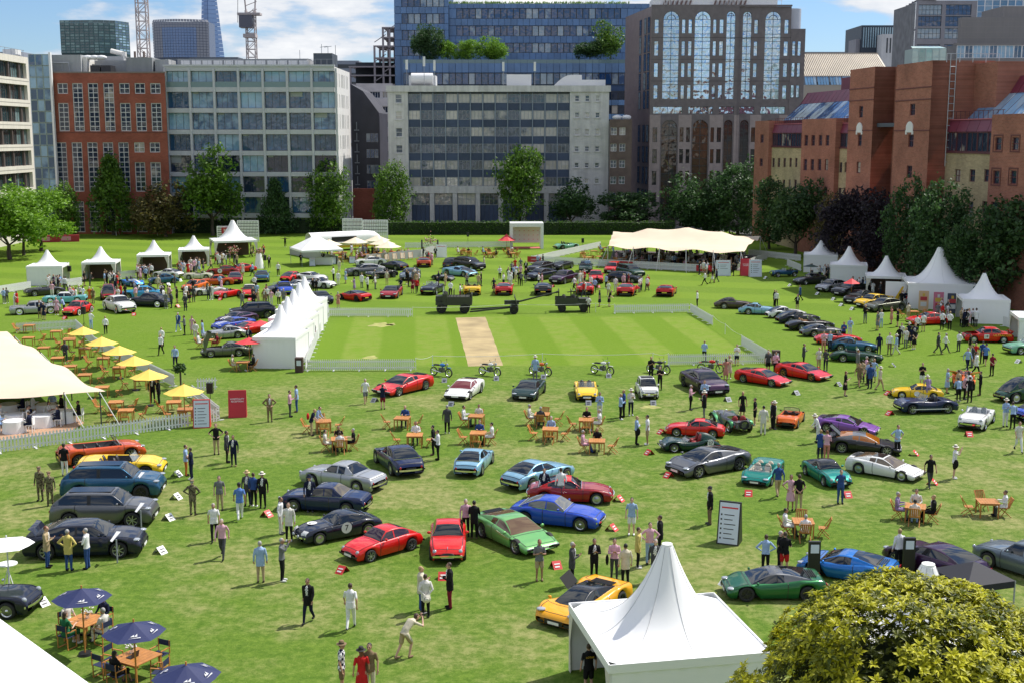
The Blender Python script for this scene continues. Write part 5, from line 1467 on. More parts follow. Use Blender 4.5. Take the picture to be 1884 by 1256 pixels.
   if t.get('chrome'):
    mb=MB()
    for side in(0,m2-1):
     ids=[i*m2+side for i in range(len(xs2))]
     for a,b_ in zip(ids[:-1],ids[1:]):
      s_=1 if V2[a][0]>0 else-1
      mb.bar(tuple(V2[a]+np.array([s_*.012,0,.0])),tuple(V2[b_]+np.array([s_*.012,0,.0])),.022,.022)
    for i in(0,13):
     for j in range(2,m2-3):mb.bar(tuple(V2[i*m2+j]+np.array([0,0,.012])),tuple(V2[i*m2+j+1]+np.array([0,0,.012])),.02,.02)
    out.append(('chrome_trim',mb.mesh('chrome_trim',[M_CHR]),None,None))
   wsz=(V2[4*m2][2]);
   s_x=[V2[2*m2][0],V2[2*m2][1]]
   mb=MB()
   my=L_/2-L_*(A+.055)
   for s_ in(1,-1):
    mb2=MB();mb2.ell((s_*(hw*1.0+.03),my,zA(A)+.08),(.095,.06,.065),8,6);out.append(('door_mirror',mb2.mesh('door_mirror',[None]),'P',None))
  else:
   zw=zA(A);yb=L_/2-L_*A;hh=.36 if tn not in('lowracer',)else .16;lean=.22
   wv=hw*.74;n_=9;pts=[]
   for k in range(n_):
    u=-1+2*k/(n_-1);pts+=[(u*wv,yb+.05-.16*u*u,zw-.02),(u*wv*.93,yb+.05-lean-.14*u*u,zw+hh-.03*u*u)]
   mb=MB();mb.grid(pts,2);out.append(('windscreen',mb.mesh('windscreen',[M_SCR]),None,None))
   mb=MB();top=pts[1::2]
   for a,b_ in zip(top[:-1],top[1:]):mb.bar(a,b_,.03,.03)
   mb.bar(pts[0],pts[1],.03,.03);mb.bar(pts[-2],pts[-1],.03,.03)
   out.append(('windscreen_frame',mb.mesh('windscreen_frame',[None]),'F',None))
   ys=[L_/2-L_*(A+.19)]+([L_/2-L_*(A+.34)]if t.get('four')or(k1-k0)*L_>1.45 else[])
   for y in ys:
    for s_ in(1,-1):
     mb=MB();mb.ell((s_*hw*.34,y+.05,.52),(hw*.24,.26,.10),8,5);q=Matrix.Rotation(R(14),3,'X')
     mb.ell((s_*hw*.34,y-.24,.78),(hw*.23,.09,.30),8,6,rot=q);out.append(('seat',mb.mesh('seat',[None]),'I',None))
   mb=MB();c=Vector((hw*.34,yb-.38,zw-.02));q=Matrix.Rotation(R(65),3,'X')
   for k in range(12):
    a,b_=6.283*k/12,6.283*(k+1)/12
    mb.tube(c+q@Vector((.18*math.cos(a),.18*math.sin(a),0)),c+q@Vector((.18*math.cos(b_),.18*math.sin(b_),0)),.013,n=4,cap=False)
   mb.bar(c-Vector((.17,0,0)),c+Vector((.17,0,0)),.03,.02);out.append(('steering_wheel',mb.mesh('steering_wheel',[M_BLK]),None,None))
   mb=MB().b2(-hw*.66,hw*.66,yb-.26,yb-.10,zw-.14,zw-.03);out.append(('dashboard',mb.mesh('dashboard',[M_BLK]),None,None))
   for s_ in(1,-1):
    mb2=MB();mb2.ell((s_*(hw*1.0+.02),yb-.1,zw+.06),(.08,.05,.06),8,6);out.append(('door_mirror',mb2.mesh('door_mirror',[None]),'F',None))
  # lamps, grille, bumpers, plates
  zf,zsf,wff=(interp(t['prof'],.03,k)for k in(1,2,3));yf=L_/2
  zr,zsr,wfr=(interp(t['prof'],.99,k)for k in(1,2,3));mod=t.get('modern')
  for s_ in(1,-1):
   mb=MB()
   if mod:
    xx=.055;z=interp(t['prof'],xx,2);w_=hw*interp(t['prof'],xx,3);mb.ell((s_*w_*.76,L_/2-L_*xx+.04,z-.015),(.20,.20,.055),10,5,rot=Matrix.Rotation(R(-s_*35),3,'Z'))
   elif tn=='wedge' or tn=='estate' or tn=='box':mb.box((s_*hw*.66,yf-.03,zf-.09),(.36,.08,.09))
   elif tn in('etype','alfa','p356','fastback','gt60','lowracer','rounds','sports50'):
    xx=.055;z=interp(t['prof'],xx,2);w_=hw*interp(t['prof'],xx,3);mb.ell((s_*w_*.78,L_/2-L_*xx+.07,z-.06),(.095,.10,.095),12,8)
   else:mb.ell((s_*hw*wff*.80,yf-.035,zf-.10),(.10,.07,.10),12,8)
   out.append(('headlight',mb.mesh('headlight',[M_LAMP]),None,None))
   mb=MB();w_=hw*interp(t['prof'],1,3)
   if mod or tn in('wedge','box','estate'):mb.box((s_*w_*.74,-yf-.004,(zr+.56)/2+.04),(w_*.36,.03,.10))
   else:mb.ell((s_*w_*.80,-yf+.01,zr-.10),(.06,.04,.075),8,6)
   out.append(('tail_light',mb.mesh('tail_light',[M_RED]),None,None))
  mb=MB();zg=(interp(t['prof'],0,1)+cl+.1)/2;w0=hw*interp(t['prof'],0,3)
  if mod:mb.box((0,yf+.004,zg+.02),(w0*1.0,.02,.20));mb.box((w0*.72,yf+.004,zg-.02),(w0*.30,.02,.12));mb.box((-w0*.72,yf+.004,zg-.02),(w0*.30,.02,.12))
  elif tn=='wedge':mb.box((0,yf+.004,zg+.05),(w0*1.5,.02,.07))
  elif tn=='etype' or tn=='alfa' or tn=='lowracer':mb.ell((0,yf-.005,zg+.06),(w0*.55,.03,.09),12,6)
  else:mb.box((0,yf+.004,zg+.06),(w0*1.15,.02,.18))
  out.append(('grille',mb.mesh('grille',[M_BLK]),None,None))
  if t.get('chrome')and tn not in('etype',):
   for e,xx in((1,0),(-1,1)):
    w_=hw*interp(t['prof'],xx,3)*1.1;mb=MB();pv=None
    for k in range(9):
     u=-1+k/4;p=(u*w_,e*(yf+.07-.16*abs(u)**2.5),.44)
     if pv:mb.bar(pv,p,.05,.085)
     pv=p
    out.append(('bumper',mb.mesh('bumper',[M_CHR]),None,None))
  elif tn=='etype':
   for e,xx in((1,.03),(-1,.985)):
    for s_ in(1,-1):
     w_=hw*interp(t['prof'],xx,3);out.append(('bumper',MB().bar((s_*.18,e*(yf-.02),.46),(s_*w_*1.02,e*(yf-.22),.46),.05,.06).mesh('bumper',[M_CHR]),None,None))
  elif mod:out.append(('rear_diffuser',MB().b2(-hw*.62,hw*.62,-yf-.015,-yf+.1,cl+.02,cl+.26).mesh('rear_diffuser',[M_BLK]),None,None))
  else:
   out.append(('bumper',MB().b2(-hw*.86,hw*.86,yf-.02,yf+.03,cl+.14,cl+.22).mesh('bumper',[M_BLK]),None,None));out.append(('bumper',MB().b2(-hw*.90,hw*.90,-yf-.03,-yf+.02,cl+.16,cl+.26).mesh('bumper',[M_BLK]),None,None))
  out.append(('number_plate',MB().b2(-.26,.26,yf+.02,yf+.035,cl+.14,cl+.25).mesh('number_plate',[None]),'N',None))
  out.append(('number_plate',MB().b2(-.26,.26,-yf-.045,-yf-.03,cl+.28,cl+.39).mesh('number_plate',[None]),'M',None))
  out.append(('WHEELS',None,None,(L_/2-xw[0],L_/2-xw[1],hw*.88,r)))
  return out
 return cached(('car',tn,opened),f)
def wheel_meshes(kind):
 def f():
  tyre=MB().lathe([(.70,-.32),(.94,-.34),(1.0,-.26),(1.0,.26),(.94,.34),(.70,.32)],n=20,axis='y',mats=[0]*5).mesh('tyre',[M_TYRE])
  if kind=='white':tyre=MB().lathe([(.66,-.32),(.86,-.34),(.97,-.30),(1.0,-.22),(1.0,.22),(.97,.30),(.86,.34),(.66,.32)],n=20,axis='y',mats=[1,0,0,0,0,0,1]).mesh('tyre',[M_TYRE,mat('white_paint')])
  mb=MB()
  if kind in('alloy','dark','gold'):
   mb.lathe([(.74,.20),(.70,.30),(.66,.20),(.62,.12)],n=20,axis='y');mb.lathe([(.62,.12),(.10,.10)],n=12,axis='y',mat=1);mb.lathe([(.16,.12),(.13,.26),(.0,.27)],n=8,axis='y')
   for k in range(5 if kind != 'alloy' else 7):
    a=6.283*k/(5 if kind != 'alloy' else 7);mb.bar((.1*math.cos(a),.21,.1*math.sin(a)),(.70*math.cos(a),.21,.70*math.sin(a)),.14,.10)
  elif kind=='wire':
   mb.lathe([(.72,.20),(.69,.30),(.65,.22),(.60,.16)],n=20,axis='y');mb.lathe([(.60,.16),(.22,.19)],n=16,axis='y',mat=2);mb.lathe([(.22,.18),(.14,.32),(0,.34)],n=10,axis='y')
  else:mb.lathe([(.74,.20),(.70,.30),(.62,.22),(.45,.24),(.30,.32),(.0,.34)],n=20,axis='y')
  rim=mb.mesh('rim',[None,M_BLK,mat('wire_spokes',(.22,.22,.23),.3,metal=.8)])
  return tyre,rim
 return cached(('wheel',kind),f)
def add_wheel(root,x,y,r,side,kind,steer=0.0,width=None):
 ty,rim=wheel_meshes(kind);w_=(width or r*.62)
 s_=(r,(w_/.68)*(1 if side>0 else-1),r)
 wh=ob('wheel',ty,root,None,loc=(x,y,r),rot=(0,0,R(-90)+steer),sc=s_)
 m={'alloy':M_ALLOY,'dark':mat('dark_alloy',(.05,.05,.055),.3,metal=.6),'gold':mat('gold_alloy',(.45,.30,.08),.35,metal=.7),'wire':M_CHR,'white':M_CHR,'disc':M_ALLOY}[kind]
 ob('rim',rim,wh,[m])
 return wh
CARS=[]   # (name for others to refer to, world position)
PAL=dict(red=(.62,.012,.010),dred=(.28,.006,.012),maroon=(.10,.008,.02),orange=(.70,.13,.008),burnt=(.55,.075,.012),yellow=(.82,.52,.012),amber=(.80,.36,.006),white=(.74,.74,.72),cream=(.62,.60,.46),silver=(.42,.43,.44),grey=(.13,.135,.145),
  dgrey=(.045,.047,.052),black=(.008,.008,.010),navy=(.006,.014,.060),dnavy=(.007,.010,.024),blue=(.010,.055,.42),azure=(.012,.16,.52),pale=(.22,.42,.56),sky=(.04,.30,.55),slateblue=(.02,.10,.19),steel=(.15,.19,.22),teal=(.0,.20,.16),green=(.012,.12,.035),bgreen=(.004,.045,.020),
  lgreen=(.16,.42,.13),mint=(.18,.42,.30),olive=(.12,.13,.095),purple=(.20,.07,.34),plum=(.035,.008,.04),turq=(.14,.46,.48),racing=(.0,.03,.02),bronze=(.07,.05,.04),dgreen=(.008,.03,.022))
METAL={'silver':.55,'grey':.6,'dgrey':.5,'pale':.35,'azure':.5,'slateblue':.5,'steel':.5,'orange':.25,'olive':.4,'teal':.45,'lgreen':.35,'plum':.4,'purple':.3,'green':.45,'bronze':.5}
def car(fx,fy,rx,ry,tn,colr,label,cat='car',opened=False,wheels='alloy',lth='k',roofc=None,gl=None,name=None,length=None,group=None,plates='wy',bonnet=None,extras=None,glassm=None):
 f_,r_=G(fx,fy),G(rx,ry);d=f_-r_;dist=d.length;t=T[tn]
 L_=length or t['L'];sc=max(.93*L_,min(1.07*L_,dist))/t['L']
 c=(f_+r_)/2;ang=math.atan2(d.y,d.x)-math.pi/2
 root=empty(name or {'suv':'suv','saloon':'saloon_car','estate':'estate_car'}.get(tn,'open_car' if opened else 'coupe_car'),c,ang,sc)
 tag(root,label,cat,group)
 P=paint(PAL[colr],METAL.get(colr,0));Rf=paint(PAL[roofc],METAL.get(roofc,0))if roofc else P
 mm={'P':P,'R':Rf,'G':glassm or M_CG,'K':M_BLK,'I':M_LTH[lth],'F':M_CHR if t.get('chrome')else M_BLK,'N':M_PLW if plates[0]=='w' else M_PLB,'M':M_PLY if plates[1]=='y' else M_PLB}
 if t.get('chrome')and plates=='wy':mm['N']=mm['M']=M_PLB
 parts={}
 for nm,me,key,ex in car_meshes(tn,opened):
  if nm=='WHEELS':
   yf,yr,xw_,rad=ex
   for s_ in(1,-1):
    for y in(yf,yr):add_wheel(root,s_*xw_,y,rad,s_,wheels)
   continue
  if bonnet and nm=='bonnet':
   Lc=t['L'];piv=Matrix.Translation((0,Lc*(.5-t['gh'][0])if bonnet=='rear' else Lc*.47,t['prof'][3][1]))
   o=ob(nm,me,root,[mm[key]]);hp=Vector((0,Lc*(.5-t['gh'][0]+.02),t['prof'][4][1]))if bonnet=='rear' else Vector((0,Lc*.47,.5))
   q=Matrix.Rotation(R(48 if bonnet=='rear' else-62),4,'X');M_=Matrix.Translation(hp)@q@Matrix.Translation(-hp);o.matrix_local=M_
   if bonnet=='front':
    for s_ in(1,-1):x=s_*t['W']*.43;ob('wing_side',MB().add([(x,Lc*.46,.30),(x,Lc*.30,.72),(x,Lc*.08,.82),(x,Lc*.06,.42),(x,Lc*.22,.40),(x,Lc*.34,.30)],[tuple(range(6))]).mesh('wing_side',[P]),root).matrix_local=M_
   MB().b2(-t['W']*.32,t['W']*.32,Lc*(.5-t['gh'][0])+.1,Lc*.42,.45,.68).build('engine',mat('engine_grey',(.12,.12,.12),.4,metal=.5,noise=.8,nscale=8),root)
   continue
  o=ob(nm,me,root,[mm[key]]if key else None)
  parts.setdefault(nm,[]).append(o)
 if extras:extras(root,t,P,parts)
 CARS.append((label,c))
 return root
# ---- liveries and fittings
def roundel(txt,x=None,y=None,z=None,side=1,size=.30,ink=(.01,.01,.01),sq=False,tilt=0,both=True,fill='white_paint'):
 def f(root,t,P,parts):
  hw=t['W']/2
  for s_ in((1,-1)if both else(side,)):
   yy=(t['L']*.06 if y is None else y);zz=.58 if z is None else z
   e=tag(empty('roundel',(s_*(hw*1.0+.012),yy,zz),R(90)*s_));e.parent=root
   if sq:disc=MB().box((0,0,0),(size*2,.006,size*1.8))
   else:disc=MB().add([(size*math.cos(a),0,size*math.sin(a))for a in[6.283*i/24 for i in range(24)]],[tuple(range(24))])
   ob('disc',disc.mesh('disc',[mat(fill)]),e)
   ob('number',text_mesh(txt,size*1.35),e,[mat('ink_black',(.01,.01,.01),.5)],loc=(0,-.012,0))
 return f
def chain(*fs):
 def f(*a):
  for g in fs:g(*a)
 return f
def stripe_side(m,z0,z1,x0=.2,x1=.8):
 def f(root,t,P,parts):
  for s_ in(1,-1):MB().b2(s_*(t['W']/2*1.0),s_*(t['W']/2*1.0+.012),t['L']*(.5-x0),t['L']*(.5-x1),z0,z1).build('side_stripe',m,root)
 return f
def top_patch(name,m,x0,x1,w0,w1,dz=.012):
 """a band painted over bonnet / boot that follows the body"""
 def f(root,t,P,parts):
  n=10;pts=[]
  for i in range(n+1):
   x=x0+(x1-x0)*i/n;z=interp(t['prof'],x,1)+dz+.005
   A,B,C,D=t['gh']
   if A<x<D:
    if x <= B:z=interp(t['prof'],A,1)+(t['H']-.03-interp(t['prof'],A,1))*(((x-A)/(B-A))**.82)
    elif x <= C:z=t['H']+.02
    else:zD=interp(t['prof'],D,1);z=zD+(t['H']-.03-zD)*(1-((x-C)/(D-C))**1.45)
    z+=.022
   pts+=[(w0,t['L']*(.5-x),z),(w1,t['L']*(.5-x),z)]
  MB().grid(pts,2).build(name,m,root)
 return f
def rear_wing(colm=None,h=.18):
 def f(root,t,P,parts):
  y=-t['L']/2+.12;z=interp(t['prof'],.96,1);MB().box((0,y,z+h),(t['W']*.86,.30,.035)).build('rear_wing',colm or P,root)
  for s_ in(1,-1):MB().box((s_*t['W']*.30,y,z+h/2-.03),(.04,.2,h)).build('wing_strut',colm or P,root)
 return f
def hatch_open(root,t,P,parts):
 y=-t['L']/2*.78;MB().add([(-.6,y+.3,t['H']*.86),(.6,y+.3,t['H']*.86),(.6,y-.35,t['H']+.42),(-.6,y-.35,t['H']+.42)],[(0,1,2,3)]).build('open_tailgate',M_CG,root)
 for s_ in(1,-1):MB().bar((s_*.62,y+.3,t['H']*.86),(s_*.62,y-.35,t['H']+.42),.06,.05).build('tailgate_frame',P,root)
def boot_open(root,t,P,parts):
 y=-t['L']/2
 for o in parts.get('boot_lid',[]):o.matrix_local=Matrix.Translation((0,y+.55,1.02))@Matrix.Rotation(R(-62),4,'X')@Matrix.Translation((0,-(y+.55),-1.02))
 MB().b2(-.55,.55,y+.1,y+.75,.7,.98).build('boot_floor',M_BLK,root)
def door_up(root,t,P,parts):
 s_=1;MB().add([(s_*t['W']/2,.9,.5),(s_*t['W']/2*1.5,.55,.62),(s_*t['W']/2*1.55,-.5,.75),(s_*t['W']/2,-.5,.55),(s_*t['W']/2*1.1,-.3,.95),(s_*t['W']/2*1.1,.4,.95)],[(0,1,2,3),(3,2,4),(0,5,1),(1,5,4,2)]).build('open_door',P,root)
def fog_lamps(root,t,P,parts):
 for s_ in(1,-1):MB().ell((s_*.28,t['L']/2+.1,.48),(.09,.06,.09),10,6).build('spot_lamp',M_LAMP,root)
def louvres(root,t,P,parts):
 for s_ in(1,-1):
  MB().add([(s_*.22,t['L']*.5-t['L']*.20,interp(t['prof'],.20,1)+.012),(s_*.50,t['L']*.5-t['L']*.22,interp(t['prof'],.22,1)+.006),(s_*.45,t['L']*.5-t['L']*.26,interp(t['prof'],.26,1)+.010),(s_*.20,t['L']*.5-t['L']*.25,interp(t['prof'],.25,1)+.016)],[(0,1,2,3)]).build('bonnet_vent',M_BLK,root)
def sunroof(root,t,P,parts):
 A,B,C,D=t['gh'];y0,y1=t['L']*(.5-B-.02),t['L']*(.5-C+.01);MB().b2(-t['W']*.22,t['W']*.22,y1,y0,t['H']+.016,t['H']+.024).build('sunroof',M_CG,root)
def softtop(root,t,P,parts):
 pass
def interior_col(c):
 return glassmat_simple(c)
def cabin_glass(c):
 return mat('glass_over_'+'_'.join(str(int(x*100))for x in c),c,.05,spec=.9)
# ---- vintage cars with separate wings
def vintage(fx,fy,rx,ry,body,wing,label,L_=3.7,lth='k',spare=True,bonnet_m=None,open_bonnet=False,name='vintage_roadster',cat='car',cycle=False,group=None):
 f_,r_=G(fx,fy),G(rx,ry);d=f_-r_;c=(f_+r_)/2;ang=math.atan2(d.y,d.x)-math.pi/2
 root=tag(empty(name,c,ang,L_/3.7),label,cat,group)
 P,Wm=paint(PAL[body],METAL.get(body,0)),paint(PAL[wing],METAL.get(wing,0))
 prof=[(0,.26,.56),(.25,.30,.80),(1.0,.44,.86),(1.5,.56,.86),(2.0,.60,.80),(2.9,.60,.80),(3.4,.50,.66),(3.55,.42,.5)]
 def strip(a,b_,m,name_,zb=.34):
  pts=[]
  for x,w_,z in prof[a:b_+1]:
   y=1.75-x;pts+=[(w_,y,zb),(w_*1.02,y,(zb+z)/2),(w_*.92,y,z-.06),(w_*.5,y,z+.02),(0,y,z+.04),(-w_*.5,y,z+.02),(-w_*.92,y,z-.06),(-w_*1.02,y,(zb+z)/2),(-w_,y,zb)]
  mb=MB();mb.grid(pts,9);return mb.build(name_,m,root)
 if open_bonnet:MB().ell((0,1.0,.70),(.24,.45,.16),10,6).build('engine',mat('engine_grey',(.12,.12,.12),.4),root);[MB().bar((s_*.3,.4,.85),(s_*.85,1.0,1.25),.9,.04).build('bonnet_side',bonnet_m or P,root)for s_ in(1,-1)]
 strip(0,2,bonnet_m or P,'bonnet',.34 if not open_bonnet else .20);strip(2,4,P,'scuttle');
 mb=MB();pts=[]
 for x,w_,z in prof[4:]:
  y=1.75-x;pts+=[(w_,y,.34),(w_*1.03,y,.6),(w_,y,z),(w_*.86,y,z)]
 mb.grid(pts,4);pts2=[(-a,b_,c_)for a,b_,c_ in pts];mb.grid(pts2,4);mb.b2(-.42,.42,-1.83,-1.78,.34,.62);mb.build('body_side',P,root)
 MB().b2(-.54,.54,-1.2,-.25,.36,.42).build('cockpit_floor',M_LTH[lth],root)
 MB().b2(-.5,.5,-1.75,-1.25,.36,.74).build('rear_deck',P,root)
 for s_ in(1,-1):
  mb=MB();mb.ell((s_*.27,-.75,.50),(.23,.26,.10),8,5);mb.ell((s_*.27,-1.08,.74),(.22,.09,.28),8,6);mb.build('seat',M_LTH[lth],root)
  # wings
  mb=MB();pts=[];yw=1.20
  if cycle:arc=[(yw+.40*math.cos(a),.34+.40*math.sin(a))for a in[R(20+15*k)for k in range(10)]]
  else:arc=[(yw+.50,.42),(yw+.42,.62),(yw+.2,.76),(yw-.08,.76),(yw-.36,.62),(yw-.7,.44),(yw-1.1,.30),(yw-1.6,.28)]
  for y,z in arc:pts+=[(s_*.50,y,z-.02),(s_*.62,y,z+.02),(s_*.76,y,z)]
  mb.grid(pts,3);mb.build('front_wing',Wm,root)
  mb=MB();pts=[];yw=-1.18
  for a in range(11):
   q=R(-10+18*a);y,z=yw+.44*math.cos(q),.34+.42*math.sin(q);pts+=[(s_*.54,y,z),(s_*.66,y,z+.02),(s_*.78,y,z-.02)]
  mb.grid(pts,3);mb.build('rear_wing_panel',Wm,root)
  for y in(1.20,-1.18):add_wheel(root,s_*.68,y,.33,s_,'wire',width=.16)
  MB().ell((s_*.42,1.55,.72),(.10,.10,.10),10,7).build('headlight',M_LAMP,root);MB().ell((s_*.6,-1.72,.5),(.04,.03,.05),6,5).build('tail_light',M_RED,root)
 MB().box((0,1.77,.52),(.42,.06,.46)).build('grille',M_CHR,root)
 mb=MB().add([(-.52,.05,.84),(.52,.05,.84),(.50,-.05,1.12),(-.50,-.05,1.12)],[(0,1,2,3)]);mb.build('windscreen',M_SCR,root)
 mb=MB();mb.bar((-.52,.05,.84),(-.50,-.05,1.12),.025,.025);mb.bar((.52,.05,.84),(.50,-.05,1.12),.025,.025);mb.bar((-.50,-.05,1.12),(.50,-.05,1.12),.025,.025);mb.build('windscreen_frame',M_CHR,root)
 if spare:w_=add_wheel(root,0,-1.86,.31,-1,'wire',steer=R(-90),width=.15);w_.location.z=.58;w_.name='spare_wheel'
 mb=MB()
 for k in range(10):
  a,b_=.628*k,.628*(k+1);mb.tube((.27+.17*math.cos(a),-.28,.84+.17*math.sin(a)),(.27+.17*math.cos(b_),-.28,.84+.17*math.sin(b_)),.012,n=4,cap=False)
 mb.build('steering_wheel',M_BLK,root)
 CARS.append((label,c));return root
# ================================================================ PEOPLE
def body_mesh(pose,outfit):
 """one continuous figure: tapered limbs and a shaped torso fused by a voxel remesh, then split into clothing zones; faces +Y"""
 def f():
  P={'hip':(0,0,.93),'ch':(0,0,1.30),'nk':(0,.01,1.50),'hd':(0,.03,1.64)}
  sh={1:(.178,0,1.41),-1:(-.178,0,1.41)};hj={1:(.09,0,.92),-1:(-.09,0,.92)}
  kn={s:(s*.10,.02,.50)for s in(1,-1)};an={s:(s*.11,-.01,.09)for s in(1,-1)};toe={s:(0,1,0)for s in(1,-1)}
  el={s:(s*.25,-.03,1.16)for s in(1,-1)};wr={s:(s*.26,.05,.92)for s in(1,-1)};hdir={s:(0,.15,-1)for s in(1,-1)}
  if pose=='walk':kn[1]=(.09,.17,.52);an[1]=(.09,.26,.12);kn[-1]=(-.09,-.04,.50);an[-1]=(-.09,-.30,.17);el[1]=(.25,-.14,1.18);wr[1]=(.25,-.14,.94);el[-1]=(-.25,.08,1.17);wr[-1]=(-.24,.22,.98)
  if pose=='stride':kn[-1]=(-.09,.19,.53);an[-1]=(-.09,.34,.13);kn[1]=(.09,-.05,.50);an[1]=(.09,-.36,.20);el[-1]=(-.25,-.16,1.18);wr[-1]=(-.24,-.2,.95);el[1]=(.25,.1,1.17);wr[1]=(.24,.26,1.0)
  if pose=='phone':wr[1]=(.07,.26,1.22);wr[-1]=(-.07,.26,1.22);el[1]=(.24,.06,1.14);el[-1]=(-.24,.06,1.14);hdir={s:(-s*.3,.6,.5)for s in(1,-1)}
  if pose=='photo':wr[1]=(.10,.30,1.58);wr[-1]=(-.10,.30,1.58);el[1]=(.25,.20,1.33);el[-1]=(-.25,.20,1.33);hdir={s:(-s*.5,.3,.6)for s in(1,-1)}
  if pose=='fold':wr[1]=(-.10,.21,1.20);wr[-1]=(.10,.20,1.16);el[1]=(.27,.06,1.15);el[-1]=(-.27,.06,1.15);hdir={s:(-s,.1,.1)for s in(1,-1)}
  if pose=='hips':el[1]=(.40,-.06,1.20);el[-1]=(-.40,-.06,1.20);wr[1]=(.20,.03,1.04);wr[-1]=(-.20,.03,1.04);hdir={s:(-s*.5,.5,-.4)for s in(1,-1)}
  if pose=='behind':el[1]=(.26,-.12,1.17);el[-1]=(-.26,-.12,1.17);wr[1]=(.06,-.19,.98);wr[-1]=(-.06,-.19,.98);hdir={s:(-s*.6,0,-.5)for s in(1,-1)}
  if pose=='arms_up':el[1]=(.46,0,1.44);el[-1]=(-.46,0,1.44);wr[1]=(.70,0,1.47);wr[-1]=(-.70,0,1.47);hdir={s:(s,0,.1)for s in(1,-1)}
  if pose=='bend':
   P={'hip':(0,-.10,.90),'ch':(0,.17,1.16),'nk':(0,.33,1.27),'hd':(0,.46,1.33)};sh={s:(s*.18,.28,1.20)for s in(1,-1)};hj={s:(s*.09,-.10,.88)for s in(1,-1)}
   kn[1]=(.10,.12,.52);an[1]=(.11,.0,.09);kn[-1]=(-.10,-.18,.50);an[-1]=(-.11,-.42,.12);el={s:(s*.27,.50,1.06)for s in(1,-1)};wr={s:(s*.08,.66,1.26)for s in(1,-1)};hdir={s:(-s*.4,.2,.7)for s in(1,-1)}
  if pose=='lean':P['ch']=(0,.10,1.27);P['nk']=(0,.17,1.44);P['hd']=(0,.24,1.56);sh={s:(s*.19,.15,1.38)for s in(1,-1)};el={s:(s*.27,.18,1.12)for s in(1,-1)};wr={s:(s*.16,.34,.98)for s in(1,-1)};hdir={s:(0,.6,-.4)for s in(1,-1)}
  if pose in('sit','sit2'):
   dz=-.44;P={k:(v[0],v[1],v[2]+dz)for k,v in P.items()};sh={s:(v[0],v[1],v[2]+dz)for s,v in sh.items()};hj={s:(v[0],v[1],v[2]+dz)for s,v in hj.items()}
   kn={s:(s*.12,.44,.50)for s in(1,-1)};an={s:(s*.12,.44+(.12 if pose=='sit2' and s>0 else 0),.09)for s in(1,-1)};el={s:(s*.26,.06,.74)for s in(1,-1)};wr={s:(s*.15,.31,.80 if pose=='sit' else .66)for s in(1,-1)};hdir={s:(-s*.4,.7,-.1)for s in(1,-1)}
  fem=outfit in('dress','skirt');V=Vector;prims=[]
  def part(mb,lab,kd=0):prims.append((mb,lab,kd))
  def limb(a,b,ra,rb,lab,n=10,kd=0):
   mb=MB();mb.tube(a,b,ra,rb,n);mb.ell(a,(ra,)*3,10,6);mb.ell(b,(rb,)*3,10,6);part(mb,lab,kd)
  SK,TP,BT,SHO,HR,INN=0,1,2,3,4,5
  long_sleeve=outfit in('jacket','shirt');wide=outfit=='jacket'
  # torso as a loft between hip and neck
  h,c,k=V(P['hip']),V(P['ch']),V(P['nk']);mb=MB();rows=[]
  ax=(k-h).normalized();fw=V((1,0,0)).cross(ax)*-1
  g=1.12 if wide else 1.0
  st=[(-.10,.155,.115),(0,.165,.125),(.12,.145 if fem else .155,.108),(.24,.135 if fem else .158,.105),(.38,.165,.118),(.48,.175,.115),(.55,.12,.085),(.60,.06,.06)]
  if fem:st=[(a,b_*.93,c_*.98)for a,b_,c_ in st]
  tl_=(k-h).length/.575
  for t_,rx_,ry_ in st:
   p=h+ax*t_*tl_
   if pose=='bend' and 0<t_<.5:p=p+V((0,-.03,.05))
   for i in range(14):
    a=6.283*i/14;rows.append(p+V((1,0,0))*rx_*g*math.cos(a)+fw*ry_*g*math.sin(a))
  mb.grid(rows,14,closed=True);mb.add(rows[:14],[tuple(range(14))[::-1]]);mb.add(rows[-14:],[tuple(range(14))]);part(mb,TP,1)
  hem={'jacket':-.20,'polo':-.09,'shirt':-.015,'shorts':-.07}.get(outfit,-.05)
  if 'sit' in pose:hem=max(hem,-.03)
  if outfit=='jacket' or outfit=='polo':   # hem below the waist
   mb=MB();rows=[];lo=-.22 if outfit=='jacket' else-.10
   if 'sit' in pose:lo=-.04
   for t_,q in((lo,1.02),(0,1.0),(.15,.96)):
    p=h+ax*t_
    for i in range(14):a=6.283*i/14;rows.append(p+V((1,0,0))*.170*q*math.cos(a)+fw*.130*q*math.sin(a))
   mb.grid(rows,14,closed=True);mb.add(rows[:14],[tuple(range(14))[::-1]]);mb.add(rows[-14:],[tuple(range(14))]);part(mb,TP,1)
  if outfit=='jacket':mb=MB();mb.ell(c+fw*-.0+V((0,.115,.02)),(.045,.035,.19),8,6);part(mb,INN)
  if fem:
   mb=MB();rows=[];lo=.52 if outfit=='dress' else .56
   if 'sit' in pose:
    for s in(1,-1):limb(hj[s],kn[s],.105,.085,TP if outfit=='dress' else BT)
   else:
    for z,q in((lo-.06,1.35),(.66,1.22),(.80,1.12),(.98,.88)):
     for i in range(14):a=6.283*i/14;rows.append((P['hip'][0]+.165*q*math.cos(a),P['hip'][1]+.125*q*math.sin(a),z))
    mb.grid(rows,14,closed=True);mb.add(rows[:14],[tuple(range(14))[::-1]]);mb.add(rows[-14:],[tuple(range(14))]);part(mb,TP if outfit=='dress' else BT)
  limb(k-ax*.06,V(P['hd'])-V((0,.01,.06)),.058,.052,SK)
  hd=V(P['hd']);mb=MB();mb.ell(hd,(.074,.092,.108),14,10);mb.ell(hd+V((0,.03,-.07)),(.052,.055,.05),10,7);mb.tube(hd+V((0,.085,.015)),hd+V((0,.118,-.022)),.010,.017,6)
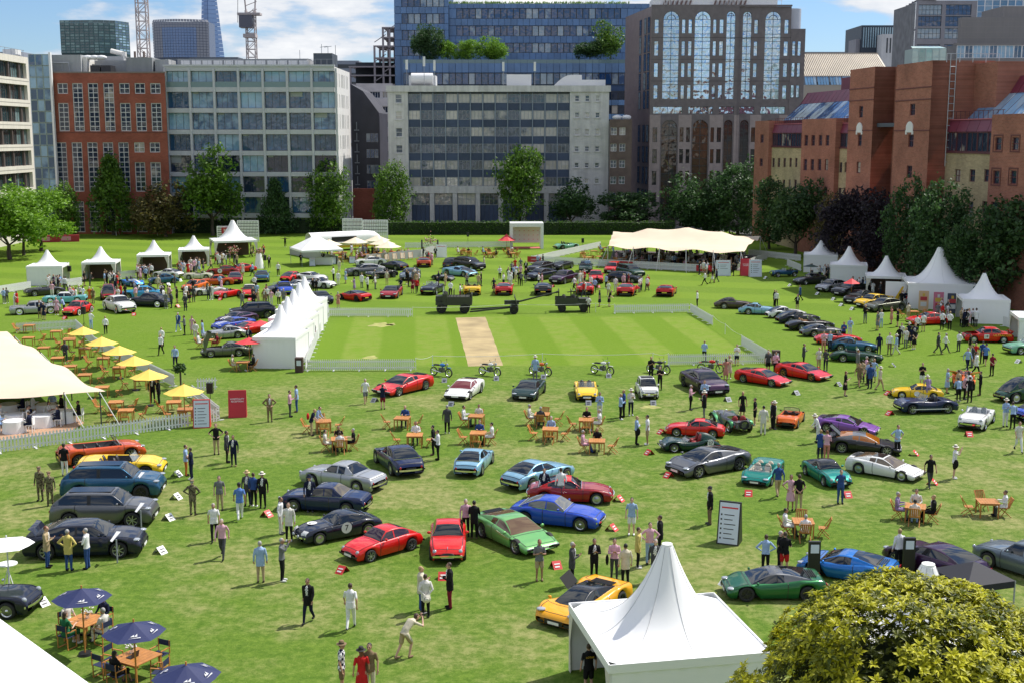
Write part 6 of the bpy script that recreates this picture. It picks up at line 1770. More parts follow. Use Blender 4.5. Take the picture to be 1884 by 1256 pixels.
  for s in(1,-1):mb.ell(hd+V((s*.077,-.005,-.005)),(.012,.024,.034),6,5)
  part(mb,SK)
  mb=MB();mb.ell(hd+V((0,-.022,.030)),(.083,.092,.100),14,9)
  if fem:mb.ell(hd+V((0,-.06,-.06)),(.075,.05,.13),10,7)
  part(mb,HR)
  for s in(1,-1):part(MB().ell(hd+V((s*.030,.088,.018)),(.013,.008,.008),6,4),HR)
  part(MB().ell(hd+V((0,.086,-.055)),(.026,.008,.007),6,4),INN if False else SHO if False else SK)
  for s in(1,-1):
   lw={'shorts':SK,'dress':SK,'skirt':SK}.get(outfit,BT);r1=.088 if not fem else .08
   if outfit=='shorts':
    m1=V(hj[s]).lerp(V(kn[s]),.78);limb(hj[s],m1,.098,.088,BT,kd=1);limb(m1,kn[s],.062,.055,SK)
   elif not fem:limb(hj[s],kn[s],.092,.068,BT,kd=1)
   else:limb(hj[s],kn[s],.08,.055,SK)
   limb(kn[s],an[s],.064 if lw==BT else .054,.046 if lw==BT else .036,lw)
   a=V(an[s]);d=V(toe[s]);mb=MB();mb.ell(a+d*.075+V((0,0,-.045)),(.047,.13,.045),10,6);mb.ell(a+V((0,-.01,-.02)),(.04,.05,.05),8,6);part(mb,SHO)
   la=TP if long_sleeve else SK;S0,E,W_=V(sh[s]),V(el[s]),V(wr[s]);gs=1.1 if wide else 1.0
   mid=S0.lerp(E,.72)
   limb(S0,mid,.054*gs,.048*gs,TP);limb(mid,E,.042*gs if la==TP else .040,.038*gs if la==TP else .036,la);limb(E,W_,.040*gs if la==TP else .036,.030*gs if la==TP else .025,la)
   hv=V(hdir[s]).normalized();sd=hv.cross(V((0,1,.01))).normalized()if abs(hv.y)<.9 else V((1,0,0));
   mb=MB();q=hv.to_track_quat('Z','Y');mb.ell(W_+hv*.05,(.038,.022,.05),8,6,rot=q.to_matrix())
   xs_=q@V((1,0,0))
   for i,ln in enumerate((.062,.075,.070,.055)):
    b0=W_+hv*.085+xs_*(i-1.5)*.019;b1=b0+hv*ln*.55+(q@V((0,.006,0)));mb.tube(b0,b1,.010,.009,6);mb.tube(b1,b1+hv*ln*.5+(q@V((0,.022,0))),.009,.008,6)
   b0=W_+hv*.03+xs_*.03;mb.tube(b0,b0+hv*.05+xs_*.028,.012,.010,6);part(mb,SK)
  allm=MB();pts=[]
  for mb,lab,kd_ in prims:
   allm.v_off=len(allm.v);b=len(allm.v);allm.v+=mb.v;allm.f+=[[b+i for i in q]for q in mb.f];allm.m+=[0]*len(mb.f);allm.s+=[False]*len(mb.f)
   for fc in mb.f:
    cc=sum((V(mb.v[i])for i in fc),V())/len(fc);pts.append((cc,lab,kd_))
   for v in mb.v:pts.append((V(v),lab,kd_))
  me=allm.mesh('tmp',[]);o=bpy.data.objects.new('tmp',me);col.objects.link(o)
  md=o.modifiers.new('r','REMESH');md.mode='VOXEL';md.voxel_size=.0135
  ds=o.modifiers.new('d','DECIMATE');ds.ratio=.30
  bpy.context.view_layer.update();dg=bpy.context.evaluated_depsgraph_get()
  res=bpy.data.meshes.new_from_object(o.evaluated_get(dg));bpy.data.objects.remove(o)
  kd=KDTree(len(pts))
  for i,q in enumerate(pts):kd.insert(q[0],i)
  kd.balance();ids=[]
  for pl in res.polygons:
   q=pts[kd.find(pl.center)[1]];l_=q[1]
   if q[2]and not fem:l_=TP if(pl.center-h).dot(ax)>hem else BT
   ids.append(l_)
  res.materials.clear()
  for _ in range(6):res.materials.append(None)
  res.polygons.foreach_set('material_index',ids);res.polygons.foreach_set('use_smooth',[True]*len(ids));res.update();res.name='person'
  return res,P['hd']
 return cached(('body',pose,outfit),f)
CL=dict(w=(.72,.72,.72),W=(.62,.60,.55),b=(.30,.42,.62),B=(.03,.07,.22),n=(.010,.014,.040),k=(.010,.010,.011),g=(.16,.165,.17),G=(.06,.062,.066),t=(.42,.32,.19),T=(.20,.14,.08),p=(.62,.36,.44),r=(.50,.02,.02),R=(.20,.015,.03),o=(.55,.14,.03),y=(.55,.45,.14),
  e=(.02,.14,.06),O=(.14,.13,.06),c=(.55,.50,.38),u=(.10,.20,.50),m=(.25,.24,.16),s=(.50,.20,.16),v=(.30,.22,.38))
CN=dict(w='white',W='off-white',b='pale blue',B='blue',n='navy',k='black',g='grey',G='dark grey',t='tan',T='brown',p='pink',r='red',R='burgundy',o='orange',y='mustard',e='green',O='camouflage',c='cream',u='bright blue',m='sage green',s='salmon',v='lilac')
def cloth(c,key=None):
 return mat('cloth_'+c,CL[c],.85,noise=.10,nscale=6,bump=.25,bscale=9,spec=.2)
def camo():
 k=('mat','camouflage')
 if k in _cache:return _cache[k]
 m,t,b=newmat('camouflage');tx=t.nodes.new('ShaderNodeTexCoord');z=t.nodes.new('ShaderNodeTexNoise');z.inputs['Scale'].default_value=9;t.links.new(tx.outputs['Object'],z.inputs['Vector'])
 cr=t.nodes.new('ShaderNodeValToRGB');cr.color_ramp.interpolation='CONSTANT';cr.color_ramp.elements[0].color=(.05,.04,.02,1);cr.color_ramp.elements[1].position=.47;cr.color_ramp.elements[1].color=(.22,.18,.10,1);e=cr.color_ramp.elements.new(.55);e.color=(.10,.11,.05,1)
 t.links.new(z.outputs['Fac'],cr.inputs['Fac']);t.links.new(cr.outputs['Color'],b.inputs['Base Color']);S(b,Roughness=.9);_cache[k]=m;return m
def chequer():
 k=('mat','chequered_shirt')
 if k in _cache:return _cache[k]
 m,t,b=newmat('chequered_shirt');tx=t.nodes.new('ShaderNodeTexCoord');mp=t.nodes.new('ShaderNodeMapping');mp.inputs['Rotation'].default_value=(0,0,R(45));z=t.nodes.new('ShaderNodeTexChecker');z.inputs['Scale'].default_value=11;z.inputs['Color1'].default_value=(.75,.75,.76,1);z.inputs['Color2'].default_value=(.008,.01,.04,1)
 t.links.new(tx.outputs['Object'],mp.inputs['Vector']);t.links.new(mp.outputs['Vector'],z.inputs['Vector']);t.links.new(z.outputs['Color'],b.inputs['Base Color']);S(b,Roughness=.9);_cache[k]=m;return m
SKINS=[mat('skin_light',(.50,.28,.19),.55),mat('skin_fair',(.58,.35,.25),.55),mat('skin_tan',(.36,.19,.12),.55),mat('skin_dark',(.10,.05,.032),.5)]
HAIRS={'k':mat('hair_black',(.012,.010,.009),.6),'b':mat('hair_brown',(.05,.028,.016),.6),'g':mat('hair_grey',(.34,.33,.32),.6),'y':mat('hair_blond',(.36,.24,.11),.6),'a':mat('hair_auburn',(.16,.05,.02),.6)}
def hat_mesh(kind):
 def f():
  if kind=='cap':mb=MB().ell((0,0,.03),(.092,.105,.085),12,7);mb.ell((0,.11,.02),(.06,.07,.012),10,4)
  elif kind=='beret':mb=MB().ell((0,0,.05),(.115,.115,.04),14,6)
  else:
   mb=MB().lathe([(.0,.12),(.065,.12),(.08,.10),(.088,.02),(.165,.005),(.17,.0),(.10,.0),(.085,.0)],n=16,mats=[0]*7);mb.lathe([(.0915,.028),(.088,.06)],n=16,mat=1)
  return mb.mesh('hat',[None,M_BLK])
 return cached(('hat',kind),f)
PEOPLE=[]
ORDW='first second third fourth fifth sixth seventh eighth ninth tenth eleventh twelfth thirteenth fourteenth fifteenth sixteenth seventeenth eighteenth nineteenth twentieth'.split()
ORDW+=['twenty '+x for x in ORDW[:9]]+['thirtieth']+['thirty '+x for x in ORDW[:9]]
def person(loc,face,pose,outfit,top,bot,hair='b',hat=None,skin=None,extra='',h=None,group=None,label=None,z=0.0,prop=None):
 r_=rnd;me,hp=body_mesh(pose,outfit)
 o=ob('person',me,None,None,loc=(loc[0],loc[1],z),rot=(0,0,face),sc=(h or r_.uniform(1.70,1.84))/1.75)
 tm=camo()if top=='O' else chequer()if top=='#' else cloth(top)
 if outfit=='dress':bot=top
 bm=camo()if bot=='O' else cloth(bot)
 for i,m in enumerate([SKINS[skin]if skin is not None else r_.choice(SKINS[:3]),tm,bm,cloth(r_.choice('kkTGw')),HAIRS[hair],tm if top=='O' else cloth('w')]):
  o.material_slots[i].link='OBJECT';o.material_slots[i].material=m
 if hat:
  hm={'w':mat('straw_white',(.70,.66,.56),.8),'y':mat('straw',(.55,.40,.20),.8),'k':cloth('n'),'O':cloth('T'),'B':mat('cap_black',(.02,.02,.02),.8),'r':cloth('T')}[hat[0]]
  ob('hat',hat_mesh('cap' if hat[1:]=='c' else 'beret' if hat[1:]=='b' else 'sun'),o,[hm],loc=(hp[0],hp[1]-.01,hp[2]+.035+(.0 if hat[1:]else .02)))
 hn={'w':'white sun hat','y':'straw hat','k':'navy hat','O':'brown beret','B':'dark hat','r':'brown hat'}[hat[0]]if hat else ''
 if hat and hat[1:]=='c':hn='dark cap' if hat[0]in 'Bk' else 'pale cap'
 garment={'jacket':'jacket','shirt':'shirt','polo':'short sleeved shirt','shorts':'shirt','dress':'dress','skirt':'top'}[outfit]
 low={'dress':'','skirt':' and %s skirt' % CN[bot],'shorts':' and %s shorts' % CN[bot]}.get(outfit,' and %s trousers' % CN[bot])
 act={'walk':'walking','stride':'striding','sit':'seated','sit2':'seated','phone':'hands together','photo':'taking a photo','fold':'arms folded','hips':'hands on hips','behind':'hands behind back','arms_up':'arms spread','bend':'bending','lean':'leaning forward','stand':'standing'}[pose]
 base='person in %s %s%s%s' %(CN.get(top,'chequered'),garment,low,(' and '+hn)if hn else '')
 tag(o,label or 'auto','person',group)
 PEOPLE.append([o,base,act,Vector(loc[:2])])
 if prop=='pack':ob('backpack',cached('pack',lambda:MB().ell((0,-.19,1.22),(.15,.09,.22),10,7).mesh('backpack',[cloth('r')])),o)
 if prop=='camera':ob('camera',cached('camp',lambda:MB().box((0,.72,1.33),(.14,.10,.10)).tube((0,.76,1.33),(0,.92,1.33),.045,n=8).mesh('camera',[M_BLK])),o)
 if prop=='coat':ob('carried_coat',cached('coatp',lambda:MB().ell((.30,.06,.86),(.07,.13,.24),8,6).mesh('carried_coat',[cloth('k')])),o)
 if prop=='hat':ob('held_hat',hat_mesh('sun'),o,[mat('straw_white')],loc=(0,-.25,.86),rot=(R(90),0,0))
 if prop=='vest':ob('back_print',text_mesh('LOTUS',.09),o,[mat('yellow_vinyl',(.80,.50,.02),.5)],loc=(0,-.17,1.35))
 return o
def face_to(px,py,deg):return R(deg)
DIRS={'N':0,'S':180,'E':-90,'W':90,'NE':-45,'NW':45,'SE':-135,'SW':135}
OUT={'j':'jacket','s':'shirt','p':'polo','h':'shorts','d':'dress','i':'skirt'}
POS={'w':'walk','W':'stride','s':'stand','p':'phone','P':'photo','f':'fold','h':'hips','b':'behind','u':'arms_up','B':'bend','l':'lean','q':'sit','Q':'sit2'}
def crowd(tile,spec):
 """x,y feet in the tile; pose+outfit+top+bottom(+hair); facing; optional hat / prop"""
 for ln in spec.split(';'):
  a=ln.split()
  if not a:continue
  x,y=float(a[0]),float(a[1]);c=a[2];p=tl(tile,x,y)if tile != 'P' else(x,y)
  kw={}
  for e in a[4:]:
   if e.startswith('^'):kw['hat']=e[1:]
   elif e.startswith('+'):kw['prop']=e[1:]
   elif e.startswith('~'):kw['skin']=int(e[1:])
  g=G(*p);g2=g
  person((g2.x,g2.y),R(DIRS[a[3]])+rnd.uniform(-.3,.3),POS[c[0]],OUT[c[1]],c[2],c[3],hair=c[4]if len(c)>4 else rnd.choice('kbbbgya'),**kw)
# ================================================================ THE CARS OF THE SHOW
OX,OY={'A':0,'B':470,'C':940,'D':1404},{'1':0,'2':310,'3':620,'4':936}
def tl(t,x,y):return OX[t[0]]+x/3.925,OY[t[1]]+y/3.925
def K(t,fx,fy,rx,ry,*a,**k):
 t2=t.split('/');f_=tl(t2[0],fx,fy)if t2[0]!= 'P' else(fx,fy);r_=tl(t2[-1],rx,ry)if t2[-1]!= 'P' else(rx,ry)
 return car(*f_,*r_,*a,**k)
M_W=mat('white_paint')
K('A3',1030,848,430,925,'saloon','burnt','metallic orange open tourer, rearmost of the row before the picket fence',opened=True)
K('A3',1195,985,560,1000,'front_gt','yellow','yellow open two seater between orange tourer and blue off-roader',opened=True,wheels='dark',length=4.85)
K('A3',1185,1135,470,1148,'suv','slateblue','metallic blue four wheel drive beside the yellow open car',wheels='dark',extras=sunroof)
K('A4',1130,92,400,100,'suv','grey','dark metallic grey four wheel drive between blue one and dark saloon',extras=sunroof)
K('A4',1050,300,205,325,'saloon','dnavy','midnight blue saloon with its boot lid raised, nearest in the left row',extras=boot_open)
K('A4',250,745,-470,725,'sports50','dnavy','dark navy classic roadster with wire wheels cut by the left edge',opened=True,wheels='wire',length=4.4)
K('A3',1450,140,1815,125,'etype','olive','grey green classic coupe with its whole bonnet tipped forward',wheels='wire',bonnet='front',plates='kk')
K('A2',1470,1235,1775,1215,'etype','silver','silver classic coupe behind the red parasol left of the white tents',wheels='wire')
K('B3',905,428,1220,355,'wedge','red','bright red low wedge coupe with side strakes near the left picket fence',length=4.5)
K('B3',1440,462,1572,378,'wedge','white','white folded paper wedge coupe with red seats in front of the motorcycles',glassm=cabin_glass((.16,.03,.03)))
K('B3',375,1035,900,1115,'notch60','silver','silver grey classic coupe with notched back behind the navy grand tourer',wheels='disc',roofc='silver')
K('B3',941,869,1125,1018,'gt60','navy','navy blue fastback grand tourer turned away from the viewer',wheels='disc')
K('B3',1640,880,1517,1018,'gt60','pale','ice blue fastback coupe seen from behind beside the navy fastback',wheels='disc',roofc='pale')
K('P',524,931,676,940,'notch60','navy','long navy four seat grand tourer behind the numbered racing coupe',wheels='wire',length=4.7,glassm=cabin_glass((.10,.08,.05)))
K('C3',395,990,-10,1110,'gt60','pale','pale sky blue coupe with round tail beside the dark red coupe',wheels='wire')
K('C3',735,1182,125,1170,'gt60','dred','dark red long bonnet coupe behind the bright blue one',wheels='disc',length=4.5,roofc='red')
K('C4',660,138,10,68,'gt60','blue','bright blue low grand tourer with white interior and wire wheels',wheels='wire',glassm=cabin_glass((.14,.14,.13)))
K('C3',85,465,175,380,'mid','dgreen','dark green modern sports coupe in the row below the cricket pitch',wheels='dark')
K('C3',550,468,530,385,'rounds','yellow','small yellow open car in the middle of the row below the pitch',opened=True)
K('C3',1003,455,955,392,'micro','white','tiny white rounded city car below the motorcycles',plates='wk',wheels='disc',extras=lambda r_,t,P,p:MB().b2(-.4,.4,-.35,.25,1.33,1.36).build('fabric_sunroof',M_BLK,r_))
K('C3',1500,430,1290,332,'saloon','plum','dark purple modern crossover glinting in the sun by the picket corner',wheels='dark')
K('P',1446,711,1363,698,'wedge','red','red wedge shaped four seater coupe left of the lowest red wedge',wheels='alloy',length=4.3)
K('D3',460,318,130,262,'wedge','red','low red angular supercar with gold wheels by the picket corner',wheels='gold',length=4.15)
K('C3',1120,695,1545,715,'gt60','red','small red coupe with wire wheels above the numbered green racer',wheels='wire',length=3.8)
K('C3',1080,815,1490,800,'lowracer','racing','dark green open sports racer with headrest fin and roundel 27',opened=True,wheels='wire',lth='r',extras=chain(roundel('27',y=-1.15,z=.55,size=.21),lambda r_,t,P,p:MB().grid([(sx*.16*s_,-.55-1.15*k/6,.62+[.42,.44,.42,.38,.30,.20,.05][k]*(1 if abs(sx)<1 else .0))for k in range(7)for sx,s_ in((-1.6,1),(-.9,1),(0,1),(.9,1),(1.6,1))],5).build('headrest_fin',P,r_)))
K('C3',1180,1005,1655,918,'mid','grey','metallic grey mid engined coupe with black bonnet vents',wheels='alloy',extras=louvres)
K('P',1387,896,1419,865,'mid','teal','small teal open sports car facing the viewer between grey coupe and teal soft top',opened=True,length=3.75,lth='c')
K('D3',560,1092,352,968,'rounds','teal','teal sports car with black soft top facing down right',roofc='black',wheels='alloy',length=3.9)
K('D3',1120,1032,650,950,'wedge','white','white angular wedge coupe with glass roof panel at the right',wheels='disc',extras=sunroof,glassm=cabin_glass((.11,.08,.05)))
K('D3',985,838,470,805,'wedge','black','black wedge shooting brake with open glass tailgate and orange seats',wheels='alloy',length=4.4,extras=hatch_open,glassm=cabin_glass((.30,.10,.01)),roofc='grey')
K('D3',790,700,430,662,'wedge','purple','purple sports coupe behind the black wedge shooting brake',length=4.0)
K('D3',1490,680,1590,590,'sports50','white','white fifties roadster facing the viewer at the right',opened=True,wheels='wire',lth='k',plates='kk')
K('D3',930,428,1290,442,'gt60','yellow','yellow competition coupe with white roundel on its door',length=3.7,wheels='disc',extras=roundel('',y=.1,z=.52,size=.24))
K('D3',965,540,1380,530,'sports50','navy','royal blue open tourer with a white side stripe',opened=True,wheels='alloy',length=4.0,extras=stripe_side(M_W,.30,.36))
K('D3',2090,440,1690,465,'beetle','bgreen','dark green rounded classic fastback cut by the right edge',wheels='disc')
K('P',1962,768,1878,775,'gt60','blue','blue classic car of which only the tail shows at the right edge')
K('D3',1755,118,2110,108,'notch60','mint','pale green classic tourer with chrome front cut by the right edge',opened=True,wheels='wire',length=4.4)
K('D3',232,585,162,665,'rounds','orange','small orange open sports car seen from behind near the green vintage roadster',opened=True,wheels='alloy',length=3.7,plates='kk')
vintage(*tl('C3',1510,612),*tl('C3',1668,692),'grey','green','vintage roadster with green wings and polished bonnet, spare wheel on its tail',lth='r',bonnet_m=M_ALLOY)
vintage(*tl('D3',1452,405),*tl('D3',1440,300),'orange','orange','orange kit roadster with opened engine covers inside a knot of people',open_bonnet=True,spare=False,cycle=True)
K('D3',705,45,375,48,'etype','red','red classic roadster with black cockpit in the right hand diagonal row',opened=True,wheels='wire')
K('D3',800,103,495,92,'etype','slateblue','mid blue classic coupe second nearest in the diagonal row',wheels='wire')
K('D3',858,182,490,165,'etype','bgreen','dark green open roadster nearest in the right hand diagonal row',opened=True,wheels='wire')
K('D3',1440,30,1790,36,'box','red','red touring race car with open bonnet, white number plate and yellow lettering',name='race_car',bonnet='rear',wheels='disc',length=4.4,
extras=chain(roundel('18',y=.25,z=.60,size=.22,sq=True),rear_wing(None,.14),lambda r_,t,P,p:[ob('lettering',text_mesh('ULTRACOM',.30),r_,[mat('yellow_vinyl',(.80,.50,.02),.5)],loc=(s_*(t['W']/2+.02),-1.15,.72),rot=(0,0,R(90)*s_))for s_ in(1,-1)]))
vintage(*tl('D2',45,785),*tl('D2',250,778),'slateblue','slateblue','blue vintage roadster with separate wings, first car before the right hand tents',lth='k')
K('D2',225,842,450,826,'etype','dgrey','dark grey classic coupe at the corner of the first right hand tent',wheels='wire')
K('D2',395,897,598,872,'fastback','silver','silver rear engined coupe before the second right hand tent',wheels='dark')
K('D2',520,925,748,900,'front_gt','black','black coupe half hidden by two seated men before the third tent')
K('D2',600,985,792,950,'fastback','black','black rear engined coupe behind the yellow one',wheels='dark')
K('D2',665,1010,930,985,'fastback','yellow','yellow rear engined coupe with big rear wing',extras=rear_wing(None,.22))
K('D2',750,1038,1010,1018,'fastback','olive','grey green rear engined coupe nearest the large right hand tent')
K('D2',1050,1130,1325,1120,'gt60','red','red racing coupe surrounded by onlookers before the large right hand tent',wheels='wire')
K('P',1427,579,1366,577,'etype','pale','pale blue classic coupe second from the far end of the diagonal row',wheels='wire')
K('C2',1712,1012,1508,1008,'etype','bronze','brown classic coupe at the far end of the right hand diagonal row',wheels='wire')
K('P',1480,583,1411,585,'etype','white','white classic coupe in the right hand diagonal row',wheels='wire')
K('D2',402,1108,98,1118,'etype','dnavy','near black blue classic coupe next to the white one in the diagonal row',wheels='wire')
K('D2',505,1158,168,1168,'etype','black','black open roadster with tan cockpit in the diagonal row',opened=True,lth='t',wheels='wire')
K('D2',580,1205,270,1212,'etype','grey','gunmetal classic coupe next to the red roadster in the diagonal row',wheels='wire')
K('C2',490,575,310,585,'lowracer','mint','pale green open racing car behind the picket fence by the white gateway',opened=True,length=4.0)
K('C2',110,765,320,728,'saloon','black','black saloon at the back of the dark group left of the stretch tent',length=4.6)
K('C2',285,745,440,712,'front_gt','black','black open car behind the purple saloon',opened=True,length=4.3)
K('C2',95,820,335,785,'saloon','dnavy','black blue coupe beside the purple saloon',length=4.7)
K('C2',290,845,475,805,'box','plum','dark purple saloon with a red stand card at its front',length=4.6)
K('C2',535,780,545,715,'box','dgreen','dark green saloon behind the men in blue shirts')
K('C2',618,852,608,790,'box','red','red saloon facing the viewer in front of the dark green cars')
K('C2',680,775,790,725,'estate','red','red hatchback with yellow plate behind the dark estates',length=4.1)
K('C2',975,800,755,755,'estate','bgreen','dark green estate, farther of the two dark estates')
K('C2',938,828,705,815,'estate','dnavy','blackish green estate, nearer of the two dark estates')
K('C2',232,872,232,938,'mid','black','black supercar seen from behind under the gun barrel',wheels='dark')
K('C2',540,868,532,935,'mid','red','red supercar seen from behind, left of the three red tails')
K('C2',855,880,815,940,'mid','red','red supercar with its door ajar in the row of red tails',extras=door_up)
K('C2',1150,885,1095,945,'wedge','red','red slatted tail coupe at the right end of the row',wheels='alloy')
K('B2',1800,870,1790,940,'mid','red','red supercar seen from behind, left of the howitzer barrel')
K('B2',1225,925,1335,880,'sports50','dnavy','near black classic roadster behind the military truck',opened=True,wheels='wire',length=4.3)
K('B2',1560,872,1565,938,'mid','yellow','yellow open supercar seen from behind the military truck',opened=True)
K('B2',945,955,1020,900,'mid','dred','deep red hypercar with black stripes facing the viewer',roofc='black')
K('B2',630,940,800,962,'mid','red','red hypercar with black roof at the left end of the supercar row',roofc='black',wheels='dark')
K('B2',655,778,935,765,'saloon','grey','large grey two door coupe with pale roof before the parasols',length=5.4,roofc='silver')
K('B2',775,700,885,697,'front_gt','white','white car almost hidden behind the large grey coupe')
K('B2',815,800,1010,782,'sports50','black','black neo classic roadster in front of the large grey coupe',opened=True,length=4.2)
K('B2',925,722,1075,738,'front_gt','dnavy','dark navy coupe behind the black neo classic roadster')
K('B2',1218,680,1215,735,'mid','burnt','orange supercar seen from behind in front of the deck chairs',wheels='dark')
K('B2',1075,825,1160,775,'front_gt','steel','grey blue sports car with people standing round it')
K('B2',1635,742,1450,722,'suv','black','black boxy off-roader at the back of the middle group',length=4.7)
K('B2',1455,700,1385,728,'estate','black','black estate partly hidden by the boxy off-roader',length=4.2)
K('B2',1590,785,1365,765,'mid','pale','pale blue and black endurance racer with low nose',extras=chain(top_patch('nose_stripe',M_BLK,.03,.24,-.5,.5),rear_wing(M_BLK,.25)))
K('B2',1420,815,1290,800,'lowracer','black','black skeletal track car in front of the endurance racer',opened=True,length=3.4)
K('P',483,510,482,524,'gt60','slateblue','dark blue classic coupe facing the viewer left of the red tailed one')
K('B2',325,800,210,825,'fastback','red','red rear engined coupe seen from behind next to two white coupes')
K('B2',505,822,300,810,'front_gt','white','white coupe, farther of the two white coupes',length=4.4)
K('B2',565,868,345,855,'fastback','white','white rear engined coupe nearest the tips of the white tents',wheels='alloy')
K('B2',200,885,380,870,'gt60','silver','silver sports coupe behind the tips of the white tents')
K('B2',85,905,225,880,'etype','dgrey','charcoal roadster with red seats beyond the white tents',opened=True,lth='r')
K('B2',235,925,180,880,'p356','blue','small metallic blue coupe beyond the white tents')
K('B2',515,985,440,950,'front_gt','black','black car whose nose shows right of the white tents')
K('A2',1700,1085,1950,1075,'suv','dnavy','dark navy off-roader beside the farther white tents',length=5.0)
K('A2',1620,1140,1800,1110,'front_gt','plum','purple sports coupe with white and red stripes beside the tents',extras=chain(top_patch('white_stripe',M_W,.05,.3,.1,.25),top_patch('white_stripe',M_W,.05,.3,-.25,-.1)))
K('A2',1590,1175,1790,1150,'front_gt','blue','royal blue sports coupe with white stripes under the red parasols',extras=chain(top_patch('white_stripe',M_W,.05,.3,.1,.25),top_patch('white_stripe',M_W,.05,.3,-.25,-.1)),length=4.5)
K('A2',1720,1200,1880,1180,'mid','red','red sports car between the two red parasols')
K('A2',190,925,455,905,'fifties','dgrey','dark grey open classic tourer before the leftmost tent',opened=True,wheels='wire',length=4.7)
K('A2',90,1055,425,1040,'finned','silver','silver finned saloon, lowest car at the far left',wheels='white')
K('A2',315,975,630,968,'finned','turq','turquoise and white fifties saloon behind the silver finned one',wheels='white',roofc='white',length=4.9)
K('A2',490,1070,640,1030,'p356','red','small red rounded saloon right of the silver finned saloon',wheels='white')
K('A2',795,905,778,975,'beetle','dred','dark red rounded saloon seen from behind')
K('A2',905,940,1150,935,'fifties','sky','bright blue custom coupe behind the black one')
K('A2',935,990,1225,1000,'fifties','dnavy','blue black custom coupe with cream side flash',wheels='white')
K('A2',950,1055,775,1005,'fifties','white','white rounded saloon in front of the blue custom cars',wheels='white')
K('A2',1040,862,870,835,'lowracer','azure','blue and white open racing car between the second and third left tents',opened=True,extras=top_patch('nose_stripe',M_W,.03,.36,-.12,.12))
K('A2',1125,832,1240,826,'p356','slateblue','small blue rounded coupe before the third left tent')
K('A2',1125,785,1300,792,'gt60','white','white coupe in front of the third left tent')
K('A2',1340,800,1525,798,'sports50','cream','cream open roadster in front of the fourth left tent',opened=True,wheels='wire')
K('A2',1490,770,1735,768,'gt60','dred','red racing coupe with a roundel before the largest left tent',wheels='wire',extras=roundel('9',y=.3,z=.60,size=.30))
K('A2',1660,755,1815,745,'gt60','red','bright red coupe with bonnet raised beside the largest left tent',bonnet='rear')
K('A2',1490,845,1640,840,'box','burnt','orange red square coupe behind the white targa')
K('A2',1700,800,1700,850,'fastback','dred','dark red coupe with yellow plate seen from behind')
K('A2',1345,895,1480,865,'fastback','orange','orange coupe partly hidden by the white targa')
K('A2',1400,918,1630,908,'fastback','white','white open targa with tan seats',opened=True,lth='t')
K('A2',1585,938,1700,920,'p356','red','red open rounded sports car, left of the two red ones facing the viewer',opened=True,wheels='disc')
K('A2',1805,950,1805,900,'p356','red','red rounded sports car with cream roof facing the viewer',roofc='cream',wheels='disc')
# foreground
def seven(root,t,P,parts):
 roundel('7',y=-.10,z=.66,size=.29)(root,t,P,parts)
 e=tag(empty('roundel',(.3,t['L']/2-.95,interp(t['prof'],.2,1)+.035),0));e.parent=root
 ob('disc',MB().add([(.26*math.cos(a),.26*math.sin(a),0)for a in[6.283*i/24 for i in range(24)]],[tuple(range(24))]).mesh('disc',[M_W]),e)
 o=ob('number',text_mesh('7',.38),e,[mat('ink_black',(.01,.01,.01),.5)],loc=(0,0,.01),rot=(R(-90),0,0))
 mb=MB()
 n=9;pts=[]
 for k in range(n):
  u=-1+2*k/(n-1);pts+=[(u*t['W']*.42,t['L']/2+.03-.13*abs(u)**2.4,.30),(u*t['W']*.43,t['L']/2-.02-.13*abs(u)**2.4,.64),(u*t['W']*.40,t['L']/2-.20-.13*abs(u)**2.4,.745)]
 mb.grid(pts[:9],3);mb.grid(pts[-9:],3);mb.build('nose_band',M_W,root);fog_lamps(root,t,P,parts)
K('B4',330,245,850,145,'gt60','dnavy','navy racing coupe with white nose and number 7 roundels',name='race_car',wheels='disc',extras=seven,plates='kk',length=4.25)
K('B4',700,375,1125,255,'alfa','red','bright red bubble shaped coupe with silver wheels, left of the two red ones in front',wheels='alloy',glassm=cabin_glass((.035,.012,.02)),plates='ww')
K('B4',1388,405,1395,190,'alfa','red','red streamlined coupe facing the viewer with a chrome bumper',length=4.2,wheels='disc',extras=lambda r_,t,P,p:[MB().bar((-.62,t['L']/2+.06,.40),(.62,t['L']/2+.06,.40),.06,.09).build('bumper',M_CHR,r_),MB().bar((0,t['L']/2-.1,.66),(0,t['L']*.16,.83),.02,.02).build('bonnet_strip',M_CHR,r_)])
K('C4',235,335,-165,145,'wedge','lgreen','light metallic green low coupe facing down right',length=4.3,wheels='alloy',glassm=cabin_glass((.12,.07,.03)))
K('C4',330,860,720,640,'hyper','amber','yellow electric hypercar with black canopy half hidden by the white tent',wheels='dark',roofc='black',extras=lambda r_,t,P,p:[MB().add([(s_*.60,.35,.98),(s_*1.15,.15,1.30),(s_*1.25,-.75,1.40),(s_*.75,-.65,1.02),(s_*.9,-.1,1.0)],[(0,1,2,3),(0,3,4)]).build('raised_door',M_UNDER,r_)for s_ in(1,)])
K('P',1352,1093,1492,1092,'mid','green','bright green modern coupe beside the big shrub',wheels='dark',roofc='grey',length=4.25)
K('P',1508,1050,1612,1068,'mid','azure','bright blue modern coupe between two black totems behind the shrub',wheels='dark',length=4.25)
K('P',1688,1040,1752,1062,'front_gt','plum','dark purple coupe under the black gazebo')
K('P',1822,1032,1968,1078,'fifties','steel','slate grey classic saloon cut by the right edge',wheels='disc',length=4.9)
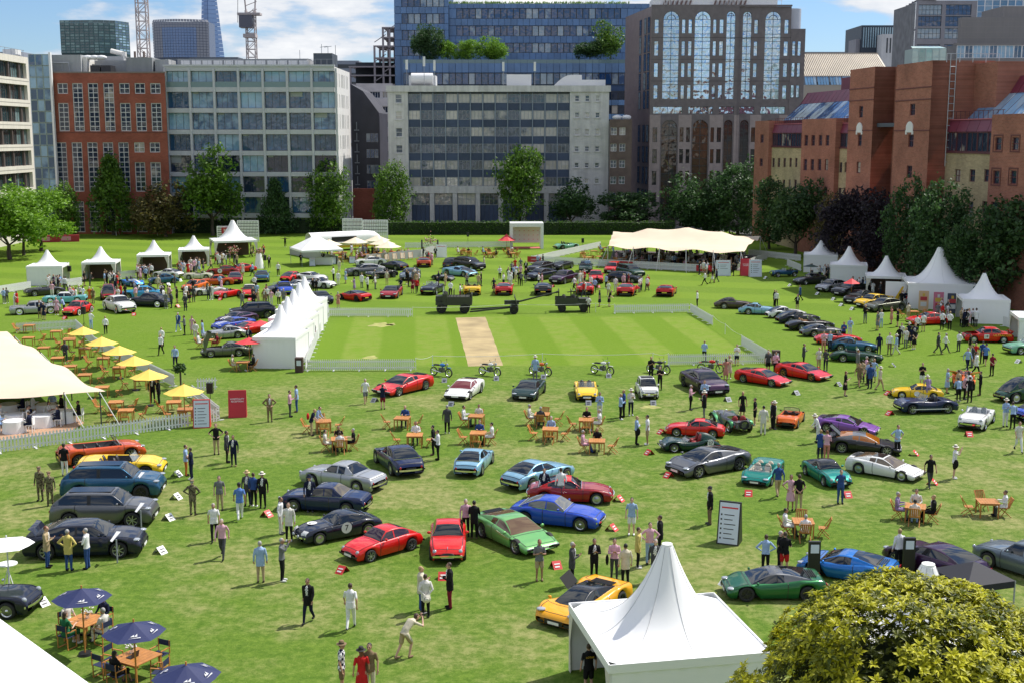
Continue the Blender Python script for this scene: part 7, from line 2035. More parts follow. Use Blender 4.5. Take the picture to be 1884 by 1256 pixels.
# ================================================================ THE CROWD
crowd('A3',"295 1180 sjOO S ^Ob;365 1215 sjOO S ^Ob;470 1000 spkw N ^Bc;1345 1000 fpbo E;1385 1025 fpnn W;1565 845 hpkt S;1640 905 sjGk E g;1690 930 sjnn S;1165 130 wswk S;1268 225 wsbn S;475 190 bjGG N;1105 470 sjkk S;1150 480 sjkk W;1790 1215 sjGn S ^y;1835 1225 ssBk N")
crowd('A4',"1395 45 hjOO N ^Ob;1735 80 wpuw N ^Bc;1550 230 wpwk S g;1610 355 WspG S;345 420 pjtB E ~1;500 445 hjyB N;635 430 fswB W;1590 8 spgt S g")
crowd('B4',"40 530 sjbt N;195 520 PsgK E k".replace('gK','gk')+";185 180 sswW E g;245 230 sjWk S g;395 20 sjnk S ^k;385 820 wjkn S ~2 +vest;690 870 wpww N;1195 735 pjcB E g;1230 785 bjWk N g +hat;1405 715 pjkR W g;1520 195 sspk S;1580 215 pjkk N;1095 1070 Bhct NE +camera;625 1330 sh#T E ^r;770 1370 sdrr N k ^B;830 1350 spTc S b")
crowd('C4',"205 515 phgt S;440 550 pjGk E;600 505 pjkk S;745 505 pspG S +coat;825 555 sjck N;870 185 shbw S;915 425 sjyk E;1000 395 hspb S;1075 330 sjkk W g;1040 520 sjGb S;560 1330 shkk N ~1 +vest;1435 110 sjkT W ^Bc;1835 470 hsbk N a")
crowd('D4',"115 460 sskk E a;150 470 phkr N a;975 440 sswk N k")
crowd('B3',"105 610 hjTT S;250 575 pspG E;300 540 spbB W;405 710 lpnt E +pack;445 685 lsbt E;795 480 whwg S;920 520 PhnR N;1385 695 sjGk N;1320 885 pswk W +coat;1285 850 sskk W;55 1230 sjkk S ^w +pack;415 30 sskk S")
crowd('C3',"175 310 sjbg N ^w;790 595 psbk E;815 575 psBk W;865 565 psWn S ^w;1010 310 ppkk S;1075 380 ppkk S;640 590 psbW S g;905 775 fsbk E +coat;985 775 shwt W;1295 525 pspk E +coat;1395 500 psbR S;1395 590 pjkg W ^w;1395 180 psbk N;1550 315 sdss N y;1575 300 pdcc S;1630 205 phwn S;1670 585 sdkw S y;1760 635 hhkk W;1820 705 sjWW N;1885 660 sjkk W;240 1185 bjnn S;360 1200 sswg N;1855 260 shGk S")
crowd('D3',"290 205 pjGk E;400 235 spWt S;450 245 bsGn N;435 110 psps S;480 105 bsbn S;590 425 pdkc E y;680 250 sjgt E;690 360 whTT S g;755 345 psbk W;770 370 sjBn N;840 390 wsct E ^w;35 250 shgg N;88 270 pspk S;1145 355 pshw S".replace('pshw','phkw')+";1190 450 lsvv N ^w;1325 405 pdbb E y;1410 465 lsbk N;1490 470 lskk N;1565 420 pskk W g;1530 195 sdrr S k;1580 190 bsBk N;1605 205 whuk S ^kc;1650 280 bpRk N;1745 645 psbw S ^w;1800 660 lsbk N;1840 830 WpWw S;1375 1020 Phwk E ^w +coat;1200 1085 wpkG S;965 855 hpbk S g;410 880 pjBn N;455 885 psps N;395 760 lsww W ^w;105 1155 wsBt N;195 1245 hdpp S y;255 1250 bpkt N;555 1200 bpBB S g;75 665 sjkk E ^w")
crowd('D2',"95 1000 sswk S;80 995 sjkk E;245 1030 bjkt S;265 960 wjBk W;735 1120 pskg S;925 1125 sdsr W;970 1145 phkk W;825 1170 sdgg W y;850 1150 bswb S;1045 1095 spct N g;1025 1000 psnw S ^w;1075 990 sskk W;1290 1165 bswk N;1345 1170 bswk N;1110 1190 bswk N;1155 1180 shwT N;1050 1255 wsnk S ^w;835 1340 sjnn N;910 1340 sswT S;980 1290 wskk N;960 1345 wsbW W ^w;1260 1340 wjGG E;1315 1335 WswG E;1410 1320 bswG N;1490 1345 whkt E;1430 1140 pjtk S;1470 1145 bjWk N;1510 1140 sswk N;1535 1140 sswk N;625 1220 psbW S g;580 1250 psBk S;350 790 bswn N;410 800 bsbk N;445 790 sjkk S;465 795 shbb S;765 905 pswk S;790 925 ppww N;845 930 bsGn E;690 895 pswk S;1285 1060 pswt W ^y")
crowd('C2',"195 710 psbn S;232 712 pskn W;30 745 sdrr S k;70 745 sdgg S;108 765 sjkk S;15 800 wsbk N;60 845 sskk S;75 850 psgk N;200 860 pswk E;225 862 psps W;500 845 sswb S;525 835 sjrk N;545 750 psbB N;560 750 psbB N;605 900 bsbn N;622 880 sskk N;755 890 swww N".replace('swww','sswW')+";820 865 sspg E;850 868 sdRR W;560 1045 bhWk N ~3;640 1000 sdnn W;708 1000 ldkk E;1345 1000 sswk W;1360 770 sskn E;1390 760 sjWt S;1415 770 bsbn N;1400 845 Wswk W;1455 830 wikw W;1485 825 wjnn W;1575 775 sdgp S y;1608 778 pskk W;5 840 sswW E")
crowd('B2',"215 570 upkk S ~3;330 705 pskk S;490 690 pjkk S;100 720 pjkk S;165 780 sswk S;605 750 sjcW S;565 815 pswk W;598 845 swwW S".replace('swww','sswW').replace('swwW','sswW')+";715 895 pdvn W;598 1010 bdss N a;1050 900 bpnn N;950 840 spct S;1105 855 bskk E;1135 900 bdRR N y;1165 905 wsrk S;1150 820 pswk S;1180 850 sswn W;1410 925 bswk N;1478 945 pswr E;1765 805 pswk S;1838 860 swww S".replace('swww','sswW')+";1858 790 bsbk S;1652 725 spct W;1212 650 pskk E;1240 680 bjkk S;1300 650 bjkk S;65 985 sjTT S ^y;115 995 bspW S;170 990 lswk S;205 985 shgg S;415 905 bskk S;440 905 bskk N")
crowd('A2',"30 980 bsbg N;52 975 psgG N;105 1000 lsww E;125 1000 sdrr E;378 935 bspW S;350 880 psww S;410 875 bspG N;438 870 bsuk W;465 890 bswG N;650 975 sdoT S y;675 975 spTT S;290 1085 pjnT S;320 1095 sdnn S;410 1060 sdpp S;465 1050 lsbG W;525 970 lswn S;580 950 lsWk S ^w;660 1160 bswb S;765 1200 wswk N;1170 1290 wswk N;1290 1180 wjBb S;1335 1205 psgk W;1390 1200 sdpk S a;1415 1250 bsWW N;1465 1230 sibb W k;1010 790 psrW E g;1055 810 bsbk N;1145 880 spct S g;1265 870 sjGn W;1180 940 bskk N;1200 1015 bsgg N;1240 1010 bjGn W;1280 975 shkk W g;1340 1030 bjGn N;1330 970 sskk E;1370 970 sdkk W;1750 1010 wjgg N g;1835 1010 bjkw N;1590 870 bsbn N;1530 950 ssww S;1755 775 sdWW S;1825 780 wsbk W;1840 880 bswk N;1330 765 pswb S;1300 770 sdoT S y;760 830 bskk E;800 850 bswn N;835 880 bjnn S;775 850 bskk W;610 850 sikk E;650 850 lsGG E;1800 1290 sjnk S;1000 800 bswk S;1050 790 bswn S")
def scatter(tile,spec):
 for ln in spec.split(';'):
  x,y,rx,ry,n=(float(v)for v in ln.split())
  for k in range(int(n)):
   g=G(*tl(tile,x+rnd.uniform(-rx,rx),y+rnd.uniform(-ry,ry)))
   person(g,rnd.uniform(0,6.28),rnd.choice(['stand','behind','phone','walk']),rnd.choice(['shirt','shirt','jacket','polo','dress']),rnd.choice('wwwbkngtprWG'),rnd.choice('knGtgk'),hair=rnd.choice('kbbgy'))
scatter('A2','420 880 60 12 8;800 855 60 12 9;1050 800 60 12 8;1340 775 50 10 7;1450 745 80 12 9;1640 700 80 10 11;1000 960 200 60 8;1500 960 200 60 7;1850 640 60 8 4;560 960 60 15 4;1210 960 60 30 5')
scatter('B2','1150 850 60 20 5;1250 700 40 10 4;800 640 120 15 10;1500 870 250 30 7;700 860 200 30 5;520 640 60 10 3;30 960 60 30 5;1850 830 60 30 4')
scatter('C2','60 800 60 30 6;520 840 30 10 5;700 900 250 40 8;1000 650 300 15 10;1400 780 40 15 4;950 880 60 10 3')
scatter('D2','430 800 50 8 4;700 900 60 10 4;1050 1000 60 12 4;1480 1150 60 8 4;1250 1090 80 20 5;1050 1280 120 40 6')
scatter('D3','1500 250 60 30 3;760 330 60 20 3;1450 430 60 30 3')
# ================================================================ TENTS
M_PVC=mat('white_tent_fabric',(.84,.84,.84),.55,bump=.12,bscale=1.2);M_PVC2=mat('tent_curtain',(.62,.58,.50),.7)
M_CREAM=mat('cream_stretch_fabric',(.66,.535,.40),.7,noise=.05,nscale=.4);M_POLEW=mat('tent_pole_white',(.7,.7,.7),.4)
M_WOOD=mat('teak',(.46,.19,.045),.5,noise=.18,nscale=4,vary=.12);M_WOOD2=mat('teak_dark',(.28,.11,.035),.55,noise=.15,nscale=4)
def tent(px,py,label,s=4.0,rz=0.0,eave=2.25,rise=1.75,open_=(),sy=None,back=True,c=None,group='white pagoda tents',cone=.085):
 c=c or G(px,py);sx=s/2;sy_=(sy or s)/2
 r=tag(empty('pagoda_tent',c,R(rz)),label,'tent',group)
 n=32;pts=[];K_=13
 for k in range(K_+1):
  u=k/K_;z=eave+.06+rise*(1-u)**2.25
  for i in range(n):
   a=6.28319*(i+.5)/n;cx,cy=math.cos(a),math.sin(a);m_=max(abs(cx),abs(cy));q=u**1.4
   rx=(cx/m_)*q+cx*(1-q);ry=(cy/m_)*q+cy*(1-q);rr_=cone+(1-cone)*u
   pts.append((rx*rr_*sx,ry*rr_*sy_,z-.10*math.sin(math.pi*u)*(1-m_)*2))
 mb=MB();mb.grid(pts,n,closed=True,flip=False);mb.add(pts[:n],[tuple(range(n))]);mb.tube((0,0,eave+rise),(0,0,eave+rise+.14),sx*cone*.95,sx*cone*.9,12);mb.build('canopy',M_PVC,r)
 if s>4.5:
  for q in range(0,n,4):
   mb=MB();[mb.tube((Vector(pts[k*n+q])+Vector((0,0,.006))),(Vector(pts[(k+1)*n+q])+Vector((0,0,.006))),.011,n=4,cap=False)for k in range(K_)];mb.build('seam',mat('seam_grey',(.55,.55,.56),.6),r)
 for i,(x,y)in enumerate(((-1,-1),(1,-1),(1,1),(-1,1))):
  MB().tube((x*sx*.98,y*sy_*.98,0),(x*sx*.98,y*sy_*.98,eave),.05,n=6).build('leg',M_POLEW,r)
  x2,y2=((1,-1),(1,1),(-1,1),(-1,-1))[i];side='SENW'[i]if True else ''
  a,b_=Vector((x*sx,y*sy_,0)),Vector((x2*sx,y2*sy_,0));mb=MB();mb.bar(a+Vector((0,0,eave-.02)),b_+Vector((0,0,eave-.02)),.04,.28);mb.build('valance',M_PVC,r)
  if side not in open_:
   ps=[];m=18
   for k in range(m+1):
    p=a.lerp(b_,k/m);nn=Vector((-(b_-a).y,(b_-a).x,0)).normalized()*(.025*math.sin(k*2.6)+.02);ps+=[p+nn,p+nn+Vector((0,0,eave-.12))]
   MB().grid(ps,2).build('side_wall',M_PVC,r)
  else:
   for p,q in((a,b_),(b_,a)):
    d=(q-p).normalized();ps=[]
    for k in range(7):
     u=k/6;ps+=[p+d*(u*.30)+Vector((0,0,.02)),p+d*(u*.16+.02)+Vector((0,0,1.1)),p+d*(u*.55)+Vector((0,0,eave-.15))]
    MB().grid(ps,3).build('curtain',M_PVC2,r)
 if 'S' in open_:MB().b2(-sx*.8,sx*.8,sy_*.5,sy_*.55,0,2.0).build('inner_shade_panel',mat('inner_shade_brown',(.07,.035,.025),.7),r)  # dark panel added inside; its colour stands in for the tent's inner shade
 CARS.append((label,c))
 return r
tent(90,522,'leftmost white pagoda tent before the far left lawn',4.2,8,open_='E')
tent(188,514,'white pagoda tent second from left in the far left row',4.1,8,open_='SE')
tent(285,499,'white pagoda tent third from left in the far left row',4.1,10,open_='SE')
tent(358,488,'white pagoda tent fourth from left, beside the largest left one',4.1,12,open_='SE')
tent(430,472,'largest white pagoda tent of the far left row under the white screens',6.3,20,2.5,2.8,open_='SENW')
tent(1509,499,'farthest white pagoda tent of the right hand row',4.4,-14,open_='W')
tent(1560,520,'second white pagoda tent of the right hand row with red parasol before it',4.4,-14,open_='W',rise=2.1)
tent(1628,543,'third white pagoda tent of the right hand row',4.4,-14,open_='SW',rise=2.1)
tent(1724,562,'largest white pagoda tent of the right hand row with posters on its wall',6.8,-12,2.6,3.5,open_='W')
tent(1806,590,'last white pagoda tent of the right hand row behind the touring race car',4.4,-12,open_='W',rise=2.3)
tent(1912,628,'white pagoda tent cut by the right edge of view',4.4,-12,open_='W')
for k,lb in enumerate(('nearest of the five white tents in a line beside the cricket square','second nearest of the five white tents in a line','middle one of the five white tents in a line','fourth of the five white tents in a line, counted from the viewer','farthest of the five white tents in a line, behind the other tips')):
 g0,g1=G(519,668),G(562,598);g=g0.lerp(g1,k/4);tent(0,0,lb,3.4,-4,2.35,2.2,c=g,sy=4.6,group='five white tents in a line',open_='W')
tent(0,0,'big white pagoda tent in the near foreground with tall cone and tied curtains',5.15,11,2.3,2.75,open_='W',c=Vector((4.95,38.3,0)),cone=.075)
tent(0,0,'white tent behind the big shrub of which only the cone tip shows',4.6,11,2.2,2.15,c=Vector((13.35,38.4,0)),cone=.10)
def corner_tent():
 a,b_=G(-6,1133,2.9),G(168,1259,2.9);d=(b_-a).normalized();n_=Vector((-d.y,d.x,0))*-1
 if n_.x>0:n_=-n_
 c=(a+b_)/2+n_*3;r=tag(empty('marquee',(c.x,c.y,0)),'white marquee roof filling the bottom left corner','tent')
 p=[a-d*4,b_+d*5,b_+d*5+n_*6,a-d*4+n_*6];p=[Vector((q.x-c.x,q.y-c.y,2.9))for q in p];top=[q+Vector((0,0,h))for q,h in zip(p,(0,0,.9,.9))]
 MB().add(top+[q-Vector((0,0,.3))for q in p],[(0,1,2,3),(0,4,5,1),(1,5,6,2),(3,2,6,7),(0,3,7,4)]).build('canopy',M_PVC,r)
 for q in p:MB().tube((q.x*.98,q.y*.98,0),(q.x*.98,q.y*.98,2.8),.05).build('leg',M_POLEW,r)
corner_tent()
def stretch(poly,peaks,base,label,hi,n=34,poles=(),ropes=(),drop=.0):
 """stretch fabric over a four cornered plan; peaks pull it up, edges scallop between poles"""
 P0,P1,P2,P3=[Vector(p)for p in poly];c=(P0+P1+P2+P3)/4
 r=tag(empty('stretch_tent',(c.x,c.y,0)),label,'tent');pts=[]
 for j in range(n+1):
  for i in range(n+1):
   u,v=i/n,j/n;e=.045*(math.sin(u*math.pi*3)**2)*(1 if v<.02 or v>.98 else 0)
   p=P0.lerp(P1,u).lerp(P3.lerp(P2,u),v);z=base+(hi-base)*(math.sin(math.pi*min(1,max(0,u)))**.5*math.sin(math.pi*min(1,max(.0,v)))**.6)*.45
   for(pu,pv,ph,pr)in peaks:dd=math.hypot((u-pu)*(P1-P0).length,(v-pv)*(P3-P0).length);z+=ph*max(0,1-dd/pr)**2.0
   edge=min(u,1-u,v,1-v);z -= .35*max(0,1-edge/.06)*(math.sin(u*9.42 if min(v,1-v)<min(u,1-u)else v*9.42)**2)
   pts.append((p.x-c.x,p.y-c.y,z))
 MB().grid(pts,n+1).build('canopy',M_CREAM,r)
 for(pu,pv,ph,_)in peaks:p=P0.lerp(P1,pu).lerp(P3.lerp(P2,pu),pv)-c;MB().tube((p.x,p.y,0),(p.x,p.y,base+ph),.05,n=6).build('pole',M_DKFR,r)
 for(u,v,m_)in poles:
  p=P0.lerp(P1,u).lerp(P3.lerp(P2,u),v)-c;MB().tube((p.x,p.y,0),(p.x,p.y,base),.045,n=6).build('pole',m_,r)
  o=(p*1.0).normalized()*1.7;MB().tube((p.x,p.y,base-.05),(p.x+o.x,p.y+o.y,0),.035,n=4).build('guy_rope',M_POLEW,r)
 CARS.append((label,c));return r
ST=[G(1118,492),G(1362,505),G(1398,471),G(1128,461)]
stretch(ST,[(.27,.55,1.2,8),(.55,.55,1.5,9),(.80,.5,1.1,8)],3.0,'large cream stretch tent with three peaks at the far side',3.3,poles=[(u,v,M_POLEW)for u in(.0,.2,.4,.6,.8,1.0)for v in(0,1)])
SL=[Vector((-62,74,0)),Vector((-25.6,77.2,0)),Vector((-41.5,101.5,0)),Vector((-62,103,0))]
stretch(SL,[(.35,.4,1.6,9)],2.15,'cream stretch tent at the left edge over the dining tables',3.3,poles=[(u,0,M_DKFR)for u in(.55,.66,.78,.93,.99)]+[(1,v,M_DKFR)for v in(.3,.6,.9)])
# ================================================================ PARASOLS, TABLES, CHAIRS
def parasol(px,py,label,m,rad=1.35,z=2.15,sides=8,group=None,logo=False,rise=.55,pole=None,cat='parasol',square=False,side=0):
 c=G(px,py,z+rise*.4);r=tag(empty('parasol',(c.x,c.y,0),.3),label,cat,group);n=sides;K_=5;pts=[]
 for k in range(K_+1):
  u=k/K_
  for i in range(n*2):
   a=math.pi*i/n;sc=(1 if i % 2==0 else .93-.02)*rad*u
   pts.append((sc*math.cos(a),sc*math.sin(a),z+rise*(1-u)**1.15))
 mb=MB();mb.grid(pts,n*2,closed=True,smooth=False);mb.build('canopy',m,r)
 MB().tube((0,0,0),(0,0,z+rise+.10),.028,n=6).build('pole',pole or M_WOOD,r);MB().tube((0,0,0),(0,0,.10),.25,.22,12).build('base',M_BLK,r)
 if logo:
  for i in(0,n//2+1,n//2-1,n-1):
   a=2*math.pi*(i+.5)/n;k=.72;e=tag(empty('emblem',(k*rad*math.cos(a),k*rad*math.sin(a),z+rise*(1-k)**1.15+.012),a+math.pi/2));e.parent=r;e.rotation_euler=(-math.atan2(rise*1.0,rad)*0-R(0)+R(0),0,a+math.pi/2)
   t_=math.atan2(rise,rad)*.95;mb=MB();
   for q in((-.2,-.02,.2,.02),(-.12,.06,.0,.16),(.0,.06,.10,.20),(-.02,.05,.03,.1)):mb.add([(q[0],q[1]*math.cos(t_),q[1]*math.sin(t_)),(q[2],q[1]*math.cos(t_),q[1]*math.sin(t_)),(q[2],q[3]*math.cos(t_),q[3]*math.sin(t_))],[(0,1,2)])
   o=ob('bird_emblem',mb.mesh('bird_emblem',[M_FRAME]),e);
 return r
def slats(mb,x0,x1,y0,y1,z,n,th=.025,ax='x'):
 for k in range(n):
  a=y0+(y1-y0)*k/n;mb.b2(x0,x1,a+.006,a+(y1-y0)/n-.006,z,z+th)
def chair_parts():
 def f():
  s=MB();slats(s,-.21,.21,-.20,.20,.43,5);b=MB()
  for k in range(5):x=-.17+k*.085;b.bar((x,-.22,.50),(x,-.36,.88),.055,.02)
  b.bar((-.22,-.37,.90),(.22,-.37,.90),.03,.05);b.bar((-.22,-.215,.48),(.22,-.215,.48),.03,.04)
  l=MB();l.bar((0,-.38,.92),(0,.22,0),.04,.03);l.bar((0,.20,.43),(0,-.30,0),.04,.03)
  return s.mesh('seat',[M_WOOD]),b.mesh('backrest',[M_WOOD]),l.mesh('leg',[M_WOOD])
 return cached('chair',f)
def dchair_parts():
 def f():
  cn=mat('navy_canvas',(.010,.018,.06),.8);s=MB().b2(-.26,.26,-.2,.2,.44,.455);b=MB().b2(-.27,.27,-.24,-.225,.68,.88);l=MB()
  for y in(-.2,.2):l.bar((0,y,.44),(0,y,0),.03,.03)
  l.bar((0,-.2,0.02),(0,.2,0.02),.03,.03);l.bar((0,-.23,.44),(0,-.23,.9),.03,.03);l.bar((0,-.22,.64),(0,.2,.64),.05,.025);l.bar((0,.2,.44),(0,.2,.64),.03,.03)
  return s.mesh('seat',[cn]),b.mesh('backrest',[cn]),l.mesh('leg',[M_WOOD])
 return cached('dchair',f)
def put_chair(p,rz,label,group,kind='t',mats=None):
 r=tag(empty('director_chair' if kind=='d' else 'folding_chair',(p[0],p[1],0),rz),label,'chair',group)
 s,b,l=dchair_parts()if kind=='d' else chair_parts()
 ob('seat',s,r);ob('backrest',b,r)
 for x in(-.24,.24):ob('leg',l,r,loc=(x,0,0))
 return r
def table_mesh(w_,d_):
 def f():
  t_=MB();n=7
  for k in range(n):t_.b2(-w_/2+w_*k/n+.004,-w_/2+w_*(k+1)/n-.004,-d_/2,d_/2,.71,.74)
  t_.b2(-w_/2+.06,w_/2-.06,-d_/2+.06,-d_/2+.09,.63,.705);t_.b2(-w_/2+.06,w_/2-.06,d_/2-.09,d_/2-.06,.63,.705)
  return t_.mesh('tabletop',[M_WOOD]),MB().b2(-.03,.03,-.03,.03,0,.71).mesh('leg',[M_WOOD])
 return cached(('table',w_,d_),f)
def table_set(tile,x,y,rz,where,chairs='NESW',seats='',w_=.95,group='garden tables',kind='t',poff=0.0):
 """chairs: sides with a chair; seats: side+pose+outfit+top+bottom of the people sitting there"""
 p=tl(tile,x,y)if tile != 'P' else(x,y);c=G(p[0],p[1],.74);a0=R(rz)
 r=tag(empty('garden_table',(c.x,c.y,0),a0),'square teak table '+where,'table',group);tp,lg=table_mesh(w_,w_)
 ob('tabletop',tp,r)
 for sx in(-1,1):
  for sy in(-1,1):ob('leg',lg,r,loc=(sx*(w_/2-.06),sy*(w_/2-.06),0))
 dirs={'N':(0,1,180,'far'),'S':(0,-1,0,'near'),'E':(1,0,90,'right'),'W':(-1,0,-90,'left')};occ={}
 for s_ in seats.split():
  occ[s_[0]]=s_
 for d in chairs:
  dx,dy,ang,nm=dirs[d];off=w_/2+(.30 if d in occ else rnd.uniform(.35,.65));q=Matrix.Rotation(a0,3,'Z')@Vector((dx*off,dy*off,0));j=rnd.uniform(-.35,.35)*(0 if d in occ else 1)
  put_chair((c.x+q.x,c.y+q.y),a0+R(ang)+j,'%s chair, %s side of table %s' %('navy' if kind=='d' else 'teak',nm,where),group.replace('tables','chairs'),kind)
  if d in occ:
   s_=occ[d];q2=Matrix.Rotation(a0,3,'Z')@Vector((dx*(off+.05),dy*(off+.05),0))
   person((c.x+q2.x,c.y+q2.y),a0+R(ang),'sit' if rnd.random()<.6 else 'sit2',OUT[s_[1]],s_[2],s_[3],hair=s_[4]if len(s_)>4 else rnd.choice('kbbgy'))
 CARS.append(('table '+where,Vector((c.x,c.y,0))))if False else None
 return c
M_YEL=mat('yellow_parasol',(.80,.55,.10),.7);M_RP=mat('red_parasol',(.62,.04,.05),.7);M_NV=mat('navy_parasol',(.010,.018,.085),.65);M_CP=mat('cream_parasol',(.72,.62,.46),.7)
for x,y,lb in((153,608,'farthest yellow parasol on the left terrace'),(187,627,'second farthest yellow parasol on the left terrace'),(219,643,'third yellow parasol, counted from the far end'),(247,662,'fourth yellow parasol, counted from the far end'),(274,687,'fifth yellow parasol beside the two people in dark clothes'),(338,715,'nearest yellow parasol by the picket corner')):
 parasol(x,y,lb,M_YEL,1.28,2.0,8,'yellow parasols on the left terrace')
for k,(x,y)in enumerate(((1255,462),(1335,515),(1015,300),(860,215),(745,148),(612,78),(500,15))):table_set('A3',x,y,10,'by yellow parasols, '+ORDW[k]+' from viewer','EWS' if k % 2 else 'EWN',group='garden tables on the left terrace')
for k,(x,y)in enumerate(((910,522),(838,462),(735,356),(612,266),(505,205),(415,145),(315,72))):table_set('A3',x,y,10,'along cream tent edge, '+ORDW[k]+' from the viewer','E' if k>1 else 'EWS',group='garden tables on the left terrace')
for k,(x,y)in enumerate(((210,1130),(405,1172),(500,1225),(205,1218))):table_set('A2',x,y,8,'at terrace far end, '+['rearmost','by the pickets','under first parasol','beside the tent'][k],'EW' if k else 'W',group='garden tables on the left terrace')
GC='garden tables in the middle of the lawn'
table_set('B3',490,600,12,'beside the man with a rucksack','NESW',group=GC)
table_set('B3',605,728,10,'with five people left of the navy fastback','NESW','NdkT SpwG WpWk Ehkk',group=GC)
table_set('B3',1060,578,-8,'with one man in blue behind it','NEW','NsBn',group=GC)
table_set('B3',1150,700,0,'with one man in white, two empty chairs','NEW','NswG',group=GC)
table_set('B3',1595,563,-10,'behind the ice blue coupe, rear one','NW','NpWt WswG',group=GC)
table_set('B3',1608,685,-5,'behind the ice blue coupe, front one','NESW','NsBk Epwk',group=GC)
table_set('C3',225,550,-8,'with two grey haired people, rear one','NESW','WsWgg SsGGg',group=GC)
table_set('C3',285,656,-5,'in front of the green sports coupe','NESW','NsbG',group=GC)
table_set('C3',545,590,-5,'below the small yellow open car, rear one','NESW','NpkW EpwGg',group=GC)
table_set('C3',622,742,-5,'below the small yellow open car, front one','NEW','WspB Nhkg',group=GC)
table_set('D3',1100,1215,-20,'with four diners at the right','NESW','NsWt Ejkk Wsvg SpWb',group=GC)
table_set('D3',1622,1180,-6,'with grey jacket on its left chair','NEW','EswG',group=GC)
table_set('D4',290,82,-6,'right of the white notice board','NESW','WswG SpwG',group=GC)
table_set('A3',1755,175,0,'before the nearest of the five white tents','EW','Wdca Ejkk',group=GC)
table_set('A2',1500,1235,0,'with guests by the silver coupe','EW','Wsww EdRr',group=GC)
table_set('D2',1085,1030,0,'before the large right hand tent','EW','',group=GC)
for k,(x,y)in enumerate(((1500,590),(1540,600),(1680,590),(1700,610),(1840,585),(1860,610))):table_set('B2',x,y,5*k,'left of white gateway, '+ORDW[k]+' from left','NESW',['Wswn','Ndkk','Wsbk Spkk','Ejkk','Sswk','Wpnk'][k],group='garden tables before the white gateway')
for k,(x,y)in enumerate(((520,610),(600,595),(680,570),(560,640),(640,635),(790,645),(880,668),(930,660),(1080,670),(1100,690),(1190,655),(1270,690),(1330,685),(1480,660),(1460,690),(720,660),(1510,700))):table_set('C2',x,y,9*k,'by the stretch tent, '+ORDW[k]+' from left','EW' if k % 3 else 'NS',['','','Wsbk','Espk'][k % 4],group='garden tables before the stretch tent')
# navy parasols with director chairs
for x,y,lb in((590,612,'navy parasol over the table with four guests at the lower left'),(966,858,'navy parasol beside the woman with a laptop'),(1345,1172,'nearest navy parasol cut by the bottom edge')):parasol(*tl('A4',x,y),lb,M_NV,1.02,2.1,6,'navy parasols at the lower left',logo=True,rise=.36)
GN='tables under the navy parasols'
table_set('A4',615,795,-28,'with flowers under the left navy parasol','NESW','WpWn EpWw Sdew NsnG'.replace('Sdew','Sdek'),1.15,GN,'d')
table_set('A4',985,1062,-30,'with laptop under the middle navy parasol','WNES','Sdkkk',1.2,GN,'d')
for t_,x,y,lb in(('A4',745,1170,'empty navy director chair nearest the white marquee roof'),):put_chair(G(*tl(t_,x,y+40)),R(-30),lb,'chairs under the navy parasols','d')
for x,y,lb in((632,755,'vase of white flowers on the left navy parasol table'),(950,1005,'vase of white flowers on the laptop table')):
 c=G(*tl('A4',x,y),.9);o=tag(empty('flower_vase',(c.x,c.y,.742)),lb,'flowers');MB().lathe([(.0,0),(.06,0),(.07,.12),(.04,.16)],n=10).build('vase',M_SCR,o);rr_=random.Random(4);mb=MB()
 for k in range(26):q=(rr_.uniform(-.2,.2),rr_.uniform(-.2,.2),rr_.uniform(.18,.40));mb.tube((0,0,.1),q,.004,n=3);mb.ell(q,(.03,.03,.025),5,4,1)
 tag(mb.build('flowers',[L_GREEN,mat('white_blossom')],o),kind='stuff')
c=G(*tl('A4',955,1062),.76);o=tag(empty('laptop',(c.x,c.y,.743),R(-120)),'open black laptop on the table under the middle navy parasol','laptop');MB().b2(-.17,.17,-.12,.12,0,.02).build('keyboard',M_BLK,o);MB().add([(-.17,.12,.02),(.17,.12,.02),(.17,.18,.24),(-.17,.18,.24)],[(0,1,2,3)]).build('screen',M_BLK,o)
parasol(12,996,'white parasol cut by the left edge above a round white table',M_PVC,1.05,2.1,6,rise=.28,pole=M_POLEW)
c=G(14,1037,1.0);o=tag(empty('round_table',(c.x,c.y,0)),'round white bistro table under the white parasol','table');MB().tube((0,0,1.0),(0,0,1.03),.38,n=20).build('tabletop',M_PVC,o);[MB().bar((s_*.05,0,1.0),(-s_*.30,s_*.2,0),.03,.03).build('leg',M_POLEW,o)for s_ in(1,-1)];MB().bar((0,.05,1.0),(.1,-.3,0),.03,.03).build('leg',M_POLEW,o)
parasol(479,594,'red parasol over the royal blue sports coupe',M_RP,1.15,2.1,6,rise=.4);parasol(458,626,'red parasol between the silver and the grey green classic coupes',M_RP,1.12,2.0,6,rise=.4)
parasol(*tl('D2',640,815),'small red parasol before the second right hand tent',M_RP,.95,2.0,6);parasol(*tl('D2',345,702),'dark green parasol beside the farthest right hand tent',mat('green_parasol',(.02,.05,.04),.7),1.0,2.1,6,rise=.3)
parasol(932,438,'red parasol behind the white gateway',M_RP,1.5,1.4,8,rise=1.0)
for x,y,lb in((530,537,'cream parasol beside the white gazebo'),(720,520,'cream parasol in front of the burger van'),(880,505,'highest cream parasol before the white screens'),(915,530,'middle cream parasol of the three before the white screens'),(955,552,'lowest cream parasol before the white screens')):parasol(*tl('B2',x,y),lb,M_CP,2.0,2.4,4,'cream parasols by the burger van',rise=.8)
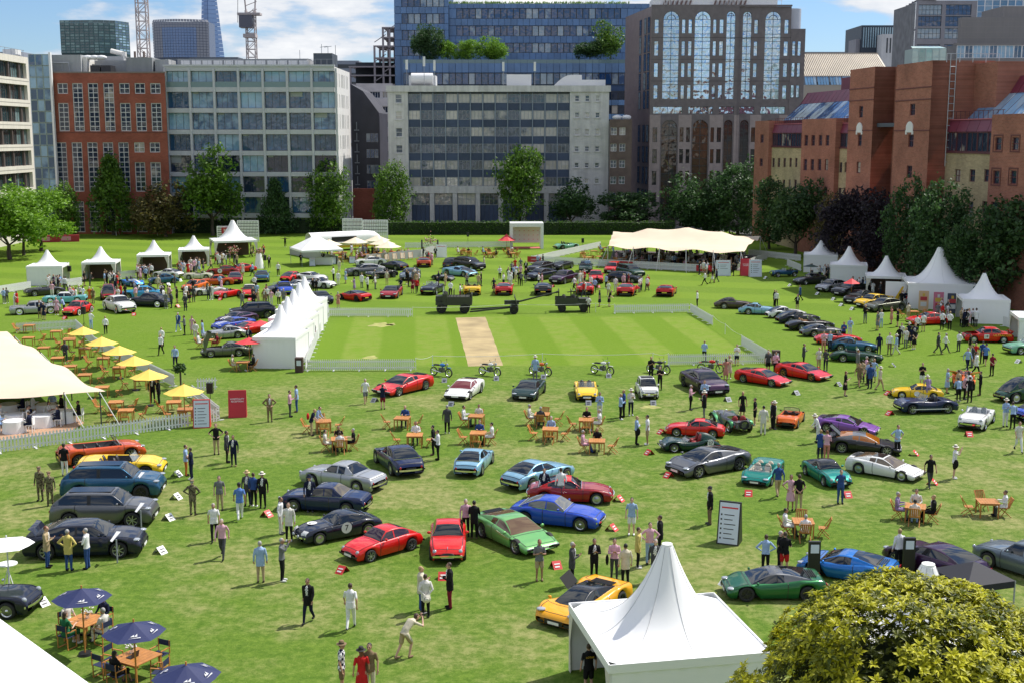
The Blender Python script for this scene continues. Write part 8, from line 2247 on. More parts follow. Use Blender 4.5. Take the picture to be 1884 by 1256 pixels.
def gazebo(px,py,z,s,label,m,rz=0,rise=.8):
 c=G(px,py,z);r=tag(empty('gazebo',(c.x,c.y,0),R(rz)),label,'gazebo');h=s/2;q=[(-h,-h,z),(h,-h,z),(h,h,z),(-h,h,z)]
 MB().add(q+[(0,0,z+rise)]+[(a,b_,z-.25)for a,b_,_ in q],[(0,1,4),(1,2,4),(2,3,4),(3,0,4),(0,5,6,1),(1,6,7,2),(2,7,8,3),(3,8,5,0)]).build('canopy',m,r)
 for a,b_,_ in q:MB().tube((a*.98,b_*.98,0),(a*.98,b_*.98,z),.035,n=5).build('leg',M_ALU,r)
gazebo(582,457,2.3,6.0,'white pyramid gazebo left of the burger van',M_PVC,25,1.9)
gazebo(1790,1056,2.0,2.1,'black pop up gazebo behind the shrub, over the dark purple coupe',mat('black_canopy',(.012,.013,.022),.75),18,.5)
# ================================================================ FENCES
M_PK=mat('picket_white',(.74,.74,.75),.5)
def fence(p0,p1,label,h=.95,pitch=.125,solo=False,cat='fence'):
 a,b_=G(*p0),G(*p1);d=b_-a;L_=d.length;r=tag(empty('picket_fence',a,math.atan2(d.y,d.x)),label,cat,'white picket fences');n=int(L_/pitch)
 def f():
  mb=MB();w_=.07;mb.b2(-w_/2,w_/2,-.03,-.01,.06,.86);mb.add([(-w_/2,-.03,.86),(w_/2,-.03,.86),(0,-.03,.95),(-w_/2,-.01,.86),(w_/2,-.01,.86),(0,-.01,.95)],[(0,1,2),(5,4,3),(0,2,5,3),(1,4,5,2)])
  return mb.mesh('picket',[M_PK])
 pk=cached('picket',f)
 for z in(.25,.72):MB().b2(0,L_,-.008,.025,z-.04,z+.04).build('rail',M_PK,r)
 if solo:
  for k in range(min(n,300)):ob('picket',pk,r,loc=(pitch*(k+.5),0,0),sc=(pitch/.125,1,h/.95))
 else:
  mb=MB()
  for k in range(n):x=pitch*(k+.5);mb.b2(x-.042,x+.042,-.03,-.01,.06,h)
  tag(mb.build('pickets',M_PK,r),kind='stuff')
 k=0.0
 while k<L_:MB().b2(k-.25*0,k+.10,-.30,.30,0,.05).build('foot',M_PK,r);k+=2.0
 return r
fence((-2,833),(352,784),'long near picket fence across the left under the cream tent',solo=True,pitch=.2)
fence((380,779),(404,775),'short picket piece right of the white notice board',solo=True,pitch=.2);fence((404,773),(352,730),'picket fence side running back from the near corner',solo=True,pitch=.2)
fence((362,719),(400,717),'short picket fence behind the speaker stand',solo=True,pitch=.2);fence((176,640),(322,712),'picket fence along the right side of the yellow parasols',solo=True);fence((30,612),(140,605),'picket fence at the far end of the left terrace',solo=True);fence((140,605),(176,640),'picket fence corner piece beside the first yellow parasol',solo=True)
fence((565,682),(765,681),'picket fence right of the nearest white tent',solo=True,pitch=.16);fence((562,681),(604,576),'picket fence running back behind the five white tents');fence((604,583),(759,583),'picket fence at the far left edge of the cricket square',solo=True,pitch=.2)
fence((1130,577),(1270,575),'picket fence at the far right edge of the cricket square',solo=True,pitch=.2);fence((1270,575),(1311,599),'short oblique picket fence at the far right corner of the square',solo=True,pitch=.16);fence((1229,672),(1418,669),'picket fence at the near right corner of the square',solo=True,pitch=.16);fence((1364,636),(1419,669),'oblique picket fence right of the near right corner',solo=True,pitch=.16)
fence((977,484),(1105,455),'far picket fence running back left of the stretch tent');F10=fence((977,484),(1306,502),'far picket fence with red banners before the stretch tent',h=1.05);fence((1377,470),(1474,481),'far picket fence right of the stretch tent');fence((1448,489),(1474,500),'far picket fence beside the farthest right hand tent');fence((745,457),(937,455),'faint picket fence along the far lawn by the gateway');fence((1357,497),(1412,476),'picket piece behind the red and white sign boards')
fence((0,541),(57,532),'white panel fence left of the leftmost tent');fence((124,528),(152,524),'white panel fence between first and second left tents');fence((221,513),(251,511),'white panel fence between second and third left tents');fence((1845,600),(1884,612),'white panel fence behind the touring race car')
for k,u in enumerate((.02,.55,.97)):
 o=MB().b2(-1.1,1.1,-.07,-.05,.12,.92).build('banner',mat('banner_red',(.42,.02,.03),.6),F10,loc=((G(1306,502)-G(977,484)).length*u,0,0));ob('lettering',text_mesh('HONOURABLE' if k else 'LONDON',.22),o,[M_PVC],loc=(0,-.08,.5))
def rope(pts,label,n=2):
 g=[G(*p)for p in pts];r=tag(empty('rope_barrier',g[0]),label,'rope barrier');mb=MB()
 for a,b_ in zip(g[:-1],g[1:]):
  for k in range(8):
   u,v=k/8,(k+1)/8;f=lambda t_:a.lerp(b_,t_)-g[0]+Vector((0,0,.95-.5*t_*(1-t_)));mb.tube(f(u),f(v),.016,n=3,cap=False)
 mb.build('rope',M_PK,r)
 for p in g:MB().tube(p-g[0],p-g[0]+Vector((0,0,1.0)),.025,n=5).build('post',M_PK,r)
rope([(1311,599),(1334,615),(1364,637)],'white rope barrier at the right corner of the cricket square');rope([(765,681),(796,676),(998,672),(1201,671),(1229,672)],'white rope barrier between the pitch and the motorcycles');rope([(759,583),(940,577),(1096,575),(1130,577)],'white rope barrier beyond the pitch by the military vehicles')
# ================================================================ BOARDS, CARDS, SPEAKERS
M_CRED=mat('card_red',(.60,.03,.03),.5)
def aboard(px,py,rz,w_,h,m,label,lines=None,frame=None,tilt=.22,title=None,ink='ink_black'):
 c=G(px,py);r=tag(empty('notice_board',c,R(rz)),label,'notice board');fm=frame or m
 MB().add([(-w_/2,0,0),(w_/2,0,0),(w_/2,tilt*h,h),(-w_/2,tilt*h,h),(-w_/2,2*tilt*h,0),(w_/2,2*tilt*h,0),(w_/2,tilt*h+.09,h),(-w_/2,tilt*h+.09,h)],[(0,1,2,3),(5,4,7,6),(1,5,6,2),(4,0,3,7),(3,2,6,7)]).build('frame',fm,r)
 e=tag(empty('face',(0,-.012,0)));e.parent=r;e.rotation_euler=(-math.atan(tilt),0,0);
 ob('panel',MB().b2(-w_/2+.06,w_/2-.06,-.008,0,.07,h*1.02-.05).mesh('panel',[m]),e)
 ik=mat(ink,(.01,.01,.01),.5)
 if title:
  for k,t_ in enumerate(title):ob('lettering',text_mesh(t_,w_*.13),e,[ik],loc=(0,-.014,h*(.70-.09*k)))
 for k in range(lines or 0):
  z=h*(.86-.11*k-(.05 if k else 0));ob('text_line',MB().b2((-w_*.36 if k==0 else-w_*.22),(.38 if k==0 else(.30-.07*(k % 3)))*w_,-.013,-.009,z,z+(.05 if k==0 else .028)*h*.7).mesh('text_line',[ik if k else M_CRED]),e)
  if k:ob('icon',MB().b2(-w_*.38,-w_*.31,-.013,-.009,z-.01*h,z+.03*h).mesh('icon',[ik]),e)
M_BD=mat('board_pale',(.62,.68,.76),.5);mat('ink_black',(.01,.01,.01),.5);mat('ink_white',(.78,.78,.78),.5)
aboard(371,787,8,1.05,1.75,M_BD,'white notice board with red frame in the gap of the near picket fence',7,M_CRED);aboard(437,768,8,1.15,1.75,mat('board_red',(.48,.02,.035),.5),'red notice board with white lettering right of the picket corner',title=['HOSPITALITY','RECEPTION'],ink='ink_white')
aboard(1338,1002,-22,1.0,1.9,M_BD,'white notice board with red edge and black sides right of centre',7,M_BLK)
aboard(*tl('C2',1535,778),0,1.9,2.0,M_BD,'wide white board left of the man by the red board',4,M_FRAME);aboard(*tl('C2',1697,778),0,1.3,2.2,mat('board_red'),'red board right of the stretch tent',title=['ARTILLERY','GARDEN'],ink='ink_white');aboard(*tl('C2',1768,785),0,1.6,2.2,M_BD,'blue white board at the right end beyond the stretch tent',6,M_FRAME)
aboard(*tl('B2',1342,645),0,1.6,1.9,M_PVC,'white board with blue mark beside the flower arch',1,M_FRAME);aboard(*tl('B2',410,705),0,.8,1.1,M_BD,'small grey board left of the reception desk',3,M_FRAME);aboard(*tl('B2',560,695),0,.9,1.1,M_BD,'small black framed board right of the reception desk',3,M_BLK);aboard(*tl('B2',698,688),0,.9,1.0,M_BD,'small black framed board on the lawn before the van',3,M_BLK)
def card(px,py,rz,m,label):
 c=G(px,py)
 def f():return MB().add([(-.22,-.34,0),(.22,-.34,0),(.22,0,.34),(-.22,0,.34),(-.22,.30,0),(.22,.30,0),(-.22,.02,.32),(.22,.02,.32)],[(0,1,2,3),(5,4,6,7),(3,2,7,6)]).add([(-.14,-.27,.095),(.10,-.27,.095),(.10,-.22,.145),(-.14,-.22,.145),(-.14,-.16,.205),(.14,-.16,.205),(.14,-.12,.245),(-.14,-.12,.245)],[(0,1,2,3),(4,5,6,7)],1).mesh('card',[None,None])
 o=ob('stand_card',cached('card',f),None,[m,mat('ink_white')if m is M_CRED else mat('ink_black')],loc=c,rot=(0,0,R(rz)),sc=.88);tag(o,label,'stand card','stand cards in front of the cars')
 CARDS.append([o,c])
CARDS=[]
for t_,s_ in(('A3','1275 1000 w 70;1270 1165 w 70'),('A4','1215 75 w 60;1155 315 w 60;300 690 w 60'),('B4','80 50 r 60;630 455 r -30;1355 500 r 0'),('C4','725 150 r 60;325 420 r 20;1555 545 w -60'),('C3','1090 695 r -60;1000 845 r -60;1140 1010 r -50;1715 1140 r -8;775 1180 r 60;235 295 k 0;705 288 k 0;560 485 k 0;1027 485 k 0;1565 460 k 20'),('B3','862 465 k -30;1415 492 k -10;1365 322 k 0;1740 308 k 0'),('D3','905 415 r -70;915 560 r -60;1485 712 r 0;1085 850 r 60;1218 1060 r 60;605 1150 r 10;235 412 k 30;540 350 k 40;930 212 k 60;1845 185 w -60'),('D2','20 797 w -60;195 852 w -60;395 912 w -60;510 952 w -60;567 994 w -60;645 1022 w -60'),('C2','302 858 r -30;632 862 r 10;985 832 r 60'),('A2','470 1088 r -10;968 1062 r 10;1592 952 r -10;1805 955 r 0;1280 1003 r 60;1400 928 r -60;1215 845 w 40;1300 815 w 40')):
 for q in s_.split(';'):x,y,m_,a_=q.split();card(*tl(t_,float(x),float(y)),float(a_),{'r':M_CRED,'w':M_PVC,'k':M_ALU}[m_],'auto')
def box_thing(name,px,py,w_,d_,h,m,label,cat,rz=0,z=0.0):
 return tag(MB().b2(-w_/2,w_/2,-d_/2,d_/2,0,h).build(name,m,loc=tuple(G(px,py))[:2]+(z,),rot=(0,0,R(rz))),label,cat)
for px,py,lb in((388,758,'black loudspeaker on a stand by the near picket corner'),(155,603,'black loudspeaker on a stand behind the farthest yellow parasol'),(129,519,'black loudspeaker beside the leftmost tent'),(488,497,'black loudspeaker beside the flower column'),(1072,462,'black loudspeaker behind the far picket fence'),(861,450,'small black loudspeaker on the far lawn')):
 o=tag(empty('loudspeaker',G(px,py)),lb,'loudspeaker');MB().tube((0,0,0),(0,0,1.5),.025,n=5).build('stand',M_BLK,o);MB().b2(-.2,.2,-.18,.18,1.3,2.0).build('cabinet',M_BLK,o);[MB().bar((0,0,.5),(.4*math.cos(a),.4*math.sin(a),0),.02,.02).build('leg',M_BLK,o)for a in(0,2.1,4.2)]
for t_,x,y,lb in(('A4',848,388,'angled white info sign on a steel post before the midnight blue saloon'),('A4',1022,165,'angled white info sign on a steel post before the grey off-roader'),('A3',1025,1165,'angled white info sign on a steel post before the blue off-roader')):
 o=tag(empty('info_sign',G(*tl(t_,x,y))),lb,'sign');MB().bar((0,0,0),(0,0,1.05),.05,.05).build('post',M_ALU,o);MB().add([(-.25,-.05,1.0),(-.1,-.25,1.02),(.12,.3,1.30),(-.1,.42,1.28)],[(0,1,2,3)]).build('plate',M_PVC,o)
for t_,x,y,lb in(('D4',362,500,'black totem sign left of the bright blue coupe'),('D4',1045,470,'black totem sign beside the man in a white shirt behind the shrub')):
 o=tag(empty('totem_sign',G(*tl(t_,x,y))),lb,'sign');MB().b2(-.24,.24,-.08,.08,0,1.6).build('body',M_BLK,o);MB().b2(-.17,.17,-.095,-.08,1.12,1.48).build('panel',M_BD,o)
for px,py,lb in((551,684,'brown litter bin at the corner of the nearest white tent'),(1427,670,'dark litter bin beside the right picket corner')):
 o=tag(empty('litter_bin',G(px,py)),lb,'bin');MB().b2(-.3,.3,-.25,.25,0,1.15).build('body',mat('bin_brown',(.06,.03,.025),.6),o);MB().b2(-.17,.17,-.265,-.25,.55,.95).build('panel',M_BD,o)
box_thing('display_table',*tl('A3',1865,75),1.0,.7,.8,M_PVC,'white draped table by the nearest of the five tents','table')
# posters by the right hand tents
for t_,x,y,m_,lb in(('D2',1155,1030,mat('poster_yellow',(.62,.42,.25),.6),'yellow and red poster stand before the largest right hand tent'),('D2',1262,1040,mat('poster_pink',(.55,.16,.25),.6),'pink poster stand before the largest right hand tent'),('D2',1362,1050,mat('poster_dark',(.05,.06,.10),.6),'dark poster stand with pale figures right of the pink one')):
 o=tag(empty('poster_stand',G(*tl(t_,x,y)),R(-12)),lb,'poster');MB().b2(-.5,.5,-.02,.02,.05,2.1).build('sheet',m_,o)
 for k,(a,b_,c_,d_)in enumerate(((-.34,.34,1.1,1.5),(-.3,.3,.5,.95),(-.12,.12,1.55,1.85))):MB().b2(a,b_,-.03-.003*k,-.02,c_,d_).build('print',[mat('print_red',(.45,.04,.05),.6),mat('print_white',(.6,.6,.6),.6),mat('print_gold',(.6,.4,.06),.6)][(k+int(x))% 3],o)
o=tag(empty('banner_board',G(*tl('D2',955,985)),R(-20)),'tall white board with a yellow figure beside the third right hand tent','board');MB().b2(-1.1,1.1,0,.05,0,2.5).build('board',M_PVC,o);MB().add([(-.2,-.01,.5),(.3,-.01,.5),(.8,-.01,2.0),(.6,-.01,2.0)],[(0,1,2,3)]).build('print',mat('yellow_vinyl',(.80,.50,.02),.5),o)
# ================================================================ FAR STRUCTURES
def screen_pair(x0,x1,xm,y0a,y0b,yb,label,swap=False):
 for k,(a,b_,t_)in enumerate(((x0,xm,y0a),(xm,x1,y0b))):
  g0,g1=G(a,yb),G(b_,yb);w_=g1.x-g0.x;h=PY(a,t_,g0.y).z;r=tag(empty('sight_screen',(g0.x,g0.y+k*.6,0)),label[k],'screen','white slatted sight screens');n=14;m_=7
  for j in range(m_):
   z=h*j/m_+.25
   for i in range(n):ob('slat',cached(('slat',round(w_/n,2),round(h/m_,2)),lambda:MB().b2(.03,w_/n-.03,0,.04,.04,h/m_-.06).mesh('slat',[M_PK])),r,loc=(w_*i/n,0,h*j/m_+.15))
  for x in(0,w_):MB().b2(x-.05,x+.05,.05,.12,0,h+.1).build('post',M_PK,r)
  MB().b2(0,w_,.05,.12,h+.05,h+.15).build('rail',M_PK,r)
screen_pair(400,475,436,418,408,446,('white sight screen with a red flag behind the largest left tent','white slatted sight screen right of the red flagged one'));screen_pair(631,713,667,404,407,449,('white slatted sight screen behind the burger van','white slatted sight screen above the cream parasols'))
g=G(421,446);o=tag(MB().b2(-1.1,1.1,-.3,-.26,PY(0,430,g.y).z,PY(0,419,g.y).z).build('flag',mat('banner_red',(.42,.02,.03),.6),loc=(g.x,g.y,0)),'red flag hanging on the left white sight screen','flag');ob('lettering',text_mesh('HAC',.7),o,[M_PVC],loc=(0,-.31,PY(0,424,g.y).z))
def gateway():
 a,b_=G(941,458),G(998,460);Y=a.y;h=PY(942,411,Y).z;w_=b_.x-a.x;r=tag(empty('gateway_frame',(a.x,Y,0),.03),'white box gateway frame with patterned back wall on the far lawn','gateway')
 for x in(0,w_):
  for y in(0,3.4):MB().b2(x-.22,x+.22,y-.22,y+.22,0,h-.6).build('post',M_PK,r)
 MB().b2(-.22,w_+.22,-.22,3.62,h-.6,h).build('roof_beam',M_PK,r);MB().b2(.25,w_-.25,3.3,3.4,.7,h-.6).build('back_wall',mat('gate_wall',(.66,.62,.60),.6),r)
 for i in range(6):
  for j in range(4):MB().b2(.6+i*.75,.75+i*.75,3.27,3.3,1.2+j*.7,1.28+j*.7).build('emblem',M_RP,r)
 MB().b2(.3,w_-.3,.2,3.2,.0,.06).build('carpet',mat('pink_carpet',(.5,.12,.12),.8),r)
gateway()
def van():
 a,b_=G(600,463),G(670,459);r=tag(empty('burger_van',a,math.atan2(b_.y-a.y,b_.x-a.x)),'long rounded cream and yellow catering van with an open counter','van');L_=(b_-a).length+3;n=14;pts=[]
 for x,k in((-2.5,1),(L_*.35,1),(L_*.8,.98),(L_*.93,.88),(L_,.6)):
  for i in range(n+1):
   q=math.pi*i/n;pts.append((x,1.1-1.15*math.cos(q),1.2+1.75*k*math.sin(q)**.5))
 mb=MB();mb.grid(pts,n+1);mb.build('roof',M_PVC,r);MB().b2(-2.5,L_*.9,-.06,2.2,.55,1.25).build('body',mat('van_cream',(.72,.66,.5),.4),r);MB().b2(-2.5,L_*.9,-.08,-.06,.45,.8).build('yellow_band',mat('van_yellow',(.75,.45,.03),.4),r)
 MB().b2(1.0,L_*.55,-.09,-.05,1.35,2.2).build('counter_opening',M_BLK,r);MB().b2(1.0,L_*.55,-.6,-.08,1.28,1.34).build('counter',M_PVC,r)
 for x in(0,L_*.7):w_=add_wheel(r,x,-.05,.35,1,'disc');w_.rotation_euler=(0,0,0)
van()
def goal(px0,px1,yb,yt,label):
 a,b_=G(px0,yb),G(px1,yb);h=PY(px0,yt,a.y).z;r=tag(empty('football_goal',a),label,'goal');w_=b_.x-a.x
 for p,q in(((0,0,0),(0,0,h)),((w_,0,0),(w_,0,h)),((0,0,h),(w_,0,h))):MB().tube(p,q,.06,n=6).build('bar',M_PK,r)
 for x in(0,w_):MB().tube((x,0,h),(x,1.8,0),.03,n=4).build('stay',M_PK,r)
goal(214,290,434,409,'white football goal before the red brick office');goal(1290,1352,424,393,'white football goal under the dark trees by the granite tower')
a,b_=G(60,447),G(146,445);o=tag(empty('hoarding',a,math.atan2(b_.y-a.y,b_.x-a.x)),'low red hoarding with pink marks below the lime green trees','hoarding');L_=(b_-a).length;MB().b2(0,L_,0,.8,0,1.15).build('wall',mat('hoarding_red',(.33,.02,.035),.6),o);[MB().b2(x,x+1.6,-.02,0,.25,.95).build('emblem',mat('print_pink',(.6,.25,.35),.6),o)for x in(1.2,4.6)]
for p0,p1,lb in(((533,468),(622,487),'low grey screen wall left of the reception desk'),((674,484),(775,474),'low grey screen wall behind the deck chairs'),((775,474),(800,466),'low grey screen wall running back to the flower arch')):
 a,b_=G(*p0),G(*p1);d=b_-a;o=tag(MB().b2(0,d.length,0,.05,0,1.2).build('screen_wall',mat('screen_grey',(.42,.42,.44),.6),loc=a,rot=(0,0,math.atan2(d.y,d.x))),lb,'screen wall')
for k in range(6):
 c=G(683+k*14.5,484-k*1.2);o=tag(empty('deck_chair',c,R(10)),'cream deck chair against the low grey screen, %s from left' %['first','second','third','fourth','fifth','sixth'][k],'deck chair','deck chairs by the burger van');MB().add([(-.28,-.35,.35),(.28,-.35,.35),(.28,0,.3),(-.28,0,.3),(.28,.45,1.05),(-.28,.45,1.05)],[(0,1,2,3),(3,2,4,5)]).build('canvas',M_CP,o);[MB().bar((x,-.55,0.02),(x,.47,1.1),.04,.03).bar((x,.5,0.02),(x,-.4,.4),.04,.03).build('leg',M_WOOD,o)for x in(-.3,.3)]
for k,(x,y)in enumerate(((590,612),(640,605),(600,640),(690,640),(770,605),(800,620),(850,600),(900,610),(960,615),(1000,600),(1040,610),(1090,605))):table_set('B2',x,y,7*k,'by the burger van, '+ORDW[k]+' from left','EW',['Wpwk Edon','Wspk','Edck Wskk','Wjkk Espb'][k % 4],group='garden tables by the burger van')
box_thing('reception_desk',*tl('B2',500,695),2.4,.7,1.0,M_PVC,'white reception desk before the white gazebo','desk')
# flowers: column, arch, topiary
def flowers(name,px,py,h,label,cols,n=120,rad=.6,base=None,seed=1):
 c=G(px,py);o=tag(empty(name,c),label,'flowers');r_=random.Random(seed);mb=MB()
 for k in range(n):
  p=Vector((r_.gauss(0,rad*.45),r_.gauss(0,rad*.4),h+r_.gauss(0,rad*.35)));mb.ell(p,(.09,.09,.08),5,3,k % len(cols))
 tag(mb.build('blooms',cols,o),kind='stuff');(base or(lambda q:MB().tube((0,0,0),(0,0,h),.07,n=6).build('stem',M_BARK,q)))(o)
FL=[mat('bloom_pink',(.55,.22,.2),.7),mat('bloom_cream',(.6,.5,.38),.7),L_GREEN,mat('bloom_rust',(.35,.1,.06),.7)]
flowers('flower_column',477,494,2.3,'tall white draped flower column right of the largest left tent',FL,base=lambda q:MB().tube((0,0,0),(0,0,2.1),.7,.35,12).build('drape',M_PVC,q));flowers('flower_stand',430,490,2.2,'pink and cream flower stand before the largest left tent',FL,rad=.8,seed=2)
flowers('topiary',333,714,1.5,'small topiary ball on a stem by the nearest yellow parasol',[L_DARK,L_GREEN],rad=.45,seed=3);flowers('flower_arch',791,472,2.4,'flowered arch at the entrance of the burger van enclosure',[L_DARK,FL[0],FL[1]],n=90,rad=1.1,seed=4,base=lambda q:[MB().tube((x,0,0),(x,0,2.5),.12,n=6).build('post',M_DKFR,q)for x in(-1.2,1.2)])
# ================================================================ MOTORCYCLES, MILITARY
def bike(px,py,rz,colr,label,seat='k'):
 r=tag(empty('motorcycle',G(px,py),R(rz)),label,'motorcycle','motorcycles in a row below the pitch');P=paint(PAL[colr])
 for y,f in((.72,'front'),(-.70,'rear')):
  w_=cached('bikewheel',lambda:MB().lathe([(.27,-.05),(.33,-.05),(.34,0),(.33,.05),(.27,.05)],n=20,axis='y').mesh('tyre',[M_TYRE]));o=ob('wheel',w_,r,loc=(0,y,.34),rot=(0,0,R(-90)))
  sp=cached('bikespoke',lambda:(lambda mb:([mb.tube((0,0,0),(.27*math.cos(a),0,.27*math.sin(a)),.006,n=3)for a in[.628*i for i in range(10)]],mb.lathe([(.27,-.03),(.28,0),(.27,.03)],n=20,axis='y'),mb.tube((0,-.05,0),(0,.05,0),.05),mb.mesh('rim',[M_ALLOY]))[-1])(MB()));ob('rim',sp,o)
 MB().ell((0,.12,.86),(.14,.28,.13),12,8).build('fuel_tank',P,r);MB().ell((0,-.38,.84),(.13,.38,.07),10,6).build('saddle',M_BLK,r)
 MB().b2(-.16,.16,-.15,.25,.32,.66).build('engine',mat('engine_grey',(.12,.12,.12),.4),r);mb=MB()
 for s_ in(1,-1):mb.tube((s_*.07,.72,.34),(s_*.07,.42,1.0),.025);mb.tube((s_*.06,-.70,.34),(s_*.08,-.1,.42),.03)
 mb.tube((0,.4,.95),(0,-.1,.5),.03);mb.tube((0,.3,.9),(0,-.7,.78),.025);mb.build('frame',M_BLK,r)
 MB().tube((-.36,.28,1.10),(.36,.28,1.10),.018).build('handlebar',M_CHR,r);MB().ell((0,.58,.95),(.10,.08,.10),10,6).build('headlight',M_LAMP,r);MB().ell((0,.74,.72),(.07,.26,.03),8,4).build('mudguard',P,r);MB().ell((0,-.78,.76),(.08,.18,.03),8,4).build('mudguard',P,r);MB().tube((.15,.1,.3),(.17,-.8,.48),.035,.05).build('exhaust',M_CHR,r)
 [MB().tube((s_*.3,.3,1.1),(s_*.36,.26,1.26),.012).ell((s_*.36,.26,1.28),(.05,.01,.035),6,4).build('mirror',M_BLK,r)for s_ in(1,-1)]
for x,c_,lb in((812,'azure','blue, white and red tall motorcycle, first from left below the pitch'),(901,'white','silver and white motorcycle at the foot of the clay pitch'),(994,'orange','orange and white trail motorcycle behind the man in grey'),(1108,'white','black trail motorcycle with white mudguard'),(1211,'dnavy','dark road motorcycle behind two people in black'),(1307,'red','red road motorcycle by the picket fence')):bike(x,692-abs(x-1000)*.004-(x-812)*.012,-125 if x != 1307 else-110,c_,lb)
M_OL=mat('military_green',(.032,.038,.022),.6);M_OL2=mat('military_canvas',(.03,.032,.024),.9)
def truck():
 a,b_=G(*tl('B2',1305,1040)),G(*tl('B2',1565,1040));c=(a+b_)/2;r=tag(empty('military_truck',c),'dark green open military truck at the far edge of the square','truck');h=(b_-a).length/2
 MB().b2(-h,h,-1,1,.85,1.15).build('chassis',M_OL,r);[MB().b2(-h*.35,h,y-.04,y+.04,1.15,1.7).build('side_board',M_OL,r)for y in(-1,1)];MB().b2(h-.06,h+.02,-.95,.95,1.15,2.0).build('tail_board',M_OL,r);MB().b2(-h,-h*.62,-.7,.7,1.15,1.75).build('bonnet',M_OL,r);MB().b2(-h*.62,-h*.37,-.95,.95,1.15,2.0).build('cab',M_OL,r);MB().b2(-h*.6,-h*.56,-.9,.9,2.0,2.6).build('windscreen',M_SCR,r);MB().b2(-h*.3,h*.9,-.8,.8,1.2,1.7).build('load',M_OL2,r)
 for x in(-h*.3,0,h*.35,h*.85):
  mb=MB();[mb.bar((x,s_*.98,1.7),(x,s_*.9,2.35),.05,.05)for s_ in(1,-1)];mb.bar((x,-.9,2.35),(x,.9,2.35),.05,.05);mb.build('hoop',M_OL,r)
 for s_ in(1,-1):MB().b2(-h*.9,-h*.46,s_*.72-.2,s_*.72+.2,1.08,1.16).build('mudguard',M_OL,r);MB().ell((-h-.02,s_*.5,1.35),(.05,.12,.12),8,6).build('headlight',M_LAMP,r);MB().ell((-h*.48,s_*.4,1.9),(.2,.25,.3),8,6).build('seat',M_OL2,r)
 for x in(-h*.68,h*.6):
  for s_ in(1,-1):w_=add_wheel(r,x,-s_*.85,.52,s_,'dark');w_.rotation_euler=(0,0,R(180 if s_<0 else 180));w_.location=(x,s_*.85,.52)
 a,b_=G(*tl('C2',320,1030)),G(*tl('C2',570,1035));c=(a+b_)/2;r=tag(empty('military_jeep',c),'stripped dark green military four by four with roll bars, right of the gun','jeep');h=(b_-a).length/2
 MB().b2(-h,h,-.8,.8,.65,1.1).build('body',M_OL,r);MB().b2(h*.35,h,-.72,.72,1.1,1.4).build('bonnet',M_OL,r);MB().b2(-h,h*.3,-.82,-.74,1.1,1.5).build('side',M_OL,r);MB().b2(-h,h*.3,.74,.82,1.1,1.5).build('side',M_OL,r);[MB().bar((x,-.7,1.1),(x,-.7,2.3),.06,.06).bar((x,.7,1.1),(x,.7,2.3),.06,.06).bar((x,-.7,2.3),(x,.7,2.3),.06,.06).build('roll_bar',M_OL,r)for x in(-h*.8,-h*.1,h*.3)];MB().tube((-h*.3,0,2.0),(-h*.3+.9,-.3,2.15),.05).build('machine_gun',M_BLK,r);[MB().ell((x,y,1.4),(.25,.25,.35),8,6).build('seat',M_OL2,r)for x in(-h*.5,.1)for y in(-.35,.35)]
 for x in(-h*.62,h*.62):
  for s_ in(1,-1):w_=add_wheel(r,x,-s_*.72,.42,s_,'dark');w_.rotation_euler=(0,0,R(180));w_.location=(x,s_*.72,.42)
 c=G(944,576);r=tag(empty('howitzer',c),'green field gun with its barrel pointing up right between the military vehicles','gun');MB().tube((.3,0,1.1),(4.4,.2,2.1),.10,.07,10).build('barrel',M_OL,r);MB().b2(-.9,.6,-.25,.25,.9,1.3).build('breech',M_OL,r);[MB().bar((-.2,s_*.2,.6),(-4.4,s_*.9,.25),.16,.16).build('trail',M_OL,r)for s_ in(1,-1)];MB().add([(.5,-1,.5),(.5,1,.5),(.1,1,1.8),(.1,-1,1.8),(.56,-1,.5),(.56,1,.5),(.16,1,1.8),(.16,-1,1.8)],[(0,1,2,3),(7,6,5,4),(0,3,7,4),(1,5,6,2),(3,2,6,7)]).build('shield',M_OL,r);MB().tube((4.4,.2,2.1),(4.75,.22,2.18),.12,n=8).build('muzzle_brake',M_OL,r)
 for s_ in(1,-1):w_=add_wheel(r,0,-s_*.8,.45,s_,'dark');w_.rotation_euler=(0,0,R(180));w_.location=(.1,s_*.95,.45)
truck()
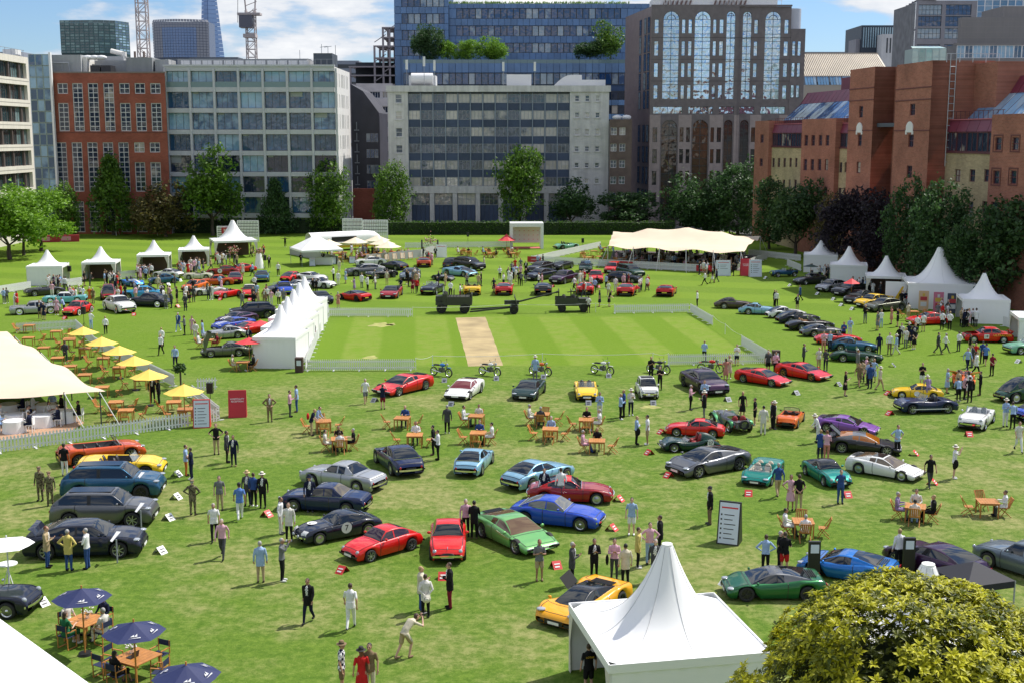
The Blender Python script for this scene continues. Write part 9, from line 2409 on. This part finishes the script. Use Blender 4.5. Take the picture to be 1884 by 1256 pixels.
# ================================================================ CROWDS UNDER THE STRETCH TENTS
def under():
 r_=random.Random(9);fl=mat('dance_floor',(.10,.075,.085),.8);a=[Vector(p)for p in ST]
 sheet('tent_floor',[a[0].lerp(a[3],.15),a[1].lerp(a[2],.15),a[2],a[3]],.02,fl)
 k=0
 for j in range(4):
  for i in range(11):
   u,v=.10+i*.082+r_.uniform(-.01,.01),.2+j*.2;p=a[0].lerp(a[1],u).lerp(a[3].lerp(a[2],u),v);k+=1
   if(i+j)% 2==0:
    r=tag(empty('dining_table',p),'dark dining table under the large stretch tent, %s row, %s from left' %(['front','second','third','rear'][j],ORDW[i]),'table','dining tables under the stretch tent');MB().tube((0,0,.72),(0,0,.75),.75,n=14).build('tabletop',M_PVC,r);MB().tube((0,0,0),(0,0,.72),.5,.6,n=10).build('cloth',mat('plum_cloth',(.06,.03,.05),.8),r)
   for q in range(2 if(i+j)% 2==0 else 1):
    ang=r_.uniform(0,6.28);pp=p+Vector((math.cos(ang),math.sin(ang),0))*(1.0 if(i+j)% 2==0 else .3)
    st=r_.random()<(.25 if j<2 else .5);person(pp,ang+math.pi/2 if not st else r_.uniform(0,6),'stand' if st else 'sit',r_.choice(['shirt','jacket','polo']),r_.choice('wbwkgpnW'),r_.choice('knGt'),hair=r_.choice('kbbg'),group='guests under the large stretch tent')
    if not st:
     e=tag(empty('dining_chair',pp,ang+math.pi/2),'auto','chair','chairs under the stretch tent');CH.append(e);MB_=cached('dch',lambda:MB().b2(-.2,.2,-.2,.2,.42,.46).mesh('seat',[M_PVC]));ob('seat',MB_,e);ob('backrest',cached('dcb',lambda:MB().b2(-.2,.2,-.24,-.2,.46,.9).mesh('backrest',[M_PVC])),e);[ob('leg',cached('dcl',lambda:MB().b2(-.02,.02,-.02,.02,0,.42).mesh('leg',[M_PVC])),e,loc=(x,y,0))for x in(-.18,.18)for y in(-.18,.18)]
 p=[G(-20,812),G(126,795),G(155,778),G(118,745),G(-20,742)];sheet('terrace_floor',p,.03,mat('oak_floor',(.42,.25,.15),.6,noise=.12,nscale=2))
 for(x,y,s_)in((70,552,'WsWt Ejnn'),(270,560,'WsWG EjnT'),(420,530,'Epkk WdWb'),(300,480,'Wsww Nsbk Ejkk'),(60,600,'Wsbn Ejnn'),(20,480,'Esnk')):
  c=G(*tl('A3',x+40,y),.74);r=tag(empty('dining_table',(c.x,c.y,0)),'auto','table','white clothed dining tables under the left tent');CH.append(r);MB().tube((0,0,.02),(0,0,.75),.72,.66,n=16).build('tablecloth',M_PVC,r)
  for q in s_.split():
   dx,dy,an={'W':(-1,0,-90),'E':(1,0,90),'N':(0,1,180),'S':(0,-1,0)}[q[0]];person((c.x+dx*.95,c.y+dy*.95),R(an),'sit',OUT[q[1]],q[2],q[3],z=.03)
   e=tag(empty('dining_chair',(c.x+dx*.98,c.y+dy*.98,.03),R(an)),'auto','chair','white chairs under the left tent');CH.append(e);ob('seat',_cache.get('dch')or cached('dch',lambda:0),e);ob('backrest',_cache['dcb'],e);[ob('leg',_cache['dcl'],e,loc=(x2,y2,0))for x2 in(-.18,.18)for y2 in(-.18,.18)]
CH=[]
under()
# ================================================================ LABELS: look first, then what each one stands beside
def short(l):
 l=l.replace(' of which only the tail shows at the right edge','')
 for s_ in(' with ',' behind ',' between ',' beside ',' in front ',' before ',' seen ',' facing ',' of the ',' at the ',' in the ',' near ',' under ',' turned ',', ',' cut ',' right of ',' above ',' next to ',' partly',' surrounded',' nearest',' that ',' half',' on ',' beyond',' to '):
  i=l.find(s_)
  if i>8:l=l[:i]
 return l
ORD=['leftmost','second from left','third from left','fourth from left','fifth from left','sixth from left']
def finish(items):
 """items: [obj, base, act, pos]"""
 rows=[]
 for o,base,act,p in items:
  ds=sorted(CARS,key=lambda c:(c[1].x-p.x)**2+(c[1].y-p.y)**2)[:2]
  rows.append([o,base,act,p,short(ds[0][0]),short(ds[1][0])])
 def lab(r,lv):
  s_=r[1]+', '+r[2]+' by the '+r[4]
  return s_ if lv==0 else s_+' and the '+r[5]if lv==1 else s_
 L0={}
 for r in rows:L0.setdefault(lab(r,0),[]).append(r)
 for k,v in L0.items():
  if len(v)==1:v[0][0]['label']=k;continue
  v.sort(key=lambda r:r[3].x/r[3].y)
  for i,r in enumerate(v):r[0]['label']=k+', '+(ORD[i]if len(v)>2 else('left one','right one')[i])if i<6 else k+', '+ORDW[min(i,38)]+' from left'
 for r in rows:
  w_=r[0]['label'].split()
  if len(w_)>16:
   t_=r[0]['label'].replace(' short sleeved','').replace('standing by the','by the').replace(' trousers','').replace('person in','person in')
   for cut in('hands together ','hands on hips ','hands behind back '):
    if len(t_.split())>16:t_=t_.replace(', '+cut,' ')
   w_=t_.split()
   if len(w_)>16:
    tail=''
    if ', ' in t_ and t_.rsplit(', ',1)[1].split()[0]in('leftmost','left','right','thirtieth','thirty','twenty',*ORDW[:20]):t_,tail=t_.rsplit(', ',1);tail=', '+tail
    w_=t_.split()[:16-len(tail.replace(',','').split())]
    while w_[-1]in('and','the','by','a','off','of','with','two','large','dark','white','light','small'):w_.pop()
    t_=' '.join(w_).rstrip(',')+tail
   r[0]['label']=t_
# people: the 298 that stand nearest are things; the rest read as one far crowd
PEOPLE.sort(key=lambda r:r[3].length)
def far_crowd(rest):
 mats,vs,lv,tot,mi=[],[],[],[],[];off=0
 for o in rest:
  M_=Matrix.Translation(o.location)@o.rotation_euler.to_matrix().to_4x4()@Matrix.Diagonal((*o.scale,1))
  for q,Mx in[(o,M_)]+[(c,M_@c.matrix_local)for c in o.children]:
   me=q.data;n=len(me.vertices);a=np.empty(n*3);me.vertices.foreach_get('co',a);a=np.c_[a.reshape(-1,3),np.ones(n)]@np.array(Mx).T;vs.append(a[:,:3])
   l_=np.empty(len(me.loops),dtype=np.int32);me.loops.foreach_get('vertex_index',l_);lv.append(l_+off);off+=n
   t_=np.empty(len(me.polygons),dtype=np.int32);me.polygons.foreach_get('loop_total',t_);tot.append(t_);k_=np.empty(len(t_),dtype=np.int32);me.polygons.foreach_get('material_index',k_)
   mp=[]
   for s_ in q.material_slots:
    if s_.material not in mats:mats.append(s_.material)
    mp.append(mats.index(s_.material))
   mi.append(np.array(mp,dtype=np.int32)[k_])
 vs,lv,tot,mi=np.concatenate(vs),np.concatenate(lv),np.concatenate(tot),np.concatenate(mi);me=bpy.data.meshes.new('far_crowd')
 me.vertices.add(len(vs));me.vertices.foreach_set('co',vs.ravel());me.loops.add(len(lv));me.loops.foreach_set('vertex_index',lv);me.polygons.add(len(tot));me.polygons.foreach_set('loop_start',np.r_[0,np.cumsum(tot)[:-1]].astype(np.int32));me.polygons.foreach_set('loop_total',tot);me.polygons.foreach_set('material_index',mi)
 for m in mats:me.materials.append(m)
 me.update();me.validate()
 for o in rest:
  for c in list(o.children):bpy.data.objects.remove(c)
  bpy.data.objects.remove(o)
 tag(ob('far_crowd',me),'distant guests standing and seated round the far lawn and under the stretch tent','crowd',kind='stuff')
far_crowd([r[0]for r in PEOPLE[298:]]);PEOPLE=PEOPLE[:298]
finish(PEOPLE)
finish([[o,{'card_red':'red stand card','white_tent_fabric':'white stand card'}.get(o.material_slots[0].material.name,'grey stand card'),'propped',Vector(c[:2])]for o,c in CARDS])
finish([[o,{'dining_chair':'white dining chair','dining_table':'round white clothed dining table'}[o.name.split('.')[0]],'placed',Vector(o.location[:2])]for o in CH])
seen={}
for o in scn.objects:
 if o.parent is None and o.get('label'):seen.setdefault(o['label'],[]).append(o)
for k,v in seen.items():
 if len(v)>1:
  v.sort(key=lambda o:o.location.x)
  for i,o in enumerate(v):
   t_=('farther' if o.location.y>v[i-1].location.y else 'nearer')if len(v)==2 else ORD[min(i,5)]
   w_=k.split();o['label']=' '.join(w_[:15-len(t_.split())+1]).rstrip(',')+', '+t_
bpy.data.meshes.remove(bpy.data.meshes['tmp'])if 'tmp' in bpy.data.meshes else None
